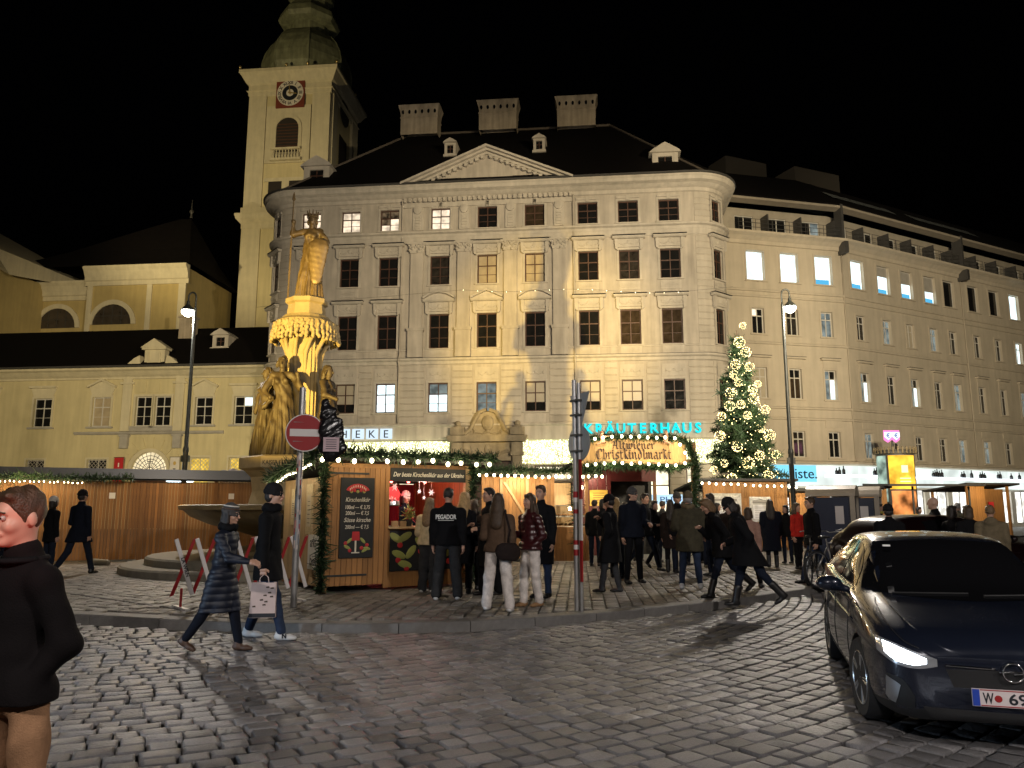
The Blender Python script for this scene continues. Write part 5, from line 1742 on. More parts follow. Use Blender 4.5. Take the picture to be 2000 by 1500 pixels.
P_('woman in shiny maroon puffer jacket and white trousers', 1036, 1185, 967, rz=-.95, legs=((.1, .06), (-.08, .1)), coat=C_MAROON, hem=.86, flare=1.2, puff=1, build=1.12, legc=C_WHITE, wide=1.25, shoes=SH_TAN, hair='long', hairc=H_BROWN, face=True, arms=('front', 'pocket'))
P_('man in dark coat and jeans standing behind the maroon jacket', 1058, 1167, 951, rz=-.5, legs=ST, coat=C_BLACK, hem=.5, legc=C_JEAN, shoes=SH_BLACK, hair='short', hairc=H_BROWN, face=True)
# crowd under the gate
P_('person in long black coat and beanie raising a hand by the gate', 1194, 1157, 968, rz=-2.0, legs=((-.1, .1), (.2, .05)), coat=C_BLACK, hem=.52, flare=1.15, build=1.15, hat='beanie', hatc=K_BLACK, legc=C_GREY, arms=('phone', 'pocket'), nod=.2)
P_('man in navy jacket and grey beanie facing the square', 1239, 1139, 955, rz=.35, legs=ST, stance=.16, coat=C_NAVY, hem=.82, build=1.15, hat='beanie', hatc=K_GREY, legc=C_BLACK, arms=('down', 'hold'), turn=.35, face=True)
P_('blond woman half hidden between two dark coats', 1206, 1128, 974, rz=2.9, legs=ST, coat=C_GREY, hair='long', hairc=H_BLOND)
P_('bearded man in black jacket deep in the gate crowd', 1262, 1114, 961, rz=.8, legs=W2, coat=C_BLACK, hem=.8, hair='short', hairc=H_DARK, face=True, build=1.08)
P_('woman with dark hair and grey bag in the gate crowd', 1281, 1112, 975, rz=.5, legs=W1, coat=C_BLACK, hair='bob', arms=('front', 'phone'))
P_('woman with long dark hair and knee boots seen from behind', 1313, 1118, 978, rz=3.0, legs=ST, coat=C_DBROWN, hem=.55, hair='long', hairc=H_DARK, legc=C_BLACK, boots=True)
P_('man with grey cap and glasses behind the olive parka', 1327, 1118, 964, rz=.2, legs=ST, coat=C_BLACK, hat='cap', hatc=K_GREY, hairc=H_GREY, face=True)
P_('man in olive parka and jeans seen from behind', 1350, 1151, 963, rz=3.0, legs=((.05, .03), (-.05, .05)), stance=.17, coat=C_OLIVE, hem=.66, build=1.22, flare=1.05, legc=C_JEAN, shoes=SH_WHITE, hat='beanie', hatc=C_KHAKI, hair='short', hairc=H_GREY, scarf=C_KHAKI, arms=('hold', 'hold'))
P_('woman with dark bob in black jacket seen in profile', 1393, 1125, 966, rz=-1.4, legs=ST, coat=C_BLACK, hair='bob', face=True)
P_('person in black coat stooping over a phone while walking', 1415, 1166, 990, rz=-1.45, legs=((-.55, .3), (.38, .08)), lean=.34, nod=.45, coat=C_BLACK, hem=.7, flare=1.15, hair='bob', hairc=H_LBROWN, legc=C_DJEAN, H=1.7, arms=('phone', 'pocket'), boots=True)
P_('person in wide black hooded coat and boots bending forward', 1466, 1185, 990, rz=-1.7, legs=((.3, .1), (-.45, .3)), lean=.36, coat=C_BLACK, hem=.64, flare=1.45, build=1.18, hair='bob', hairc=H_DARK, hat='beanie', hatc=K_BLACK, nod=.45, legc=C_DJEAN, H=1.68, arms=('hold', 'pocket'), boots=True)
P_('woman in dusty pink coat with brown hair walking away', 1468, 1150, 988, rz=2.5, legs=W1, coat=C_PINK, hem=.5, hair='bob', hairc=H_BROWN, legc=C_BLACK, hat=None)
P_('person in long navy coat and backpack reading the stall notices', 1510, 1108, 977, rz=2.9, legs=ST, coat=C_NAVY, hem=.4, flare=1.15, build=1.15, hair='long', hairc=H_DARK, legc=C_BLACK, boots=True)
P_('woman in red jacket by the wooden stall end', 1562, 1112, 984, rz=.6, legs=ST, coat=C_RED, hem=.84, hair='long', hairc=H_BROWN, legc=C_BLACK)
P_('man in black jacket and jeans striding past the blue cabin', 1592, 1138, 968, rz=-1.5, legs=((-.5, .35), (.4, .1)), coat=C_BLACK, hem=.78, build=1.12, hair='short', hairc=H_BROWN, legc=C_JEAN, face=True)
for k_, (px_, py_, hp_, a_, c_, hr_, lb_) in enumerate(((1163, 1106, 978, 2.8, C_BLACK, 'short', 'dark figure at the gate post by the maroon booth'), (1222, 1102, 982, .3, C_NAVY, 'bob', 'dark figure just behind the grey beanie'),
        (1297, 1098, 980, 2.4, C_GREY, 'short', 'grey jacketed figure deep inside the gate'), (1372, 1100, 984, .6, C_BLACK, 'long', 'long haired figure by the gate post near the tree'), (1426, 1098, 984, 2.9, C_DBROWN, 'short', 'brown coated figure in front of the notice board stall'),
        (1540, 1100, 988, -.8, C_BLACK, 'bob', 'dark figure between the navy coat and the red jacket'),
        (1180, 1112, 976, .9, C_BLACK, 'bob', 'dark haired figure close behind the long black coat'), (1247, 1096, 980, 2.7, C_BLACK, 'short', 'dark figure between the navy jacket and the bearded man'), (1340, 1104, 981, 2.2, C_NAVY, 'long', 'long haired figure just behind the olive parka'),
        (1385, 1108, 980, .2, C_BLACK, 'short', 'short haired dark figure behind the dark bob'), (1445, 1112, 986, 2.8, C_BLACK, 'long', 'long haired dark figure behind the pink coat'), (1405, 1094, 984, 1.2, C_GREY, 'bob', 'grey coated figure under the larger notice board'))):
    P_(lb_, px_, py_, hp_, rz=a_, legs=ST, coat=c_, hair=hr_)
# behind the parked car
P_('person in black knit cap seen from behind beyond the car', 1748, 1170, 988, rz=2.9, legs=ST, coat=C_BLACK, build=1.15, hat='beanie', hatc=K_BLACK)
P_('bald man in black jacket beyond the dark car', 1838, 1150, 973, rz=-2.1, legs=ST, coat=C_BLACK, build=1.1, hair='bald', skin=SKIN2)
P_('woman with dark hair beside the bald man beyond the car', 1873, 1160, 991, rz=1.9, legs=ST, coat=C_BLACK, hair='bob', hairc=H_DARK, face=True)
P_('woman with reddish brown hair facing away beyond the car', 1906, 1165, 1000, rz=3.0, legs=ST, coat=C_BLACK, hair='bob', hairc=H_BROWN)
P_('person in khaki hooded jacket standing beyond the car', 1950, 1168, 990, rz=2.6, legs=ST, coat=C_KHAKI, hem=.8, hair='hood', hairc=H_LBROWN, build=1.15)
P_('small distant person in dark jacket between column and bald man', 1802, 1085, 992, rz=.4, legs=ST, coat=C_BLACK, hair='bob')
P_('grey haired person by the far open fronted stall', 1880, 1098, 984, rz=2.0, legs=ST, coat=C_OLIVE, hair='short', hairc=H_GREY)
P_('person in yellow scarf beside the brown kiosk', 1726, 1098, 985, rz=1.2, legs=ST, coat=C_BLACK, hair='short', scarf=cloth('yellow_scarf', (.5, .42, .1)))

# small things on and with people
w = pg['U']
o = text('PEGADOR', .1, pg['t'], tuple(w(0, .205, .36)), M_OFFW, rot=(PI / 2, 0, PI), ext=.004, bold=.003, fit=.34, name='back_lettering')
MB().box(-.13, .13, -.004, .004, 0, .008).build('back_stripe', M_OFFW, pg['t'], loc=tuple(w(0, .2, .335)))
# paper carrier bag held by the tall man
p = wm['wr'][0]
bag = T('paper_bag', 'white printed paper carrier bag held by the tall man', 'bag', (p.x + .02, p.y, p.z - .5), .12)
M_PAPER = mat('pinkish_white_paper', (.62, .48, .44), .8, var=.1, scale=5)
b = MB(); b.add([(-.15, -.06, 0), (.15, -.06, 0), (.15, .06, 0), (-.15, .06, 0), (-.14, -.035, .4), (.14, -.035, .4), (.14, .035, .4), (-.14, .035, .4)], [(0, 3, 2, 1), (0, 1, 5, 4), (1, 2, 6, 5), (2, 3, 7, 6), (3, 0, 4, 7)])
b.build('bag_body', M_PAPER, bag)
MB().add([(-.153, -.063, .003), (.153, -.063, .003), (.152, -.0605, .05), (-.152, -.0605, .05)], [(0, 1, 2, 3)]).build('base_band', M_BLACK, bag)
for y in (-.036, .036): MB().tube([(-.06, y, .39), (-.045, y * .5, .46), (0, 0, .5), (.045, y * .5, .46), (.06, y, .39)], .005, 5).build('handle', M_PAPER, bag)
rr_ = random.Random(2)
for k in range(9):
    x, z = rr_.uniform(-.11, .11), rr_.uniform(.1, .34)
    MB().add([(x - .02, -.064 + z * .068, z), (x + .02, -.064 + z * .068, z), (x + .015, -.064 + (z + .02) * .068, z + .02), (x - .02, -.064 + (z + .015) * .068, z + .015)], [(0, 1, 2, 3)]).build('print', MATS['brown_hair'], bag)
# shoulder bags
def shoulder_bag(J, side, label, m, size=(.2, .1, .24), back=.12):
    U = J['U']; t = J['t']
    c = U(side * .2, back, .02)
    r_ = Matrix.Rotation(t.rotation_euler.z, 4, 'Z')
    wpos = J['M'] @ Vector(c)
    g = T('shoulder_bag', label, 'bag', wpos, t.rotation_euler.z)
    b = Blob(.014, .03); b.cone((-size[0] * .3, 0, -.05), (size[0] * .3, 0, -.05), size[2] * .5, size[2] * .5, (1, .5, 1.1)); b.disp = folds(5, .012, 20, 20)
    b.build('bag_body', m, g)
    M_ = J['M'].inverted()
    a = Vector(U(side * .14, .1, .56)) - Vector(c); a2 = Vector(U(side * .1, -.1, .55)) - Vector(c)
    MB().tube([(0, .02, .08), a * .5 + Vector((side * .06, .05, 0)), a, (a + a2) / 2 + Vector((0, 0, .03)), a2], .016, 6).build('strap', m, g, True)
shoulder_bag(bw, -1, 'dark brown shoulder bag on the brown jacket', C_DBROWN, (.2, .1, .24), .15)
# knit stripes on the striding woman's hat
Hd = wk['Hd']
for k, (z, rr) in enumerate(((.075, 1.0), (.11, .86))):
    MB().tube([Hd(.087 * rr * math.cos(2 * PI * j / 16), .012 + .107 * rr * math.sin(2 * PI * j / 16), z) for j in range(17)], .008, 5).build('hat_stripe', K_WHITE if k else SH_BROWN, wk['t'], True)
# letter on the tall man's sneaker
an = wm[('ank', 0)]
text('N', .075, wm['t'], (an[0] - .05, an[1] - .06, an[2] - .06), M_BLACK, rot=(PI / 2, 0, -PI / 2), ext=.004, bold=.003, name='shoe_mark')

# ---------------------------------------------------------------- fountain with its figures
FX, FY = -5.5, 20.0
M_BRONZE = mat('weathered_bronze', (.085, .058, .026), .5, .3, var=.35, scale=4, bump=.2, bscale=12)
M_BRONZE2 = mat('dimmed_bronze', (.03, .021, .012), .65, .15, var=.35, scale=4, bump=.2, bscale=12)  # same bronze as above, dimmer light painted into its colour for the lower figures
M_GILT = mat('pale_fountain_stone', (.19, .15, .085), .75, var=.18, scale=3, bump=.25, bscale=16)
M_BASIN = mat('basin_stone', (.3, .23, .12), .45, var=.3, scale=2.5, bump=.25, bscale=14, streak=.3)
M_STEP = mat('step_granite', (.2, .18, .14), .7, var=.2, scale=5, bump=.25)
ftn = T('fountain', 'stone fountain with round basin, inscribed plinth and tall column', 'fountain', (FX, FY, .08))
for r0, z0, z1 in ((4.05, 0, .18), (3.5, .18, .36)):
    MB().lathe([(r0 - 1, z0), (r0, z0), (r0, z1 - .04), (r0 - .05, z1), (r0 - 1, z1)], 40).build('step', M_STEP, ftn)
MB().lathe([(1.7, .36), (1.7, .46), (1.05, .58), (.95, .75), (1.4, .9), (2.1, 1.08), (2.55, 1.27), (2.72, 1.42), (2.83, 1.44), (2.85, 1.54), (2.72, 1.56), (2.55, 1.45), (1.8, 1.2), (.4, 1.1)], 48).build('basin', M_BASIN, ftn, 'angle')
MB().lathe([(.5, 1.30), (2.5, 1.30), (2.5, 1.33), (.5, 1.33)], 40).build('basin_water', mat('dark_water', (.02, .022, .02), .05), ftn)
M_PLI = mat('lit_plinth_stone', (.46, .36, .2), .75, var=.18, scale=3, bump=.25, bscale=16)  # fountain stone made paler and warmer, its lighting put into the colour
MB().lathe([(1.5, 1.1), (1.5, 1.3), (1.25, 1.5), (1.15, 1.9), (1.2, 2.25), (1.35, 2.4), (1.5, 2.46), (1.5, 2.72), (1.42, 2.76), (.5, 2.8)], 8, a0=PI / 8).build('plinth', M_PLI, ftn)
for k, tx in ((0, 'KAISER FERDINAND'), (1, 'UN')):
    a = -PI / 2 + k * PI / 4 - PI / 4
    ap = 1.5 * math.cos(PI / 8) + .003
    o = text(tx, .155, ftn, (ap * math.cos(a + PI / 4), ap * math.sin(a + PI / 4), 2.52), M_BLACK, rot=(PI / 2, 0, a + PI / 4 + PI / 2), ext=.004, fit=1.05 if k == 0 else .22)
MB().box(-.36, .36, -.36, .36, 2.8, 5.95).box(-.41, .41, -.28, .28, 2.8, 5.7).box(-.28, .28, -.41, .41, 2.8, 5.7).build('column', M_GILT, ftn)
b = Blob(.03, .05)
for k in range(10):
    a = 2 * PI * k / 10
    b.path([(.4 * math.cos(a), .4 * math.sin(a), 4.9), (.46 * math.cos(a), .46 * math.sin(a), 5.5), (.6 * math.cos(a + .2), .6 * math.sin(a + .2), 5.85), (.82 * math.cos(a + .3), .82 * math.sin(a + .3), 5.98)], [.045, .06, .055, .04])
b.build('palm_branches', M_GILT, ftn)
b = Blob(.024, .014)
rr_ = random.Random(4)
for k in range(40):
    a = 2 * PI * k / 40
    for j in range(6):
        r_ = .87 - .012 * j + rr_.uniform(-.02, .02); aa = a + rr_.uniform(-.04, .04)
        b.ell((r_ * math.cos(aa), r_ * math.sin(aa), 5.84 + j * .082 + rr_.uniform(-.015, .015)), (.05, .05, .062))
b.build('leaf_crown', M_GILT, ftn)
MB().lathe([(.3, 5.92), (.8, 5.95), (.84, 6.2), (.8, 6.33), (.66, 6.42), (.6, 6.5), (.5, 6.52)], 16).build('canopy', M_GILT, ftn)
MB().lathe([(.6, 6.36), (.52, 6.5), (.48, 6.82), (.56, 6.86), (.56, 6.97), (.5, 7.0), (.3, 7.02)], 8, a0=PI / 8).build('upper_plinth', M_GILT, ftn)


def robe_folds(cx, cy, n, amp, z0, z1, seed):
    r = np.random.default_rng(seed); ph = r.uniform(0, 6, 4)
    def fn(P):
        th = np.arctan2(P[..., 1] - cy, P[..., 0] - cx)
        w = np.clip((z1 - P[..., 2]) / (z1 - z0), 0, 1)
        return amp * w * (np.sin(n * th + 1.6 * np.sin(P[..., 2] * 2.4 + ph[0]) + ph[1]) + .6 * np.sin((2 * n + 3) * th + 2 * np.sin(P[..., 2] * 3 + ph[2]) + ph[3])) \
            + amp * .5 * np.sin(P[..., 2] * 17 + 5 * th + ph[2]) * (1 - w)
    return fn


def statue(label, loc, rz, s, arms, seed, br=None, gown=.34, hair=True, shift=0.0):
    """robed standing figure, 1.75 units high before scaling, facing -y"""
    t = T('statue', label, 'statue', loc, rz)
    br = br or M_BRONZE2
    b = Blob(.021, .05)
    S = lambda *p: np.array(p) * s
    hip = S(.05 * shift, 0, .95)
    b.cone(S(0, 0, .03), hip, gown * s * .82, .165 * s, (1, .82, 1))
    b.cone(S(-.08, -.1, .03), S(-.07, -.09, .5), .12 * s, .1 * s).cone(S(.1, -.05, .03), S(.09, -.08, .5), .11 * s, .09 * s)
    b.cone(hip, S(0, 0, 1.32), .15 * s, .155 * s, (1, .75, 1))
    b.cone(S(-.13, 0, 1.4), S(.13, 0, 1.4), .07 * s, .07 * s)
    for sx in (-1, 1): b.ell(S(sx * .065, -.1, 1.29), np.array([.06, .05, .06]) * s)
    for pts in arms: b.path([S(*p) for p in pts], [.068 * s, .055 * s, .04 * s, .04 * s][:len(pts)])
    b.disp = robe_folds(0, 0, 9, .024 * s, 0.0, 1.25 * s, seed)
    b.build('robed_body', br, t)
    h = Blob(.014, .025)
    h.cone(S(0, 0, 1.4), S(0, -.01, 1.56), .055 * s, .05 * s)
    h.ell(S(0, 0, 1.64), np.array([.078, .095, .115]) * s).ell(S(0, -.03, 1.58), np.array([.055, .06, .06]) * s)
    h.cone(S(0, -.095, 1.64), S(0, -.11, 1.61), .01 * s, .014 * s, k=.02)
    for sx in (-1, 1): h.ell(S(sx * .033, -.097, 1.645), np.array([.018, .016, .012]) * s, sub=True)
    h.build('head', br, t)
    hr = Blob(.016, .03)
    hr.ell(S(0, .022, 1.675), np.array([.09, .1, .1]) * s)
    if hair:
        hr.cone(S(0, .07, 1.62), S(0, .1, 1.3), .08 * s, .06 * s)
        for sx in (-1, 1): hr.cone(S(sx * .085, .0, 1.62), S(sx * .1, -.02, 1.36), .03 * s, .028 * s)
    n = np.array([0, .85, .52]); hr.cut(n, float(n @ S(0, -.045, 1.65)))
    hr.disp = folds(seed, .02, 30, 12)
    hr.build('hair', br, t)
    return t


zb = 2.88
SL = 1.3
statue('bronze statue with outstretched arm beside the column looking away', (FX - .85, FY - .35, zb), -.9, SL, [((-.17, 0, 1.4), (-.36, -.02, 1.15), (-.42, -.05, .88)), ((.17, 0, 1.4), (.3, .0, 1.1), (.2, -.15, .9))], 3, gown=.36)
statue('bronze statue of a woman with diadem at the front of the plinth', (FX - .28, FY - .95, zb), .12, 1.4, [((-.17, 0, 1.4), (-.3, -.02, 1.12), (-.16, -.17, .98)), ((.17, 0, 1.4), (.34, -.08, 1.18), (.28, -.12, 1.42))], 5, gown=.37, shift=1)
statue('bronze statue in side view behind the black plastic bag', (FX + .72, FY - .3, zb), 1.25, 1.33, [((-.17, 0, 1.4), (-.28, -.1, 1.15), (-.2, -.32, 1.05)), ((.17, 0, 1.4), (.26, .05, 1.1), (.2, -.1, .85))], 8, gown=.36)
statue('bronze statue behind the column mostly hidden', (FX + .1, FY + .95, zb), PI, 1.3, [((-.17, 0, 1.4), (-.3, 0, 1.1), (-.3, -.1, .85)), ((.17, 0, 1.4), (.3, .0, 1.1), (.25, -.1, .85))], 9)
au = statue('golden lit crowned statue with spear and shield on top of the column', (FX + .05, FY, 7.08), .1, 1.36, [((-.17, 0, 1.4), (-.36, -.02, 1.3), (-.36, -.06, 1.58)), ((.17, 0, 1.4), (.31, -.05, 1.16), (.08, -.22, 1.1))], 12, br=M_BRONZE, gown=.33)
SA = 1.36
MB().tube([(-.39 * SA, -.1 * SA, 0), (-.37 * SA, -.08 * SA, 2.0 * SA)], .022, 6).build('spear', M_BRONZE, au)
MB().lathe([(.012, 0), (.05, .05), (.03, .18), (.003, .28)], 6, (-.37 * SA, -.08 * SA, 2.0 * SA)).build('spear_head', M_BRONZE, au)
b = Blob(.02, .03)
b.cone((.24, -.3, 1.36), (.2, -.28, .5), .27, .15, (1, .3, 1)); b.disp = folds(3, .014, 22, 22)
b.build('shield', M_BRONZE, au)
cr = MB()
for k in range(9):
    a = 2 * PI * k / 9
    cr.prism([(-.03, 0), (.03, 0), (.02, .16), (0, .22), (-.02, .16)], -.015, .015) if False else cr.tube([(.13 * math.cos(a), .02 + .14 * math.sin(a), 1.71 * SA), (.15 * math.cos(a), .02 + .16 * math.sin(a), 1.71 * SA + .18)], .032, 5, r2=.008)
cr.tube([(.135 * math.cos(2 * PI * k / 16), .02 + .145 * math.sin(2 * PI * k / 16), 1.71 * SA) for k in range(17)], .03, 6)
cr.build('crown', M_BRONZE, au)

# ---------------------------------------------------------------- greenery and bulbs
M_FIR = mat('fir_green', (.018, .045, .014), .6, var=.5, scale=20, rnd=.3)
E_BULB = emat('warm_bulb', (1.0, .86, .52), 16.0)
bulb_me = MB().ball((0, 0, -.03), .037, 8, sc=(1, 1, 1.2)).mesh('bulb', E_BULB, True)
fairy_me = MB().ball((0, 0, -.02), .018, 6).mesh('bulb', E_BULB, True)


def needle_tufts(path, rad, dens, needle=.07, seed=1):
    r = np.random.default_rng(seed)
    pts = np.array([tuple(p) for p in path], float)
    d = np.linalg.norm(np.diff(pts, axis=0), axis=1); Sx = np.concatenate([[0], np.cumsum(d)])
    n = int(Sx[-1] * dens)
    u = r.random(n) * Sx[-1]
    c = np.stack([np.interp(u, Sx, pts[:, k]) for k in range(3)], 1)
    dirs = r.normal(size=(n, 3)); dirs /= np.linalg.norm(dirs, axis=1)[:, None]
    base = c + dirs * rad * r.random((n, 1)) * .7
    tip = base + (dirs + r.normal(size=(n, 3)) * .5) * needle * r.uniform(.6, 1.4, (n, 1))
    side = np.cross(tip - base, r.normal(size=(n, 3))); side /= np.linalg.norm(side, axis=1)[:, None] + 1e-6
    w = needle * .14
    V = np.stack([base - side * w, base + side * w, tip + side * w * .4, tip - side * w * .4], 1).reshape(-1, 3)
    Q = np.arange(n * 4).reshape(n, 4)
    return V, Q


def garland(label, path, rad=.09, dens=420, group='fir garlands on the market stalls', seed=1):
    V, Q = needle_tufts(path, rad, dens, .09, seed)
    t = T('garland', label, 'garland', path[0], 0, group)
    o = inst(np_mesh('fir_needles', V - np.array(path[0]), Q, M_FIR, smooth=False), 'fir_needles', t)
    MB().tube([Vector(p) - Vector(path[0]) for p in path], .015, 5).build('wire', M_LEAD, t)
    return t


def light_string(label, path, n, power=0, every=4, me=None, col=(1, .8, .48), group='bulb strings on the market'):
    pts = np.array([tuple(p) for p in path], float)
    d = np.linalg.norm(np.diff(pts, axis=0), axis=1); Sx = np.concatenate([[0], np.cumsum(d)])
    t = T('light_string', label, 'lights', path[0], 0, group)
    o0 = Vector(path[0]); cab = []
    for k in range(n):
        u = Sx[-1] * (k + .5) / n
        p = Vector([float(np.interp(u, Sx, pts[:, q])) for q in range(3)]) + Vector((random.gauss(0, .01), random.gauss(0, .01), random.gauss(0, .012)))
        inst(me or bulb_me, 'bulb', t, p - o0)
        cab.append(p - o0 + Vector((0, 0, .015)))
        if power and k % every == every // 2: lamp('bulb_light', 'POINT', p + Vector((0, -.12, -.06)), power, col, .06)
    MB().tube(cab, .006, 4).build('cable', M_LEAD, t)
    return t


# ---------------------------------------------------------------- market stalls
M_WOOD = mat('honey_planks', (.38, .18, .055), .55, var=.3, scale=2.5, bump=.15, wood=True, rnd=.22)
M_WOODP = mat('pale_planks', (.46, .31, .16), .6, var=.22, scale=2.5, bump=.15, wood=True, rnd=.15)
M_WOODD = mat('brown_planks', (.27, .125, .036), .6, var=.35, scale=2.5, bump=.15, wood=True, rnd=.25)
M_BITU = mat('roofing_felt', (.025, .024, .024), .7, var=.3, scale=5, bump=.3)
M_TARP = mat('grey_tarpaulin', (.16, .145, .14), .3, var=.25, scale=4, bump=.5, bscale=7)


def planks(parent, x0, x1, z0, z1, w, m, y=0.0, M=None, gap=.006, th=.02):
    """vertical boards as separate parts, facing -y"""
    n = max(1, round((x1 - x0) / w)); ww = (x1 - x0) / n
    key = ('pl', round(ww, 3), round(z0, 2), round(z1, 2), m.name, th)
    if key not in _hm:
        g = gap / 2
        _hm[key] = MB().prism([(g, z0), (ww - g, z0), (ww - g, z1), (g, z1)], -th + .004, 0).prism([(g + .006, z0), (ww - g - .006, z0), (ww - g - .006, z1), (g + .006, z1)], -th, -th + .0039).mesh('plank', m)
    for k in range(n):
        o = inst(_hm[key], 'plank', parent, (x0 + k * ww, y + random.gauss(0, .0012), 0))


def stall_frame(t, L, D, hf, hb, oh=.3, m=M_WOODD, felt=M_BITU):
    """floor plinth, posts and mono-pitch roof; front edge along +x at y=0"""
    for x, y, h in ((.04, .04, hf), (L - .04, .04, hf), (.04, D - .04, hb), (L - .04, D - .04, hb)):
        MB().box(x - .045, x + .045, y - .045, y + .045, 0, h).build('post', m, t)
    MB().add([(-oh, -oh, hf + .02), (L + oh, -oh, hf + .02), (L + oh, D + oh * .6, hb + .0), (-oh, D + oh * .6, hb + .0),
              (-oh, -oh, hf + .1), (L + oh, -oh, hf + .1), (L + oh, D + oh * .6, hb + .08), (-oh, D + oh * .6, hb + .08)],
             [(3, 2, 1, 0), (4, 5, 6, 7), (0, 1, 5, 4), (1, 2, 6, 5), (2, 3, 7, 6), (3, 0, 4, 7)]).build('roof', felt, t)


# --- the cherry liqueur stall
SC = Vector((-3.32, 13.79, .08)); SR = math.radians(31)
st = T('market_stall', 'wooden cherry liqueur stall with menu door and red lit counter', 'stall', SC, SR)
SLn, SD = 2.95, 2.65
stall_frame(st, SLn, SD, 2.3, 2.02)
MS = st.matrix_basis
planks(st, .02, 1.12, .12, 2.22, .1, M_WOOD, -.005)
MB().box(0, .06, -.04, .02, .05, 2.28).box(1.12, 1.2, -.04, .02, .05, 2.28).box(.06, 1.12, -.035, .015, 2.2, 2.28).build('door_frame', M_WOOD, st)
for z in (.28, 2.08): MB().box(.03, .8, -.04, -.027, z, z + .035).build('strap_hinge', M_IRON, st)
MB().box(1.2, SLn, 0, .05, .05, .32).build('plinth_board', M_WOOD, st)
MB().box(1.22, SLn - .2, .0, .05, .32, 1.1).build('counter_front', M_WOOD, st)
MB().box(1.18, SLn - .12, -.12, .45, 1.1, 1.14).build('counter', M_WOODP, st)
MB().box(SLn - .16, SLn, -.03, .06, .32, 2.3).build('corner_board', M_WOODP, st)
MB().box(1.2, SLn - .16, -.03, .03, 1.97, 2.29).build('header', M_WOODD, st)
# side wall of narrow pale boards, facing left
side = T('stall_side', None, None); del side
sw_ = bpy.data.objects.new('side_wall', MB().box(0, SD, .0, .03, .12, 2.0).mesh('side_wall', M_WOODP)); COL.objects.link(sw_)
sw_.parent = st; sw_.location = (0, SD, 0); sw_.rotation_euler = (0, 0, -PI / 2)
planks(sw_, 0.0, SD, .1, 2.03, .062, M_WOODP, -.001, th=.016)
MB().box(.03, SLn - .03, SD - .05, SD, .1, 2.0).build('back_wall', mat('red_interior_cloth', (.22, .02, .02), .8), st)
MB().box(SLn - .06, SLn - .02, .1, SD - .05, .1, 2.1).build('right_wall', M_WOODD, st)
MB().box(1.14, 1.17, .06, SD - .05, .1, 2.1).build('partition', MATS['red_interior_cloth'], st)
lamp('stall_red_and_fill_light', 'POINT', MS @ Vector((1.6, .5, 1.98)), 9, (1, .12, .14), .06)
lamp('stall_red_and_fill_light', 'POINT', MS @ Vector((2.2, 1.2, 1.95)), 12, (1, .14, .16), .06)
lamp('stall_red_and_fill_light', 'POINT', MS @ Vector((1.95, .12, 1.9)), 14, (1, .75, .65), .06)  # pale fill added to brighten the opening, not a red bulb
E_RB = emat('red_bulb', (1, .12, .1), 14)
rbm = MB().ball((0, 0, 0), .032, 8).mesh('red_bulb', E_RB, True)
for x in (1.35, 1.7, 2.05): inst(rbm, 'red_bulb', st, (x, .25, 1.98))
# menu board on the door
M_CHALK = mat('black_chalkboard', (.014, .014, .014), .6)
M_INK = mat('chalk_white', (.72, .66, .55), .8)
M_REDP = mat('cherry_red_paint', (.5, .025, .03), .5); M_LEAFP = mat('leaf_paint', (.32, .34, .09), .6)
mn = T('menu_board', 'tall black menu board with prices hanging on the stall door', 'sign', MS @ Vector((.58, -.05, .6)), SR)
MB().box(-.315, .315, -.015, .02, 0, 1.42).build('board', M_CHALK, mn)
for z, tx, sz, sh, ft in ((.99, 'Kirschenlik\u00f6r', .11, .3, .46), (.86, '100ml \u2014 \u20ac 3,75', .095, .12, .46), (.755, '200ml \u2014 \u20ac 7,5', .095, .12, .44), (.63, 'S\u00fcsse kirsche', .11, .3, .5), (.51, '200ml \u2014 \u20ac 7,5', .095, .12, .44)):
    text(tx, sz, mn, (0, -.018, z), M_INK, ext=.002, shear=sh, fit=ft, bold=.001)
b = MB()
for k in range(8):
    a0, a1 = PI * (.12 + .76 * k / 8), PI * (.12 + .76 * (k + 1) / 8)
    b.prism([(r_ * 1.25 * math.cos(a), 1.13 + r_ * math.sin(a) * .95) for r_, a in ((.1, a0), (.19, a0), (.19, a1), (.1, a1))][::-1], -.022, -.0155)
b.build('emblem_ribbon', M_REDP, mn)
for k in range(5): MB().ball((-.12 + k * .06, -.016, 1.17 + .02 * (k % 2)), .03, 8, sc=(1, .2, 1)).build('emblem_cherry', M_REDP if k % 2 else M_LEAFP, mn)
for k in range(9):
    a = PI * (.2 + .6 * k / 8)
    MB().box(-.007, .007, -.026, -.0225, -.02, .02).build('emblem_mark', M_INK, mn, loc=(.18 * math.cos(a), 0, 1.13 + .138 * math.sin(a)))
MB().prism([(-.09, .3), (.06, .3), (.05, .46), (-.08, .46)], -.022, -.016).build('painted_glass_drink', M_REDP, mn)
MB().prism([(-.03, .1), (.0, .1), (.0, .3), (-.03, .3)], -.022, -.016).box(-.09, .06, -.022, -.016, .08, .1).build('painted_glass_stem', M_INK, mn)
for x, z in ((-.2, .26), (-.12, .13), (.2, .22), (.1, .17)): MB().ball((x, -.016, z), .035, 8, sc=(1, .2, 1)).build('painted_cherry', M_REDP, mn)
for x, z, a in ((-.17, .19, .5), (.16, .13, -.5), (.12, .3, .8), (-.13, .3, 2.4), (.2, .16, .2)):
    t_ = Matrix.Translation((x, -.0175, z)) @ Matrix.Rotation(a, 4, 'Y') @ Matrix.Diagonal((1, .1, .4, 1))
    MB().ball((0, 0, 0), .07, 8).map(lambda p: t_ @ Vector(p)).build('painted_leaf', M_LEAFP, mn)
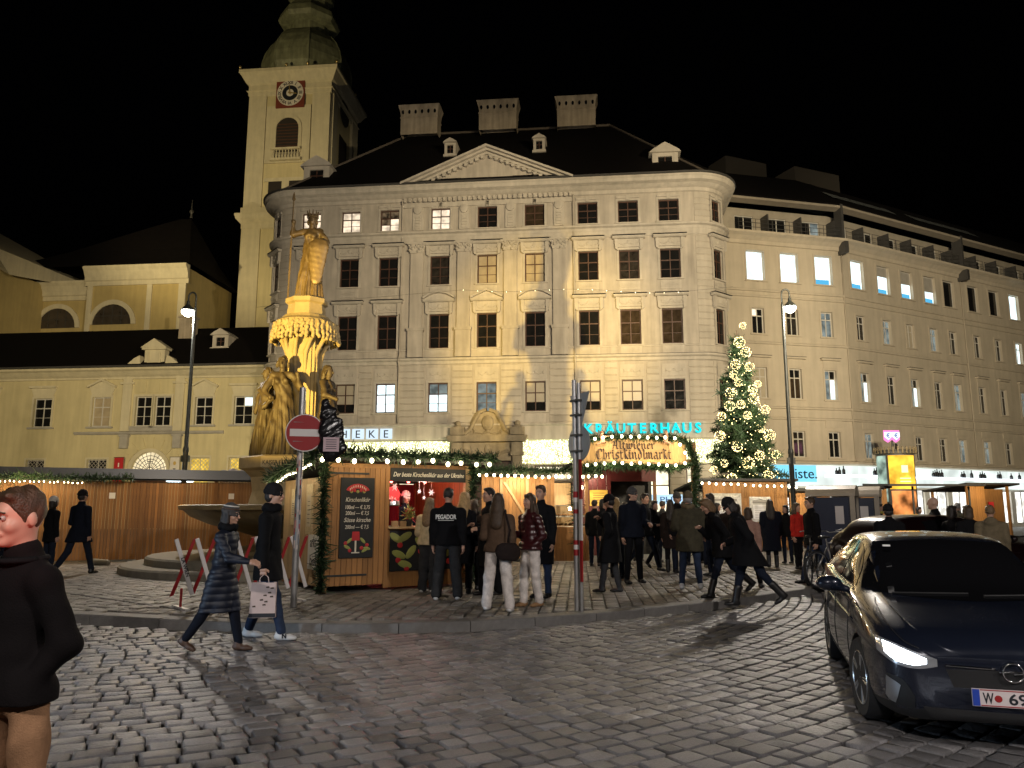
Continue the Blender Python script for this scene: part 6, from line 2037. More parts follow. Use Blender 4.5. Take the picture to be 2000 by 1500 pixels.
# header lettering board
hd = T('header_board', 'black board with cream script lettering above the stall counter', 'sign', MS @ Vector(((1.2 + SLn - .16) / 2, -.045, 1.99)), SR)
MB().box(-.78, .78, -.012, .012, -.02, .23).build('board', M_CHALK, hd)
text('Der beste Kirschenlik\u00f6r aus der Ukraine', .12, hd, (0, -.015, .07), M_INK, ext=.002, shear=.35, fit=1.48, bold=.0008)
# painted cherry panel under the counter
cp = T('cherry_panel', 'black panel painted with cherries and leaves below the stall counter', 'sign', MS @ Vector((1.24, -.012, .33)), SR)
MB().box(0, 1.4, -.012, .01, 0, .74).build('board', M_CHALK, cp)
rr_ = random.Random(11)
for k, (x, z, a) in enumerate(((.12, .6, .6), (.3, .62, -.5), (.18, .3, .4), (.42, .34, -.9), (.3, .12, .3), (.62, .5, .7), (.75, .2, -.4), (.95, .55, .5), (1.15, .3, -.6), (1.25, .6, .8))):
    t_ = Matrix.Translation((x, -.014, z)) @ Matrix.Rotation(a, 4, 'Y') @ Matrix.Diagonal((1, .06, .45, 1))
    MB().ball((0, 0, 0), .15, 10).map(lambda p: t_ @ Vector(p)).build('painted_leaf', M_LEAFP, cp)
for x, z in ((.2, .47), (.17, .2), (.34, .05), (.62, .35), (.95, .28), (1.2, .15)): MB().ball((x, -.014, z), .055, 10, sc=(1, .15, 1)).build('painted_cherry', M_REDP, cp)
# vendor and counter things
p = MS @ Vector((1.86, .75, .1))
person('vendor in white knit hat and dark jacket behind the stall counter', p, 1.68, rz=SR + .35, legs=ST, coat=C_NAVY, hem=.8, hat='beanie', hatc=K_WHITE, hair='bob', hairc=H_DARK, face=True, vox=.013, group=GP, arms=('hold', 'hold'), nod=.15)
ds = T('drink_dispenser', 'tall red cherry drink dispenser on the stall counter', 'dispenser', MS @ Vector((1.33, .1, 1.14)), SR)
MB().lathe([(.1, 0), (.12, .02), (.12, .36), (.1, .38)], 16).build('tank', mat('dark_red_drink', (.16, .006, .01), .15), ds)
MB().lathe([(.125, .38), (.13, .4), (.12, .46), (.05, .5)], 16).build('lid', mat('steel', (.55, .55, .55), .3, .9), ds)
MB().box(-.13, .13, -.13, .13, -.0, .015).build('base', MATS['steel'], ds)
rt = T('red_pennant', 'red cloth pennant with white letters hanging inside the stall', 'banner', MS @ Vector((1.55, .8, 1.42)), SR)
MB().prism([(-.2, .42), (-.12, .0), (.16, .06), (.22, .34), (.12, .5)], -.01, .01).build('cloth', M_REDP, rt)
text('NIA', .13, rt, (.02, -.013, .2), M_INK, rot=(PI / 2, .35, 0), ext=.002, bold=.002)
M_SNOW = mat('white_card', (.8, .78, .76), .7)
for k, (x, z, r_) in enumerate(((1.5, 1.88, .09), (2.28, 1.78, .08), (2.12, 1.68, .05), (2.02, 1.8, .05))):
    q = T('paper_star', ('largest white paper star hanging in the red stall', 'second largest white paper star hanging in the red stall', 'small low white paper star in the red stall', 'small white paper star above the middle of the red stall')[k], 'decoration', MS @ Vector((x, .45, z)), SR, 'paper stars in the stall')
    pts = [((r_ if j % 2 == 0 else r_ * .4) * math.cos(2 * PI * j / 12), (r_ if j % 2 == 0 else r_ * .4) * math.sin(2 * PI * j / 12)) for j in range(12)]
    MB().prism(pts[::-1], -.004, .004).build('star', M_SNOW, q); MB().tube([(0, 0, r_), (0, 0, 2.2 - z)], .003, 4).build('thread', M_SNOW, q)
pn = T('potted_plant', 'small poinsettia pot on the stall counter', 'plant', MS @ Vector((1.62, .02, 1.14)), SR)
MB().lathe([(.06, 0), (.08, .12), (.085, .13)], 12).build('pot', M_CHALK, pn)
V, Q = needle_tufts([(0, 0, .14), (0, 0, .3)], .1, 900, .07, 4); inst(np_mesh('leaves', V, Q, M_LEAFP, smooth=False), 'leaves', pn)
V, Q = needle_tufts([(0, 0, .16), (0, 0, .3)], .11, 300, .07, 5); inst(np_mesh('red_bracts', V, Q, M_REDP, smooth=False), 'red_bracts', pn)
for k, x in enumerate((1.3, 1.46)):
    q = T('cardboard_box', 'small open cardboard box %s on the stall counter' % ('beside the drink dispenser' if k == 0 else 'next to the poinsettia pot'), 'box', MS @ Vector((x, -.08, 1.14)), SR)
    MB().box(-.06, .06, -.03, .03, 0, .1).build('carton', mat('cardboard', (.4, .25, .12), .8), q)
# notice frames on the pale side wall
for k, (u, w_, z0, z1) in enumerate(((1.85, .34, 1.15, 1.85), (.78, .38, 1.0, 1.92))):
    q = T('wall_notice', ('smaller ornate cream notice frame near the rear of the pale stall side' if k == 0 else 'larger ornate cream notice frame near the front of the pale stall side'), 'sign', MS @ Vector((-.03, u, z0)), SR - PI / 2)
    MB().box(-w_ / 2, w_ / 2, -.02, .01, 0, z1 - z0).build('frame', mat('cream_frame', (.55, .43, .25), .7, var=.3, scale=30), q)
    MB().box(-w_ * .28, w_ * .28, -.026, -.0205, .14, z1 - z0 - .2).build('paper', mat('cream_paper', (.62, .52, .38), .8), q)
    for j in range(6): MB().box(-w_ * .2, w_ * .2, -.028, -.0265, .2 + j * (z1 - z0 - .45) / 6, .212 + j * (z1 - z0 - .45) / 6).build('print', MATS['brown_hair'], q)
q = T('area_sign', 'white sign with black letters ending arkt and biet low on the stall side', 'sign', MS @ Vector((-.03, .5, .38)), SR - PI / 2)
MB().box(-.28, .28, -.012, .01, 0, .62).build('board', M_OFFW, q)
for z, tx in ((.4, 'arkt-'), (.08, 'biet')): text(tx, .26, q, (.06, -.014, z), M_BLACK, ext=.001, bold=.002, fit=.4)
# greenery and bulbs of this stall
fl = [MS @ Vector((-.32, SD + .15, 2.05)), MS @ Vector((-.34, 1.2, 2.22)), MS @ Vector((-.32, -.32, 2.38))]
ft = [MS @ Vector((-.32, -.33, 2.43)), MS @ Vector((1.4, -.34, 2.44)), MS @ Vector((SLn + .35, -.33, 2.44))]
garland('fir garland along the sloping side roof edge of the cherry stall', fl, .1, 520, seed=2)
garland('fir garland along the front eave of the cherry stall', ft, .085, 620, seed=3)
garland('fir garland hanging beside the menu door of the cherry stall', [MS @ Vector((-.05, -.06, 2.25)), MS @ Vector((-.05, -.07, .05))], .055, 620, seed=4)
garland('fir garland hanging beside the counter of the cherry stall', [MS @ Vector((SLn - .02, -.08, 2.3)), MS @ Vector((SLn - .02, -.08, .1))], .06, 560, seed=5)
light_string('warm bulbs along the sloping side roof edge of the cherry stall', [p_ + Vector((-.02, -.04, -.13)) for p_ in fl], 22, 2.2, 3, fairy_me)
light_string('large warm bulbs along the front eave of the cherry stall', [p_ + Vector((0, -.06, -.1)) for p_ in ft], 12, 4.0, 2)

# --- the second stall behind, with parasols and a glass case
A2 = gnd(940, 1098, .08); S2 = MS.to_euler().z * .35
s2 = T('market_stall', 'honey wood stall behind the cherry stall with glass pastry case', 'stall', A2, S2)
L2 = 3.1
stall_frame(s2, L2, 2.2, 2.45, 2.2, .35)
planks(s2, 0, 2.1, .1, 2.35, .11, M_WOOD)
MB().box(2.1, L2, .02, .5, .0, .95).build('counter', M_WOODD, s2)
MB().box(2.1, L2, 1.9, 2.0, .1, 2.3).build('back_wall', M_WOODP, s2)
for x in (.55, 1.3): MB().box(x - .04, x + .04, -.05, -.022, .1, 2.3).build('batten', M_WOODP, s2)
MB().prism([(.6, 2.2), (.68, 2.2), (1.26, 1.3), (1.18, 1.3)], -.05, -.022).build('brace', M_WOODP, s2)
M2 = s2.matrix_basis
lamp('stall_light', 'POINT', M2 @ Vector((2.5, .8, 2.1)), 70, (1, .8, .5), .08)
lamp('stall_light', 'POINT', M2 @ Vector((1.0, -.5, 2.2)), 40, (1, .78, .45), .08)
gc = T('pastry_case', 'glass pastry display case on the dark counter by the red and white pole', 'display case', M2 @ Vector((2.62, .05, .95)), S2)
M_CLEAR = mat('clear_glass', (.9, .95, .93), .02, trans=1.0, var=.0)
b = MB()
for a_, c_ in (((-.5, 0, 0), (-.5, 0, .05)), ((-.5, .12, .6), (.5, .12, .6)), ((-.5, 0, 0), (.5, 0, 0)), ((-.5, .5, .6), (.5, .5, .6)), ((-.5, 0, .02), (-.5, .12, .6)), ((.5, 0, .02), (.5, .12, .6)), ((-.5, .12, .6), (-.5, .5, .6)), ((.5, .12, .6), (.5, .5, .6)), ((-.5, .5, 0), (-.5, .5, .6)), ((.5, .5, 0), (.5, .5, .6)), ((-.5, .06, .28), (.5, .06, .28))):
    b.tube([a_, c_], .012, 6)
b.build('case_frame', MATS['steel'], gc)
MB().add([(-.5, 0, .02), (.5, 0, .02), (.5, .12, .59), (-.5, .12, .59)], [(0, 1, 2, 3)]).build('pane', M_CLEAR, gc)
M_PASTRY = mat('pastry', (.45, .22, .07), .6, var=.3, scale=20)
pm = Blob(.02, .03).cone((-.05, 0, 0), (.05, 0, .01), .035, .03).mesh('pastry', M_PASTRY)
for k in range(14):
    q = inst(pm, 'pastry', gc, (-.42 + (k % 7) * .14, .2 + .16 * (k // 7), .05 + .26 * (k // 7)), (0, 0, random.random()))
MB().box(-.48, .48, .1, .48, .29, .3).build('shelf', MATS['steel'], gc)
lamp('case_light', 'POINT', M2 @ Vector((2.62, .3, 1.45)), 5, (1, .85, .6), .05)
g2 = [M2 @ Vector((-.4, -.4, 2.56)), M2 @ Vector((1.5, -.42, 2.52)), M2 @ Vector((L2 + .4, -.4, 2.55))]
garland('fir garland along the eave of the pastry stall', g2, .09, 560, seed=6)
light_string('warm bulbs along the eave of the pastry stall', [p_ + Vector((0, -.07, -.15)) for p_ in g2], 20, 3.0, 4)
M_PARA = mat('dark_green_canvas', (.012, .03, .022), .8, bump=.2, bscale=8)
for k, (px, py) in enumerate(((990, 1090), (1021, 1094))):
    g = gnd(px, py, .08)
    q = T('closed_parasol', '%s closed dark green parasol beside the pastry stall' % ('shorter' if k == 0 else 'taller'), 'parasol', g + Vector((0, -.5, 0)))
    zt_ = (2.25, 2.55)[k]
    MB().tube([(0, 0, 0), (0, 0, zt_ + .08)], .022, 8).build('pole', M_LEAD, q)
    b = Blob(.018, .02).cone((0, 0, zt_ - 1.1), (0, 0, zt_), .13, .025); b.disp = robe_folds(0, 0, 6, .022, zt_ - 1.1, zt_, 3); b.build('canopy', M_PARA, q)
    MB().ball((0, 0, zt_ + .09), .03, 8).build('finial', M_SNOW, q); MB().lathe([(.02, 0), (.24, 0), (.24, .06), (.03, .09)], 16).build('foot', M_LEAD, q)

# --- dark red booth inside the gate
A3 = gnd(1128, 1092, .08)
s3 = T('market_stall', 'dark maroon booth with yellow notice under the gate board', 'stall', A3 + Vector((0, .8, 0)), .12)
stall_frame(s3, 2.6, 2.2, 2.75, 2.6, .2)
M_MAR = mat('maroon_boards', (.10, .012, .012), .6, var=.2, scale=4)
planks(s3, 0, 1.15, .05, 2.7, .14, M_MAR)
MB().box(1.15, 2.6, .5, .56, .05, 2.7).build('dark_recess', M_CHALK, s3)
MB().box(1.15, 2.6, -.02, .03, 2.3, 2.72).build('header', M_MAR, s3)
q = T('notice', 'yellow lit notice on the maroon booth', 'sign', s3.matrix_basis @ Vector((.75, -.03, 1.55)), .12)
MB().box(-.28, .28, -.02, .0, 0, .48).build('sheet', mat('yellow_notice', (.75, .48, .08), .7), q)
for j in range(5): MB().box(-.18, .18, -.022, -.0201, .1 + j * .07, .115 + j * .07).build('print', MATS['brown_hair'], q)
lamp('booth_light', 'POINT', s3.matrix_basis @ Vector((.6, -.35, 2.35)), 16, (1, .85, .6), .05)
inst(MB().ball((0, 0, 0), .09, 10).mesh('globe_lamp', E_BULB, True), 'globe_lamp', s3, (.12, -.3, 2.1))

# --- the market gate
gl_, gr_ = at(1128, 1000, 21.5), at(1358, 1000, 21.5)
gate = T('market_gate', 'market entrance arch with garlanded posts holding the name board', 'gate', (gl_.x, 21.5, .08))
GWd = gr_.x - gl_.x
for x in (0, GWd):
    MB().box(x - .07, x + .07, -.07, .07, 0, 3.3).build('post', M_WOODD, gate)
MB().box(0, GWd, -.05, .05, 2.72, 2.82).build('beam', M_WOODD, gate)
nb_ = T('name_board', 'parchment scroll board with blackletter market name above the gate', 'sign', ((gl_.x + gr_.x) / 2 - .05, 21.4, 0))
zt0, zt1 = at(1240, 905, 21.4).z, at(1240, 847, 21.4).z
M_PARCH = mat('parchment_paint', (.55, .34, .14), .7, var=.2, scale=2)
prof = []
hw = GWd * .45
N_ = 24
v = []; f = []
for k in range(N_ + 1):
    x = -hw + 2 * hw * k / N_
    u = k / N_
    y = -.06 * math.cos((u - .5) * PI) + (.05 * math.sin(u * PI * 6) if u < .12 or u > .88 else 0)
    zo = -.10 * (2 * u - 1) ** 2 + .03 * math.sin(u * 9)
    v += [(x, y, zt0 + zo), (x, y, zt1 + zo * 1.3), (x, y + .03, zt1 + zo * 1.3), (x, y + .03, zt0 + zo)]
for k in range(N_):
    a = k * 4
    f += [(a, a + 4, a + 5, a + 1), (a + 1, a + 5, a + 6, a + 2), (a + 2, a + 6, a + 7, a + 3), (a + 3, a + 7, a + 4, a)]
f += [(0, 1, 2, 3), (N_ * 4 + 3, N_ * 4 + 2, N_ * 4 + 1, N_ * 4)]
MB().add(v, f).build('scroll', M_PARCH, nb_)
M_INKB = mat('dark_blackletter_ink', (.03, .012, .01), .7)
b = blackletter('Altwiener', .23, .15); o = b.build('lettering', M_INKB, nb_, loc=(-.02, -.085, zt0 + .395)); wtxt = max(p_[0] for p_ in b.v) - min(p_[0] for p_ in b.v); o.scale = (1.2 / wtxt, 1, 1)
b = blackletter('Christkindlmarkt', .29, .15); o = b.build('lettering', M_INKB, nb_, loc=(-.02, -.085, zt0 + .11)); wtxt = max(p_[0] for p_ in b.v) - min(p_[0] for p_ in b.v); o.scale = (2.1 / wtxt, 1, 1)
for s_ in (-1, 1):
    q = T('cherub_relief', 'small painted angel figure on the name board corner %s' % ('near the banded sign post' if s_ < 0 else 'near the christmas tree'), 'decoration', ((gl_.x + gr_.x) / 2 - .05 + s_ * .86, 21.28, zt1 - .1))
    b = Blob(.014, .03).cone((0, 0, -.12), (s_ * .04, 0, .02), .07, .055).ell((s_ * .03, -.01, .12), (.05, .05, .06)).cone((0, 0, 0), (-s_ * .16, -.04, .03), .03, .02).cone((0, 0, -.12), (s_ * .16, -.02, -.2), .04, .03)
    b.build('angel_body', mat('angel_paint', (.42, .24, .15), .6, var=.25, scale=12), q)
    b = Blob(.014, .02).cone((s_ * .05, .04, .02), (s_ * .2, .05, .14), .05, .02, (1, .4, 1)); b.build('wing', mat('wing_paint', (.3, .24, .2), .6), q)
gx0, gx1 = gl_.x, gr_.x
def gp(px, py, d=21.35): return at(px, py, d)
garland('fir garland over the top of the name board', [gp(1128, 872), gp(1148, 857), gp(1200, 853), gp(1260, 855), gp(1320, 856), gp(1345, 866), gp(1350, 890)], .075, 1000, 'fir garlands on the gate', 7)
garland('fir garland along the underside of the name board', [gp(1140, 912), gp(1180, 909), gp(1250, 911), gp(1310, 915), gp(1350, 908)], .08, 800, 'fir garlands on the gate', 8)
garland('fir garland wound down the gate post near the tree', [gp(1350, 880), gp(1362, 900), gp(1356, 1000), gp(1355, 1080)], .12, 560, 'fir garlands on the gate', 9)
garland('fir garland wound down the gate post by the maroon booth', [gp(1126, 862), gp(1124, 940), gp(1128, 1070)], .11, 560, 'fir garlands on the gate', 10)
light_string('warm bulbs over the top of the name board', [gp(1140, 870, 21.2), gp(1165, 853, 21.2), gp(1240, 850, 21.2), gp(1320, 854, 21.2), gp(1342, 890, 21.2)], 13, 6, 4)
light_string('warm bulbs under the name board', [gp(1138, 907, 21.2), gp(1190, 903, 21.2), gp(1250, 903, 21.2), gp(1310, 908, 21.2), gp(1345, 900, 21.2)], 12, 6, 4)
for x in (1190, 1290): lamp('gate_board_light', 'SPOT', gp(x, 925, 20.9), 24, (1, .82, .5), .05, gp(x, 872, 21.4), 110, .8)
# --- the notice stall right of the gate
A4 = gnd(1378, 1076, .08)
s4 = T('market_stall', 'wooden stall with two ornate notice boards below the christmas tree', 'stall', A4, .1)
stall_frame(s4, 3.1, 2.3, 2.42, 2.1, .3)
planks(s4, 0, 3.1, .1, 2.4, .1, M_WOOD)
M4 = s4.matrix_basis
q = MB().box(0, 2.3, 0, .03, .1, 2.1).build('side_wall', M_WOODD, s4, loc=(3.1, 0, 0), rot=(0, 0, PI / 2))
for k, (x, w_, z0, z1) in enumerate(((.78, 1.16, .95, 2.0), (2.05, .78, 1.0, 1.88))):
    q = T('notice_board', '%s ornate white framed notice board on the wooden stall' % ('larger' if k == 0 else 'smaller'), 'sign', M4 @ Vector((x, -.03, z0)), .1)
    h_ = z1 - z0
    MB().box(-w_ / 2, w_ / 2, -.03, .0, 0, h_).build('frame', mat('white_carved_frame', (.55, .53, .48), .7, var=.35, scale=14), q)
    MB().box(-w_ * .34, w_ * .34, -.036, -.0305, h_ * .12, h_ * .68).build('paper', M_SNOW, q)
    for j in range(7): MB().box(-w_ * .27, w_ * .27, -.039, -.0365, h_ * (.16 + j * .07), h_ * (.175 + j * .07)).build('print', MATS['grey_stone'], q)
    MB().box(-w_ * .36, w_ * .36, -.036, -.0305, h_ * .74, h_ * .82).build('heading', mat('grey_print', (.25, .23, .2), .8), q)
    rl = relief(w_ * .95, h_ * .14, 7, .03); b = MB(); b.add([(p_[0], p_[1] - .035, p_[2] + h_ * .84) for p_ in rl.v], rl.f); b.build('carving', MATS['white_carved_frame'], q)
g4 = [M4 @ Vector((-.3, -.33, 2.5)), M4 @ Vector((3.4, -.33, 2.36))]
light_string('warm bulbs along the eave of the notice board stall', [p_ + Vector((0, -.06, -.12)) for p_ in g4], 14, 5, 3)
# little lit stall end and further stalls
A5 = gnd(1548, 1070, .08)
s5 = T('market_stall', 'low lit wooden stall end beside the blue cabin', 'stall', A5, .1)
stall_frame(s5, 1.6, 1.8, 2.1, 1.9, .2); planks(s5, 0, 1.6, .1, 2.05, .12, M_WOOD)
lamp('stall_light', 'POINT', s5.matrix_basis @ Vector((.3, -.6, 1.9)), 12, (1, .75, .4), .06)
A6 = gnd(1690, 1072, .08)
s6 = T('market_stall', 'brown kiosk with long flat awning in front of the orange column', 'stall', A6, .12)
stall_frame(s6, 1.0, 1.8, 2.2, 2.1, .15); planks(s6, 0, 1.0, .1, 2.15, .14, M_WOODD)
MB().box(.3, .6, -.04, -.022, 1.3, 1.55).build('notice', MATS['cream_paper'], s6)
MB().add([(.8, -.5, 2.28), (4.6, -.6, 2.3), (4.6, 1.2, 2.34), (.8, 1.2, 2.34), (.8, -.5, 2.36), (4.6, -.6, 2.37), (4.6, 1.2, 2.42), (.8, 1.2, 2.42)], [(3, 2, 1, 0), (4, 5, 6, 7), (0, 1, 5, 4), (1, 2, 6, 5), (2, 3, 7, 6), (3, 0, 4, 7)]).build('awning', M_BITU, s6)
for x in (2.2, 4.5): MB().tube([(x, .2, 0), (x, .2, 2.3)], .04, 8).build('awning_post', M_LEAD, s6)
A7 = gnd(1898, 1062, .08)
s7 = T('market_stall', 'honey wood stall with open front and small red poster', 'stall', A7, .25)
stall_frame(s7, 2.2, 2.0, 2.45, 2.2, .3); planks(s7, 0, .9, .1, 2.4, .12, M_WOOD)
MB().box(.9, 2.2, .3, .36, .1, 2.3).build('recess', M_WOODD, s7)
lamp('stall_light', 'POINT', s7.matrix_basis @ Vector((.5, -.8, 2.2)), 14, (1, .75, .4), .06)
MB().box(1.3, 1.55, .2, .24, 1.3, 1.75).build('red_poster', M_REDP, s7)
# photo booth sign glimpsed through the gate
q = T('photo_sign', 'pale blue lit photo sign glimpsed through the gate crowd', 'sign', at(1310, 975, 33), .0)
MB().box(-1.1, 1.1, 0, .08, -.2, .2).build('panel', emat('pale_blue_sign', (.55, .8, 1.0), 1.1, True), q)
text('PHO', .34, q, (0, -.012, -.13), emat('sign_letter_blue', (.05, .2, .6), .35), ext=.004, fit=.9)
MB().box(-.05, .05, .08, .14, -2.0, .2).build('bracket', M_LEAD, q)

# --- the long stall row at the left
A8 = Vector((-18.0, 19.45, .08)); R8 = math.atan2(.42, .9)
s8 = T('market_stall', 'long row of brown plank stall backs behind the fountain basin', 'stall', A8, R8)
L8 = 11.3
stall_frame(s8, L8, 2.4, 2.25, 2.5, .25)
planks(s8, 0, L8, .02, 2.25, .085, M_WOODD)
for x in (7.9, 9.9): MB().box(x - .06, x + .06, -.05, -.02, 0, 2.3).build('cover_strip', M_WOODD, s8)
M8 = s8.matrix_basis
for x in (7.1, 10.35): MB().box(x - .08, x + .08, -.026, -.0205, 1.75, 1.92).build('sticker', M_SNOW, s8)
MB().add([(-.3, -.42, 2.32), (L8 + .2, -.42, 2.32), (L8 + .2, .1, 2.62), (-.3, .1, 2.62)], [(0, 1, 2, 3)]).build('roof_flashing', M_BITU, s8)
light_string('fairy lights along the roof of the long plank stall row', [M8 @ Vector((3.4, -.42, 2.24)), M8 @ Vector((6.4, -.42, 2.2))], 26, 3.5, 5, fairy_me)
garland('fir garland along the roof of the long plank stall row', [M8 @ Vector((3.0, -.4, 2.34)), M8 @ Vector((7.6, -.4, 2.32))], .09, 420, seed=12)
lamp('stall_light', 'POINT', M8 @ Vector((5.0, -1.1, 2.3)), 60, (1, .72, .32), .1)
lamp('stall_light', 'POINT', M8 @ Vector((8.6, -1.6, 2.6)), 60, (1, .66, .28), .1)
E_TUBE = emat('fluorescent_tube', (.75, .92, 1.0), 5)
for k, (px, w_) in enumerate(((242, .95), (352, .45))):
    q = T('strip_light', '%s white strip light on top of the long plank stall row' % ('longer' if k == 0 else 'shorter'), 'lamp', at(px, 924 + 12 * k, 25.5), .35)
    MB().lathe([(.05, -w_), (.1, -w_ + .08), (.1, w_ - .08), (.05, w_)], 10, M=Matrix.Rotation(PI / 2, 4, 'Y')).build('tube', E_TUBE, q)
    MB().box(-w_, w_, -.06, .06, .1, .14).box(-.03, .03, -.03, .03, -.5, -.08).build('housing', M_LEAD, q)
A9 = at(425, 1000, 26.5)
s9 = T('market_stall', 'stall with crumpled grey tarpaulin roof behind the fountain', 'stall', (A9.x, 26.5, .08), R8 * .5)
planks(s9, 0, 2.6, .02, 2.4, .1, M_WOODD)
b = Blob(.06, .1).cone((.2, .5, 2.5), (2.5, .5, 2.55), .3, .34, (1, 2.2, 1)); b.cut((0, 0, 1), 2.4); b.disp = folds(4, .09, 9, 9, 5); b.build('tarpaulin', M_TARP, s9)
for x in (.1, 2.5): MB().box(x - .05, x + .05, .1, .2, 0, 2.45).build('post', M_WOODD, s9)
lamp('stall_light', 'POINT', s9.matrix_basis @ Vector((.4, -.7, 2.2)), 9, (.7, .88, 1), .1)

# ---------------------------------------------------------------- christmas tree with light balls
TP_ = at(1455, 1000, 30)
tree = T('christmas_tree', 'tall christmas fir covered in glowing light balls beyond the notice board stall', 'tree', (TP_.x, 30, .08))
TH = 8.5
MB().tube([(0, 0, 0), (.02, 0, 2.5), (0, 0, 5.5), (0, 0, TH)], .16, 8, r2=.015).build('trunk', mat('fir_bark', (.06, .04, .025), .9, bump=.4), tree)
r_ = np.random.default_rng(5)
VV = []; QQ = []; off = 0
brs = MB()
z = 1.1
while z < TH - .25:
    t = (z - 1.1) / (TH - 1.1)
    R_ = 1.6 * (1 - t) ** .9 + .1
    nb = int(9 * (1 - t) + 4)
    a0 = r_.random() * 6.28
    for k in range(nb):
        a = a0 + 2 * PI * k / nb + r_.normal(0, .15)
        L_ = R_ * r_.uniform(.62, 1.2)
        droop = .28 * (1 - t) + r_.normal(0, .06)
        pts = []
        for j in range(6):
            u = j / 5
            pts.append((L_ * u * math.cos(a), L_ * u * math.sin(a), z - droop * L_ * (u ** 1.3) + .2 * L_ * max(0, u - .7)))
        brs.tube(pts, .022 * (1 - t) + .006, 4, r2=.004)
        V, Q = needle_tufts(pts, .05 + .1 * (1 - t), 150, .13, int(r_.integers(1e6)))
        VV.append(V); QQ.append(Q + off); off += len(V)
        # side twigs
        for j in range(2, 6):
            for sg in (-1, 1):
                c = np.array(pts[j]); l2 = L_ * .32 * (1.1 - j / 6)
                e = c + np.array([math.cos(a + sg * 1.0) * l2, math.sin(a + sg * 1.0) * l2, -l2 * .25])
                V, Q = needle_tufts([c, e], .04, 150, .11, int(r_.integers(1e6)))
                VV.append(V); QQ.append(Q + off); off += len(V)
    z += .24 + .1 * (1 - t)
inst(np_mesh('crown', np.concatenate(VV), np.concatenate(QQ), M_FIR, smooth=False), 'crown', tree)
brs.build('branches', MATS['fir_bark'], tree)
E_FAIRY = emat('fairy_light', (1.0, .78, .33), 8.0)
def ball_meshes(seed):
    r = np.random.default_rng(seed); n = 62
    d = r.normal(size=(n, 3)); d /= np.linalg.norm(d, axis=1)[:, None]; d *= .175
    b = MB()
    for p in d: b.ball(p, .0105, 4)
    w = MB()
    for k in range(6):
        a = PI * k / 6
        w.tube([(.2 * math.cos(2 * PI * j / 20) * math.cos(a), .2 * math.cos(2 * PI * j / 20) * math.sin(a), .2 * math.sin(2 * PI * j / 20)) for j in range(21)], .003, 3)
    w.tube([(0, 0, .2), (0, 0, .3)], .004, 4)
    return b.mesh('bulbs', E_FAIRY), w.mesh('wire_cage', M_LEAD)
BM = [ball_meshes(k) for k in range(4)]
BALLS = [(1451, 636), (1444, 668), (1457, 688), (1437, 712), (1464, 716), (1434, 732), (1442, 747), (1480, 750), (1428, 768), (1472, 778), (1425, 793), (1495, 800), (1409, 813), (1460, 811), (1487, 838), (1503, 850), (1406, 852),
         (1440, 872), (1484, 890), (1516, 888), (1394, 918), (1415, 905), (1462, 905), (1500, 930), (1430, 935), (1470, 760), (1447, 790)]
for k, (px, py) in enumerate(BALLS):
    p = at(px, py, 30 - .25 - .95 * min(1, max(0, (py - 640) / 260)) * (1 - abs(px - 1455) / 110))
    q = T('light_ball', 'glowing wire ball of warm fairy lights hung on the christmas tree', 'light ball', p, k * 1.3, 'light balls on the christmas tree')
    q.scale = [.8 + .45 * ((k * 13) % 7) / 6] * 3
    inst(BM[k % 4][0], 'bulbs', q)['kind'] = 'stuff'; inst(BM[k % 4][1], 'wire_cage', q)
    if k == 0: q['label'] = 'single glowing wire ball on the very tip of the christmas tree'
    if k % 3 == 1: lamp('tree_light', 'POINT', p + Vector((0, -.35, 0)), 9, (1, .82, .45), .15)
# small fairy lights scattered through the crown
b = MB()
for k in range(230):
    z = 1.2 + r_.random() * 6.5; R_ = (1.75 * (1 - (z - 1.1) / (TH - 1.1)) ** .85 + .1) * .9; a = -PI / 2 + r_.normal(0, .9)
    b.ball((R_ * math.cos(a), R_ * math.sin(a), z - .25 * R_), .014, 4)
b.build('fairy_lights', E_FAIRY, tree)['kind'] = 'stuff'

# ---------------------------------------------------------------- street lamps
M_LAMP = mat('dark_lamp_paint', (.035, .04, .038), .4, var=.2, scale=5)
E_STREET = emat('street_lamp_glow', (1.0, .88, .74), 40)
def street_lamp(label, base, zl, dx, power):
    """curved crook lamp: dx is the reach of the crook"""
    t = T('street_lamp', label, 'street lamp', base, 0, 'street lamps on the square')
    MB().lathe([(.14, 0), (.14, .5), (.11, .6), (.085, .7), (.08, 3.2), (.09, 3.22), (.09, 3.3), (.065, 3.4), (.045, zl + .1)], 12).build('pole', M_LAMP, t, 'angle')
    pts = [(0, 0, zl + .05)]
    R_ = abs(dx) / 2; sg = 1 if dx > 0 else -1
    for k in range(13):
        a = PI - PI * k / 12
        pts.append((dx / 2 + sg * R_ * math.cos(a), 0, zl + .45 + R_ * 1.3 * math.sin(a)))
    pts.append((dx, 0, zl + .25))
    MB().tube(pts, .03, 8).build('crook', M_LAMP, t, True)
    MB().lathe([(.2, 0), (.22, .03), (.12, .14), (.06, .2), (.05, .32)], 16, (dx, 0, zl)).build('shade', M_LAMP, t, 'angle')
    MB().ball((dx, 0, zl - .03), .19, 14, sc=(1, 1, .85)).build('globe', E_STREET, t, True)
    MB().box(-.12, .12, -.06, .06, 2.9, 3.1).build('junction_box', M_LAMP, t)
    lamp('street_light', 'POINT', Vector(base) + Vector((dx, 0, zl - .35)), power, (1, .9, .78), .2)
    return t
p = at(382, 600, 24)
street_lamp('tall curved street lamp standing beside the fountain before the convent', (p.x, 24, .08), at(368, 607, 24).z - .08, at(368, 607, 24).x - p.x - .02, 1300)
p = at(1529, 620, 25)
street_lamp('tall curved street lamp standing beside the christmas tree', (p.x, 25, .08), at(1543, 600, 25).z - .08, at(1543, 600, 25).x - p.x, 2200)

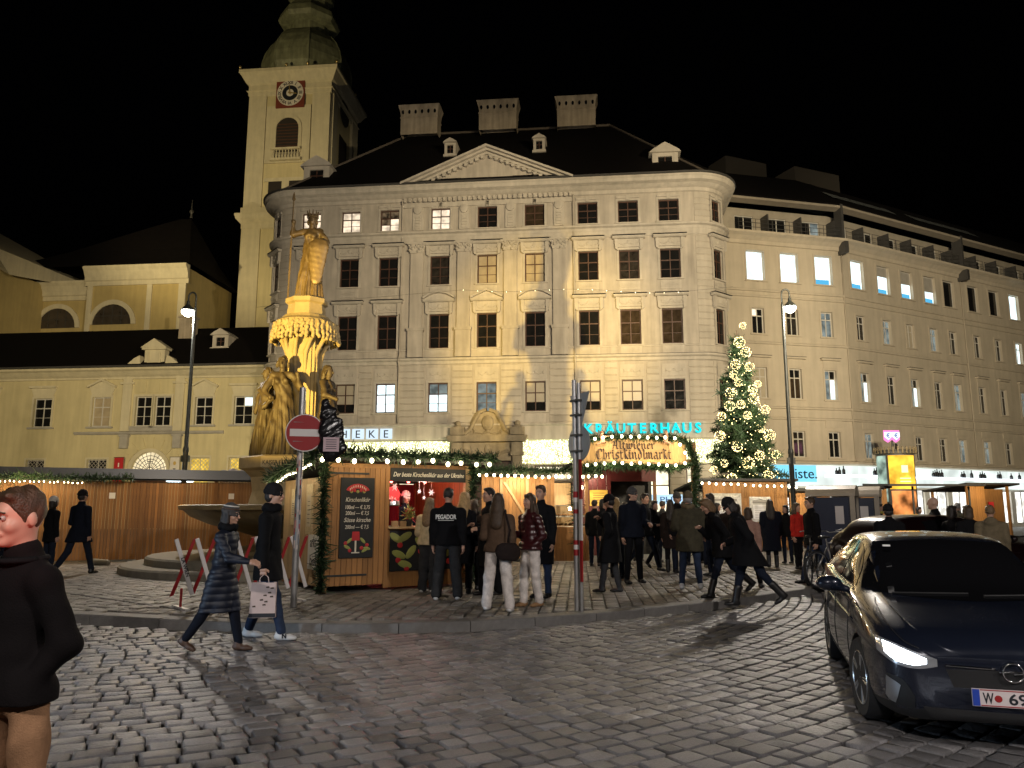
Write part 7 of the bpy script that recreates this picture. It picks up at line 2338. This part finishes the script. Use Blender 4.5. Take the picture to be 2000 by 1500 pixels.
# ---------------------------------------------------------------- signs and barriers
M_STEEL = mat('galvanised_steel', (.42, .41, .40), .4, .7, var=.15, scale=8)
M_SRED = mat('sign_red', (.33, .01, .012), .6, var=.06); M_SWHITE = mat('sign_white', (.72, .68, .66), .45, var=.06)
M_SBACK = mat('sign_back_grey', (.38, .38, .37), .5, .3, var=.12)
g = gnd(573, 1186, .08)
ns = T('no_entry_sign', 'round red no entry sign on a stickered grey post', 'traffic sign', g, .22)
MB().lathe([(.05, 0), (.05, 3.35)], 14).build('post', M_STEEL, ns, 'angle')
zc = at(590, 846, g.y).z - .08
Rs = .29
RyN = Matrix.Translation((.06, -.075, zc)) @ Matrix.Rotation(PI / 2, 4, 'X')
MB().lathe([(.01, -.012), (Rs, -.012), (Rs + .004, 0), (Rs, .004), (.01, .004)], 40, M=RyN).build('disc_rim', M_SWHITE, ns)
MB().lathe([(.01, .0045), (Rs - .012, .0045), (Rs - .012, .008), (.01, .008)], 40, M=RyN).build('disc', M_SRED, ns)
MB().box(.06 - .225, .06 + .225, -.086, -.0835, zc - .057, zc + .057).build('white_bar', M_SWHITE, ns)
for z in (zc - .15, zc + .15): MB().box(-.07, .24, -.062, .055, z - .02, z + .02).build('clamp', M_STEEL, ns)
rr_ = random.Random(5)
SC_ = [mat('sticker_%d' % k, c, .6) for k, c in enumerate(((.6, .55, .5), (.5, .25, .22), (.1, .1, .11), (.25, .3, .36), (.62, .5, .45), (.4, .06, .05)))]
for k in range(34):
    z = .85 + rr_.random() * 1.55; a = -PI / 2 + rr_.uniform(-.9, .9); w_ = rr_.uniform(.3, .75); h_ = rr_.uniform(.04, .13); rd = .0515 + .0004 * k / 34
    v = []
    for j in range(5):
        aa = a + w_ * (j / 4 - .5)
        v += [(rd * math.cos(aa), rd * math.sin(aa), z), (rd * math.cos(aa), rd * math.sin(aa), z + h_)]
    MB().add(v, [(2 * j, 2 * j + 2, 2 * j + 3, 2 * j + 1) for j in range(4)]).build('sticker', SC_[k % 6], ns)
# sign wrapped in black plastic on an arm of the same corner
p = at(648, 838, g.y)
wr = T('wrapped_sign', 'sign wrapped in black plastic bag with pink paper notice', 'covered sign', (p.x, p.y, .08), .15)
z0 = p.z - .08
M_BAG = mat('black_plastic_bag', (.012, .011, .012), .22, var=.3, scale=8, bump=.6, bscale=9)
b = Blob(.012, .06).cone((-.1, 0, z0 - .3), (-.12, 0, z0 + .2), .085, .075, (1, .8, 1)).cone((.12, 0, z0 - .3), (.1, 0, z0 + .12), .1, .07, (1, .7, 1)).cone((0, 0, z0 - .4), (-.02, 0, z0 + .25), .12, .1, (1, .6, 1)).cone((-.1, 0, z0 + .2), (-.12, 0, z0 + .44), .08, .05); b.disp = folds(6, .032, 26, 22, 6)
b.build('bag', M_BAG, wr)
MB().tube([(-.58, .0, z0 + .1), (0, .05, z0 + .1)], .022, 8).tube([(-.58, .0, z0 - .2), (0, .05, z0 - .2)], .022, 8).build('bracket', M_STEEL, wr)
MB().box(-.11, .13, -.128, -.122, z0 - .36, z0 - .14).build('paper', mat('pink_notice_paper', (.62, .46, .5), .8), wr)
for j in range(5): MB().box(-.07, .09, -.131, -.1285, z0 - .32 + j * .034, z0 - .31 + j * .034).build('print', M_BLACK, wr)
# back of two signs on a red and white banded post
g = gnd(1127, 1193, .08)
bp = T('banded_sign_post', 'sign post seen from behind with triangle, disc and red white bands', 'traffic sign', g, -1.02)
MB().lathe([(.036, 0), (.036, 3.4)], 14).build('post', M_STEEL, bp, 'angle')
MB().lathe([(.03, 0), (.03, 3.35)], 12, (.075, .03, 0)).build('second_post', M_STEEL, bp, 'angle')
zs = [at(1127, y_, g.y).z - .08 for y_ in (960, 972, 981, 995, 1003, 1055, 1064, 1073, 1085)]
for z_lo, z_hi, mm in ((zs[1], zs[0], M_SRED), (zs[2], zs[1], M_SWHITE), (zs[4], zs[3], M_SRED), (zs[6], zs[5], M_SRED), (zs[7], zs[6], M_SWHITE), (zs[8], zs[7], M_SRED)):
    MB().lathe([(.0375, z_lo), (.0375, z_hi)], 14).build('reflective_band', mm, bp, 'angle')
zb = [at(1127, y_, g.y).z - .08 for y_ in (898, 975, 1055, 1135)]
b_ = MB().box(.1, .15, -.01, .012, zb[3], zb[0]).build('beacon_strip', M_SRED, bp)
MB().box(.098, .152, -.013, .015, zb[2], zb[1]).build('beacon_white', M_SWHITE, bp)
zt_ = at(1127, 768, g.y).z - .08
yy = .05
tri = [(-.2, zt_ + .02), (0, zt_ - .62), (.26, zt_ + .05)]
MB().prism([(-.18, zt_ - .02), (.04, zt_ - .66), (.3, zt_ + .0)][::-1], yy + .0, yy + .012).build('triangle_back', M_SBACK, bp)
zd = at(1127, 866, g.y).z - .08
MB().lathe([(.01, 0), (.27, 0), (.27, .012), (.01, .012)], 32, M=Matrix.Translation((.03, yy, zd)) @ Matrix.Rotation(-PI / 2, 4, 'X')).build('disc_back', M_SBACK, bp)
for z in (zt_ - .12, zt_ - .34, zd + .12, zd - .12): MB().box(-.06, .13, -.045, .05, z - .015, z + .015).build('clamp', M_LEAD, bp)
# expanding scissor barrier
g0, g1 = gnd(352, 1190, .08), gnd(578, 1172, .08)
ba = T('scissor_barrier', 'red and white expanding barrier around the kerb corner', 'barrier', g0, math.atan2(g1.y - g0.y, g1.x - g0.x))
BL = (g1 - g0).length
nsx = 6; st_ = BL / nsx
for k in range(nsx + 1):
    for sg, mm, y in ((1, M_SWHITE, -.018), (-1, M_SRED, .018)):
        x = k * st_
        x0_, x1_ = (x - .13, x + .15) if sg > 0 else (x + .15, x - .13)
        d = Vector((x1_ - x0_, 0, .84)).normalized(); n_ = Vector((d.z, 0, -d.x)) * .028
        a, c = Vector((x0_, 0, .98)), Vector((x1_, 0, .14))
        a, c = Vector((x0_, 0, 1.02)), Vector((x1_, 0, .2))
        n_ = Vector((.027, 0, .01))
        q = [a - n_, a + n_, c + n_, c - n_]
        MB().prism([(p_.x, p_.z) for p_ in q][::-1], y - .012, y + .012).build('slat', mm, ba)
for x in (0, BL):
    MB().tube([(x, 0, .03), (x, 0, .3)], .018, 8).build('leg', M_SRED, ba)
    MB().box(x - .03, x + .03, -.32, .32, .0, .035).build('foot', M_SWHITE, ba, rot=(0, 0, 0))
text('LA WIEN', .075, ba, (.0, -.032, .6), M_BLACK, rot=(PI / 2, 1.24, 0), ext=.001, bold=.002)
# bucket and clutter by the fountain step
g = gnd(200, 1092, .08)
bk = T('bucket', 'white plastic bucket beside the fountain step', 'bucket', g)
MB().lathe([(.11, 0), (.15, .26), (.16, .27), (.16, .29), (.145, .29), (.1, .02)], 20).build('pail', M_SNOW, bk, 'angle')
g = gnd(196, 1104, .08)
sb = T('stone_block', 'loose pale stone block lying beside the fountain step', 'block', g, -.2)
Blob(.02, .04).cone((-.25, 0, .08), (.2, .0, .07), .09, .08).build('block', M_STEP, sb)

# ---------------------------------------------------------------- blue cabins and advertising column
M_CABB = mat('cabin_blue', (.006, .014, .042), .4); M_CABR = mat('cabin_beige_roof', (.42, .36, .28), .45)
for k, (px, dz) in enumerate(((1628, 20.5), (1676, 21.6))):
    p = at(px, 1000, dz)
    q = T('portable_toilet', ('nearer blue portable toilet with rounded beige roof' if k == 0 else 'farther blue portable toilet partly hidden by its neighbour'), 'toilet cabin', (p.x, dz, .08), -.5)
    q.scale = (1, 1, .9)
    MB().box(-.52, .52, -.52, .52, .1, 1.95).build('cabin', M_CABB, q)
    for x in (-.52, .52):
        for y in (-.52, .52): MB().box(x - .06, x + .06, y - .06, y + .06, .0, 2.0).build('corner_post', M_CABR, q)
    MB().box(-.42, .42, -.545, -.522, .2, 1.9).build('door', M_CABB, q)
    MB().prism([(.1, 1.2), (.3, 1.2), (.3, 1.7), (.1, 1.7)], -.553, -.546).build('door_sign', MATS['sign_white'], q)
    MB().sweep([(-.6, 1.98), (.6, 1.98), (.6, 2.05), (.5, 2.18), (.3, 2.27), (0, 2.3), (-.3, 2.27), (-.5, 2.18), (-.6, 2.05)], -.6, .6, 4).build('roof', M_CABR, q)
    MB().box(-.62, .62, -.62, .62, 0, .1).build('skid', M_LEAD, q)
p = at(1757, 1000, 38)
ac = T('advertising_column', 'round advertising column with glowing orange posters', 'advertising column', (p.x, 38, .08), .0, kind='thing')
za = [at(1757, y_, 38).z - .08 for y_ in (1010, 956, 952, 888, 880)]
MB().lathe([(.92, 0), (.92, .4), (.84, .5), (.84, za[3]), (.95, za[3] + .02), (.95, za[4] - .1), (.9, za[4]), (.2, za[4] + .05)], 32).build('drum', M_LEAD, ac, 'angle')
for k in range(30):
    a = 2 * PI * k / 30
    MB().box(-.035, .035, -.015, .015, 0, .32).build('crown_rib', M_GILT, ac, loc=(.96 * math.cos(a), .96 * math.sin(a), za[3] + .02), rot=(0, 0, a + PI / 2))
def poster(a0, a1, z0, z1, m):
    v = []; n_ = 10
    for j in range(n_ + 1):
        a = a0 + (a1 - a0) * j / n_
        v += [(.86 * math.cos(a), .86 * math.sin(a), z0), (.86 * math.cos(a), .86 * math.sin(a), z1)]
    return MB().add(v, [(2 * j, 2 * j + 2, 2 * j + 3, 2 * j + 1) for j in range(n_)]).build('poster', m, ac)
poster(-2.42, -.85, za[1], za[3] - .08, emat('orange_poster', (1.0, .52, .05), 1.5, True, var=.45, scale=1.6))
poster(-2.36, -.9, .55, za[1] - .08, emat('orange_green_poster', (1.0, .35, .10), .8, True, var=.8, scale=1.4))
poster(-3.45, -2.55, za[1] - .6, za[3] - .08, emat('pale_green_poster', (.55, .75, .62), .55, True, var=.7, scale=1.8))
for a, z, w_, h_ in ((-1.6, 3.35, .3, .35), (-1.6, 2.9, .5, .05), (-1.6, 2.75, .5, .05)):
    MB().box(-w_ / 2, w_ / 2, -.01, .01, -h_ / 2, h_ / 2).build('poster_print', emat('poster_highlight', (1, .85, .45), 1.6), ac, loc=(.88 * math.cos(a), .88 * math.sin(a), z), rot=(0, 0, a + PI / 2))

# ---------------------------------------------------------------- cars
from mathutils.bvhtree import BVHTree
M_PAINT = mat('black_car_paint', (.012, .016, .03), .25, .3, var=.05, coat=1.0)
M_CGLASS = mat('tinted_car_glass', (.006, .006, .007), .03, var=.0, spec=.7)
M_TYRE = mat('tyre_rubber', (.015, .015, .016), .8, bump=.2); M_RIM = mat('alloy_rim', (.45, .46, .48), .28, .85, var=.1)
M_CHROME = mat('chrome', (.7, .7, .7), .12, 1.0, var=.02); M_BPLAST = mat('black_plastic', (.012, .012, .013), .5)
# x, half width, belt z, top z, top half width, bottom z
CST = [(2.03, .52, .62, .66, .30, .24), (2.0, .62, .66, .71, .42, .21), (1.9, .74, .71, .78, .52, .19), (1.7, .815, .76, .845, .58, .18), (1.4, .85, .82, .91, .62, .18), (1.05, .865, .88, .97, .63, .18),
       (.82, .87, .91, 1.03, .62, .18), (.55, .873, .93, 1.17, .60, .18), (.25, .875, .94, 1.32, .575, .18), (.0, .876, .95, 1.395, .565, .18), (-.35, .877, .96, 1.43, .56, .18), (-.8, .876, .98, 1.43, .555, .18),
       (-1.25, .87, 1.0, 1.405, .54, .18), (-1.6, .855, 1.02, 1.35, .52, .2), (-1.82, .83, 1.0, 1.2, .5, .23), (-1.95, .80, .93, 1.0, .52, .27), (-2.02, .74, .8, .84, .5, .32)]


def cr1(P, n):
    P = np.asarray(P, float); out = []
    for i in range(len(P) - 1):
        p0, p1, p2, p3 = P[max(i - 1, 0)], P[i], P[i + 1], P[min(i + 2, len(P) - 1)]
        for k in range(n):
            t = k / n
            out.append(.5 * (2 * p1 + (p2 - p0) * t + (2 * p0 - 5 * p1 + 4 * p2 - p3) * t * t + (3 * p1 - p0 - 3 * p2 + p3) * t ** 3))
    out.append(P[-1]); return np.array(out)


def car_body():
    st = cr1(CST, 4); rows = []
    for x, w, zb, zt, wt, z0 in st:
        gh = max(0.0, min(1.0, (zt - zb - .07) / .25))
        sec = [(0, z0), (w * .55, z0), (w - .1, z0 + .005), (w - .025, z0 + .1), (w - .005, .42), (w, .56), (w - .012, .70 if zb > .74 else zb - .06), (w - .035, zb - .015),
               (w - .075, zb + .012), (w * (1 - gh) * .86 + gh * (w * .55 + wt * .45) * .97, zb + (zt - zb) * (.45 if gh < .5 else .42)), (wt + .035 * gh, zt - .075 * gh - .012), (wt - .03, zt - .022 * gh - .004), (wt * .6, zt + .004), (0, zt + .012)]
        rows.append(cr1([(x, a, b) for a, b in sec], 3))
    G = np.array(rows); n, m = G.shape[:2]
    full = np.concatenate([G, (G * np.array([1, -1, 1]))[:, ::-1][:, 1:-1]], 1)
    k = full.shape[1]
    V = full.reshape(-1, 3); Q = []
    for i in range(n - 1):
        for j in range(k):
            Q.append((i * k + j, i * k + (j + 1) % k, (i + 1) * k + (j + 1) % k, (i + 1) * k + j))
    mb = MB(); mb.add(V, Q)
    mb.add([], [])
    mb.f.append(tuple(range(k))); mb.m.append(0); mb.f.append(tuple(range((n - 1) * k + k - 1, (n - 1) * k - 1, -1))); mb.m.append(0)
    return mb


def build_car_meshes():
    me = car_body().mesh('car_body', [M_PAINT, M_BPLAST], True)
    ob = bpy.data.objects.new('tmp', me); COL.objects.link(ob)
    import bmesh
    bm = bmesh.new(); bm.from_mesh(me); bmesh.ops.recalc_face_normals(bm, faces=bm.faces); bm.to_mesh(me); bm.free()
    bvh = BVHTree.FromPolygons([v.co.copy() for v in me.vertices], [tuple(p.vertices) for p in me.polygons])
    cuts = []
    for x in (1.22, -1.32):
        for s in (-1, 1):
            c = MB().lathe([(.01, 0), (.345, 0), (.345, .4), (.01, .4)], 36, M=Matrix.Translation((x, s * .62 + (.0 if s > 0 else 0), .315)) @ Matrix.Rotation(-s * PI / 2, 4, 'X'))
            co = c.build('cut', M_BPLAST); cuts.append(co)
            md = ob.modifiers.new('b', 'BOOLEAN'); md.operation = 'DIFFERENCE'; md.object = co; md.solver = 'EXACT'
    bpy.context.view_layer.update()
    ev = ob.evaluated_get(bpy.context.evaluated_depsgraph_get())
    m2 = bpy.data.meshes.new_from_object(ev)
    m2.materials.clear(); m2.materials.append(M_PAINT); m2.materials.append(M_BPLAST)
    for p in m2.polygons:
        c = p.center
        if c.z < .27: p.material_index = 1
        for x in (1.22, -1.32):
            if abs(math.hypot(c.x - x, c.z - .315) - .345) < .012 and abs(c.y) < .872: p.material_index = 1
            elif math.hypot(c.x - x, c.z - .315) < .345 and abs(abs(c.y) - .62) < .01: p.material_index = 1
        p.use_smooth = True
    m2.set_sharp_from_angle(angle=math.radians(32))
    for c in cuts: bpy.data.objects.remove(c)
    bpy.data.objects.remove(ob)
    return m2, bvh


CAR_ME, CAR_BVH = build_car_meshes()


def patch(view, lower, upper, off=.004, n=14, m=6, flip=1, th=.0):
    """panel hugging the body; view 'front' (curves in (y, z), cast along -x) or 'side' (curves in (x, z), cast along y from side flip)"""
    lo = cr1(lower, 6); up = cr1(upper, 6)
    def samp(c, u):
        d = np.concatenate([[0], np.cumsum(np.linalg.norm(np.diff(c, axis=0), axis=1))]); return np.array([np.interp(u * d[-1], d, c[:, q]) for q in range(2)])
    V = []
    for j in range(m + 1):
        for i in range(n + 1):
            p = samp(lo, i / n) * (1 - j / m) + samp(up, i / n) * j / m
            if view == 'front': o, d = Vector((4, p[0] * 1.0, p[1])), Vector((-1, 0, 0))
            else: o, d = Vector((p[0], 2 * flip, p[1])), Vector((0, -flip, 0))
            h = CAR_BVH.ray_cast(o, d)
            if h[0] is None: h = CAR_BVH.find_nearest(o + d * 2)
            nn = h[1] if h[1].dot(d) < 0 else -h[1]
            V.append(h[0] + nn * off)
    Q = [(j * (n + 1) + i, j * (n + 1) + i + 1, (j + 1) * (n + 1) + i + 1, (j + 1) * (n + 1) + i) for j in range(m) for i in range(n)]
    return MB().add(V, Q)


E_HEAD = emat('headlight_lens', (.86, .93, 1.0), 18.0)
M_HOUSE = mat('headlight_housing', (.5, .52, .55), .15, .6)


def make_car(label, loc, rz, lit, paint=None, plate=None):
    t = T('car', label, 'car', loc, rz)
    body = inst(CAR_ME, 'body', t)
    if paint:
        m2 = CAR_ME.copy(); m2.materials[0] = paint; body.data = m2
    patch('front', [(-.74, .985), (-.4, .955), (0, .945), (.4, .955), (.74, .985)], [(-.53, 1.355), (0, 1.385), (.53, 1.355)], .004, 24, 10).build('windscreen', M_CGLASS, t, True)
    for s in (-1, 1):
        patch('side', [(.62, .985), (.3, .99), (-.22, 1.0)], [(.12, 1.27), (-.05, 1.325), (-.22, 1.345)], .004, 14, 6, s).build('front_door_window', M_CGLASS, t, True)
        patch('side', [(-.29, 1.0), (-.8, 1.02), (-1.12, 1.05)], [(-.29, 1.345), (-.75, 1.35), (-1.1, 1.315)], .004, 14, 6, s).build('rear_door_window', M_CGLASS, t, True)
        for xx in (.72, -.255, -1.02):
            MB().tube([patch('side', [(xx, .3), (xx + .001, .3)], [(xx - (.03 if xx > 0 else 0), .93), (xx + .001, .93)], .001, 1, 8, s).v[2 * j] for j in range(9)], .004, 4).build('door_gap', M_BPLAST, t)
        MB().tube([patch('side', [(-.95, .78), (.95, .74)], [(-.95, .80), (.95, .76)], .004, 12, 1, s).v[j] for j in range(13)], .006, 4).build('body_crease', body.data.materials[0], t, True)
        hd = patch('front', [(s * .515, .588), (s * .59, .572), (s * .69, .588), (s * .75, .632)][::s], [(s * .515, .618), (s * .59, .648), (s * .69, .685), (s * .755, .705)][::s], .006, 16, 6)
        h = hd.build('headlight', (E_HEAD if lit else M_HOUSE), t, True)
        patch('front', [(s * .45, .572), (s * .58, .548), (s * .70, .565), (s * .79, .63)][::s], [(s * .45, .622), (s * .58, .662), (s * .69, .702), (s * .79, .73)][::s], .003, 16, 6).build('headlight_surround', M_HOUSE, h, True)
        patch('front', [(s * .60, .27), (s * .68, .27), (s * .74, .3)][::s], [(s * .60, .36), (s * .66, .46), (s * .755, .49)][::s], .004, 8, 6).build('bumper_vent', M_BPLAST, t, True)
        patch('front', [(s * .705, .29), (s * .735, .30), (s * .755, .33)][::s], [(s * .675, .42), (s * .70, .44), (s * .75, .47)][::s], .009, 6, 6).build('vent_blade', M_RIM, t, True)
        mi = Blob(.012, .03).ell((.6, s * .985, 1.0), (.075, .11, .07)).cone((.58, s * .84, .95), (.6, s * .93, .97), .03, .035); mi.build('door_mirror', body.data.materials[0], t)
        MB().add([(.535, s * .91, .95), (.535, s * 1.07, .95), (.535, s * 1.07, 1.05), (.535, s * .91, 1.05)], [(0, 1, 2, 3)]).build('mirror_glass', M_CHROME, t)
        for x in (1.22, -1.32):
            w = bpy.data.objects.new('wheel', None); COL.objects.link(w); w.parent = t; w.location = (x, s * .765, .315); w.rotation_euler = (0, 0, 0 if s < 0 else PI)
            if x > 0: w.rotation_euler.z += .12
            M_ = Matrix.Rotation(PI / 2, 4, 'X')
            MB().lathe([(.2, -.09), (.29, -.1), (.312, -.07), (.315, 0), (.312, .07), (.29, .1), (.2, .09)], 36, M=M_).build('tyre', M_TYRE, w, 'angle')
            r = MB().lathe([(.195, -.05), (.215, .085), (.205, .095), (.195, .085), (.19, .05)], 36, M=M_)
            r.lathe([(.01, .06), (.05, .06), (.05, .085), (.01, .09)], 14, M=M_)
            for k in range(5):
                for d in (-.16, .16):
                    a = 2 * PI * k / 5 + d
                    r.tube([(.035 * math.cos(a), -.075, .035 * math.sin(a)), (.2 * math.cos(a - d * .4), -.085, .2 * math.sin(a - d * .4))], .014, 5)
            r.build('rim', M_RIM, w, 'angle')
            MB().lathe([(.01, -.02), (.15, -.02), (.15, .0), (.01, .0)], 24, M=M_).build('brake_disc', M_STEEL, w)
    patch('front', [(-.36, .44), (0, .435), (.36, .44)], [(-.40, .56), (0, .565), (.40, .56)], .004, 16, 5).build('upper_grille', M_BPLAST, t, True)
    for s in (-1, 1): MB().tube([patch('front', [(s * .1, .575), (s * .40, .585)][::s], [(s * .1, .58), (s * .40, .59)][::s], .008, 10, 1).v[j] for j in range(11)], .008, 5).build('chrome_bar', M_CHROME, t, True)
    patch('front', [(-.5, .225), (0, .22), (.5, .225)], [(-.56, .30), (0, .29), (.56, .30)], .004, 16, 4).build('lower_grille', M_BPLAST, t, True)
    RX_ = Matrix.Translation((2.055, 0, .56)) @ Matrix.Rotation(PI / 2, 4, 'Y')
    em = MB()
    em.tube([RX_ @ Vector((.062 * math.cos(2 * PI * j / 24), .062 * math.sin(2 * PI * j / 24), 0)) for j in range(25)], .007, 6)
    em.tube([RX_ @ Vector((.0, -.085, .004)), RX_ @ Vector((-.008, .0, .004)), RX_ @ Vector((.008, 0, .004)), RX_ @ Vector((.0, .085, .004))], .007, 5)
    em.build('badge', M_CHROME, t, True)
    for s in (-1, 1):
        pp = patch('front', [(s * .55, .685), (s * .63, .72), (s * .69, .80), (s * .70, .90), (s * .68, .935)], [(s * .55, .686), (s * .63, .721), (s * .69, .801), (s * .70, .901), (s * .68, .936)], .001, 14, 1)
        MB().tube(pp.v[:15], .005, 4).build('bonnet_gap', M_BPLAST, t)
    for y in (-.55, .1):
        pp = patch('front', [(y, .965), (y + .55, .975)], [(y, .966), (y + .55, .976)], .012, 8, 1)
        MB().tube(pp.v[:9], .009, 5).build('wiper', M_BPLAST, t)
    if plate:
        pl = MB().box(2.045, 2.06, -.26, .26, .33, .445).build('number_plate', mat('plate_white', (.68, .6, .6), .4), t)
        MB().box(2.0601, 2.062, -.258, -.215, .333, .442).build('plate_blue_band', mat('plate_blue', (.02, .06, .4), .4), pl)
        for z in (.334, .436): MB().box(2.0601, 2.062, -.21, .255, z, z + .006).build('plate_line', M_SRED, pl)
        text(plate.split()[0], .1, pl, (2.0605, -.165, .352), M_BLACK, rot=(PI / 2, 0, PI / 2), ext=.001, bold=.002, fit=.065)
        text(plate.split()[1], .1, pl, (2.0605, .04, .352), M_BLACK, rot=(PI / 2, 0, PI / 2), ext=.001, bold=.002, fit=.17)
        MB().lathe([(.005, 0), (.024, 0), (.02, .002), (.005, .002)], 12, M=Matrix.Translation((2.0605, -.105, .385)) @ Matrix.Rotation(PI / 2, 4, 'Y')).build('plate_crest', M_SRED, pl)
    MB().box(.42, .46, -.5, -.44, 1.33, 1.345).build('toll_sticker', M_SNOW, t) if lit else None
    return t


g = gnd(1690, 1404, 0)
fw = Vector((-.29, -.956, 0)).normalized()
crz = math.atan2(fw.y, fw.x)
lft = Vector((-fw.y, fw.x, 0))
cpos = Vector((g.x, g.y, 0)) - fw * 1.22 - lft * -.80
car = make_car('black hatchback with lit headlight and white number plate close by', cpos, crz, True, plate='W 698')
car.scale = (.96, .95, .925)
MC = Matrix.Translation(cpos) @ Matrix.Rotation(crz, 4, 'Z')
for s in (-1, 1):
    lamp('car_headlight', 'SPOT', MC @ Vector((2.12, s * .62, .62)), 420, (.86, .93, 1.0), .06, MC @ Vector((9, s * .8, -.3)), 70, .6)
p = at(1830, 1100, 15.2)
make_car('dark parked car behind the bicycles with its roof above the black hatchback', (p.x, 15.0, 0.0), .35, False, paint=mat('dark_red_car_paint', (.010, .003, .0035), .3, .2, coat=.6))

# ---------------------------------------------------------------- bicycles by the kerb
def bicycle(label, loc, rz, col):
    t = T('bicycle', label, 'bicycle', loc, rz, 'bicycles parked by the kerb')
    M_ = Matrix.Rotation(PI / 2, 4, 'X')
    for x in (-.52, .52):
        w = bpy.data.objects.new('wheel', None); COL.objects.link(w); w.parent = t; w.location = (x, 0, .34)
        MB().tube([(.33 * math.cos(2 * PI * k / 28), 0, .33 * math.sin(2 * PI * k / 28)) for k in range(29)], .02, 6).build('tyre', M_TYRE, w, True)
        b = MB().tube([(.305 * math.cos(2 * PI * k / 28), 0, .305 * math.sin(2 * PI * k / 28)) for k in range(29)], .011, 5)
        b.lathe([(.02, -.04), (.02, .04)], 8, M=M_)
        for k in range(14): b.tube([(0, .02 * (-1) ** k, 0), (.3 * math.cos(2 * PI * k / 14), 0, .3 * math.sin(2 * PI * k / 14))], .003, 3)
        b.build('rim', M_RIM, w, True)
    BB, ST_, HT, HB = (-.08, 0, .3), (-.22, 0, .82), (.36, 0, .86), (.4, 0, .7)
    b = MB()
    for a, c in ((BB, ST_), (BB, HB), (ST_, (.36, 0, .82)), (HT, HB), (BB, (-.52, .05, .34)), (BB, (-.52, -.05, .34)), ((-.2, 0, .76), (-.52, 0, .34)), (HB, (.52, .05, .34)), (HB, (.52, -.05, .34))): b.tube([a, c], .016, 6)
    b.build('frame', col, t, True)
    MB().tube([HT, (.34, 0, .98), (.36, 0, 1.0)], .012, 6).tube([(.2, -.28, 1.0), (.33, -.2, 1.02), (.36, 0, 1.0), (.33, .2, 1.02), (.2, .28, 1.0)], .012, 6).build('handlebar', M_STEEL, t, True)
    Blob(.012, .02).cone((-.36, 0, .93), (-.12, 0, .93), .065, .022, (1, 1, .5)).build('saddle', SH_BLACK, t)
    MB().tube([ST_, (-.25, 0, .92)], .014, 6).build('seat_post', M_STEEL, t)
    MB().lathe([(.02, -.01), (.09, -.01), (.09, .01), (.02, .01)], 16, M=Matrix.Translation(BB) @ M_).tube([(-.08, -.08, .3), (.02, -.09, .17)], .01, 5).tube([(-.08, .08, .3), (-.18, .09, .43)], .01, 5).build('crank', M_STEEL, t)
for k, (px, py, a, c, lb) in enumerate(((1592, 1140, 1.0, M_LEAD, 'dark bicycle standing by the man in jeans'), (1636, 1146, .5, MATS['galvanised_steel'], 'grey bicycle standing in front of the red framed one'), (1660, 1132, .9, M_SRED, 'red framed bicycle behind the grey one'))):
    g = gnd(px, py, .08)
    bicycle(lb, g, a, c)
# tiny glowing dots on an added wire, imitating reflections on the facade
q = T('facade_glints', 'row of tiny lights on a wire across the facade', 'lights', (0, 0, 0))
b = MB()
PTS = [at(905 + k * 28, 566 + 3 * math.sin(k * .6) + k * .2, 34) for k in range(16)]
for k, p_ in enumerate(PTS): inst(fairy_me, 'bulb', q, p_, sc=(.55, .55, .55))
MB().tube([at(500, 600, 34)] + PTS + [at(1432, 560, 34)], .006, 4).build('wire', M_LEAD, q)
# bare twigs decorating the right light curtain
q = T('twig_decoration', 'bare red twigs in front of the light curtain near the portal', 'decoration', palace.matrix_basis @ Vector((4.7, -.3, 4.4)), ANG)
for k, (a, c) in enumerate((((0, 0, 0), (-.5, 0, 1.4)), ((.1, 0, 0), (.1, 0, 1.5)), ((.0, 0, .2), (-.8, 0, 1.2)))): MB().tube([a, ((a[0] + c[0]) / 2 + .06, 0, .7), c], .02, 5).build('twig', SH_BROWN, q)
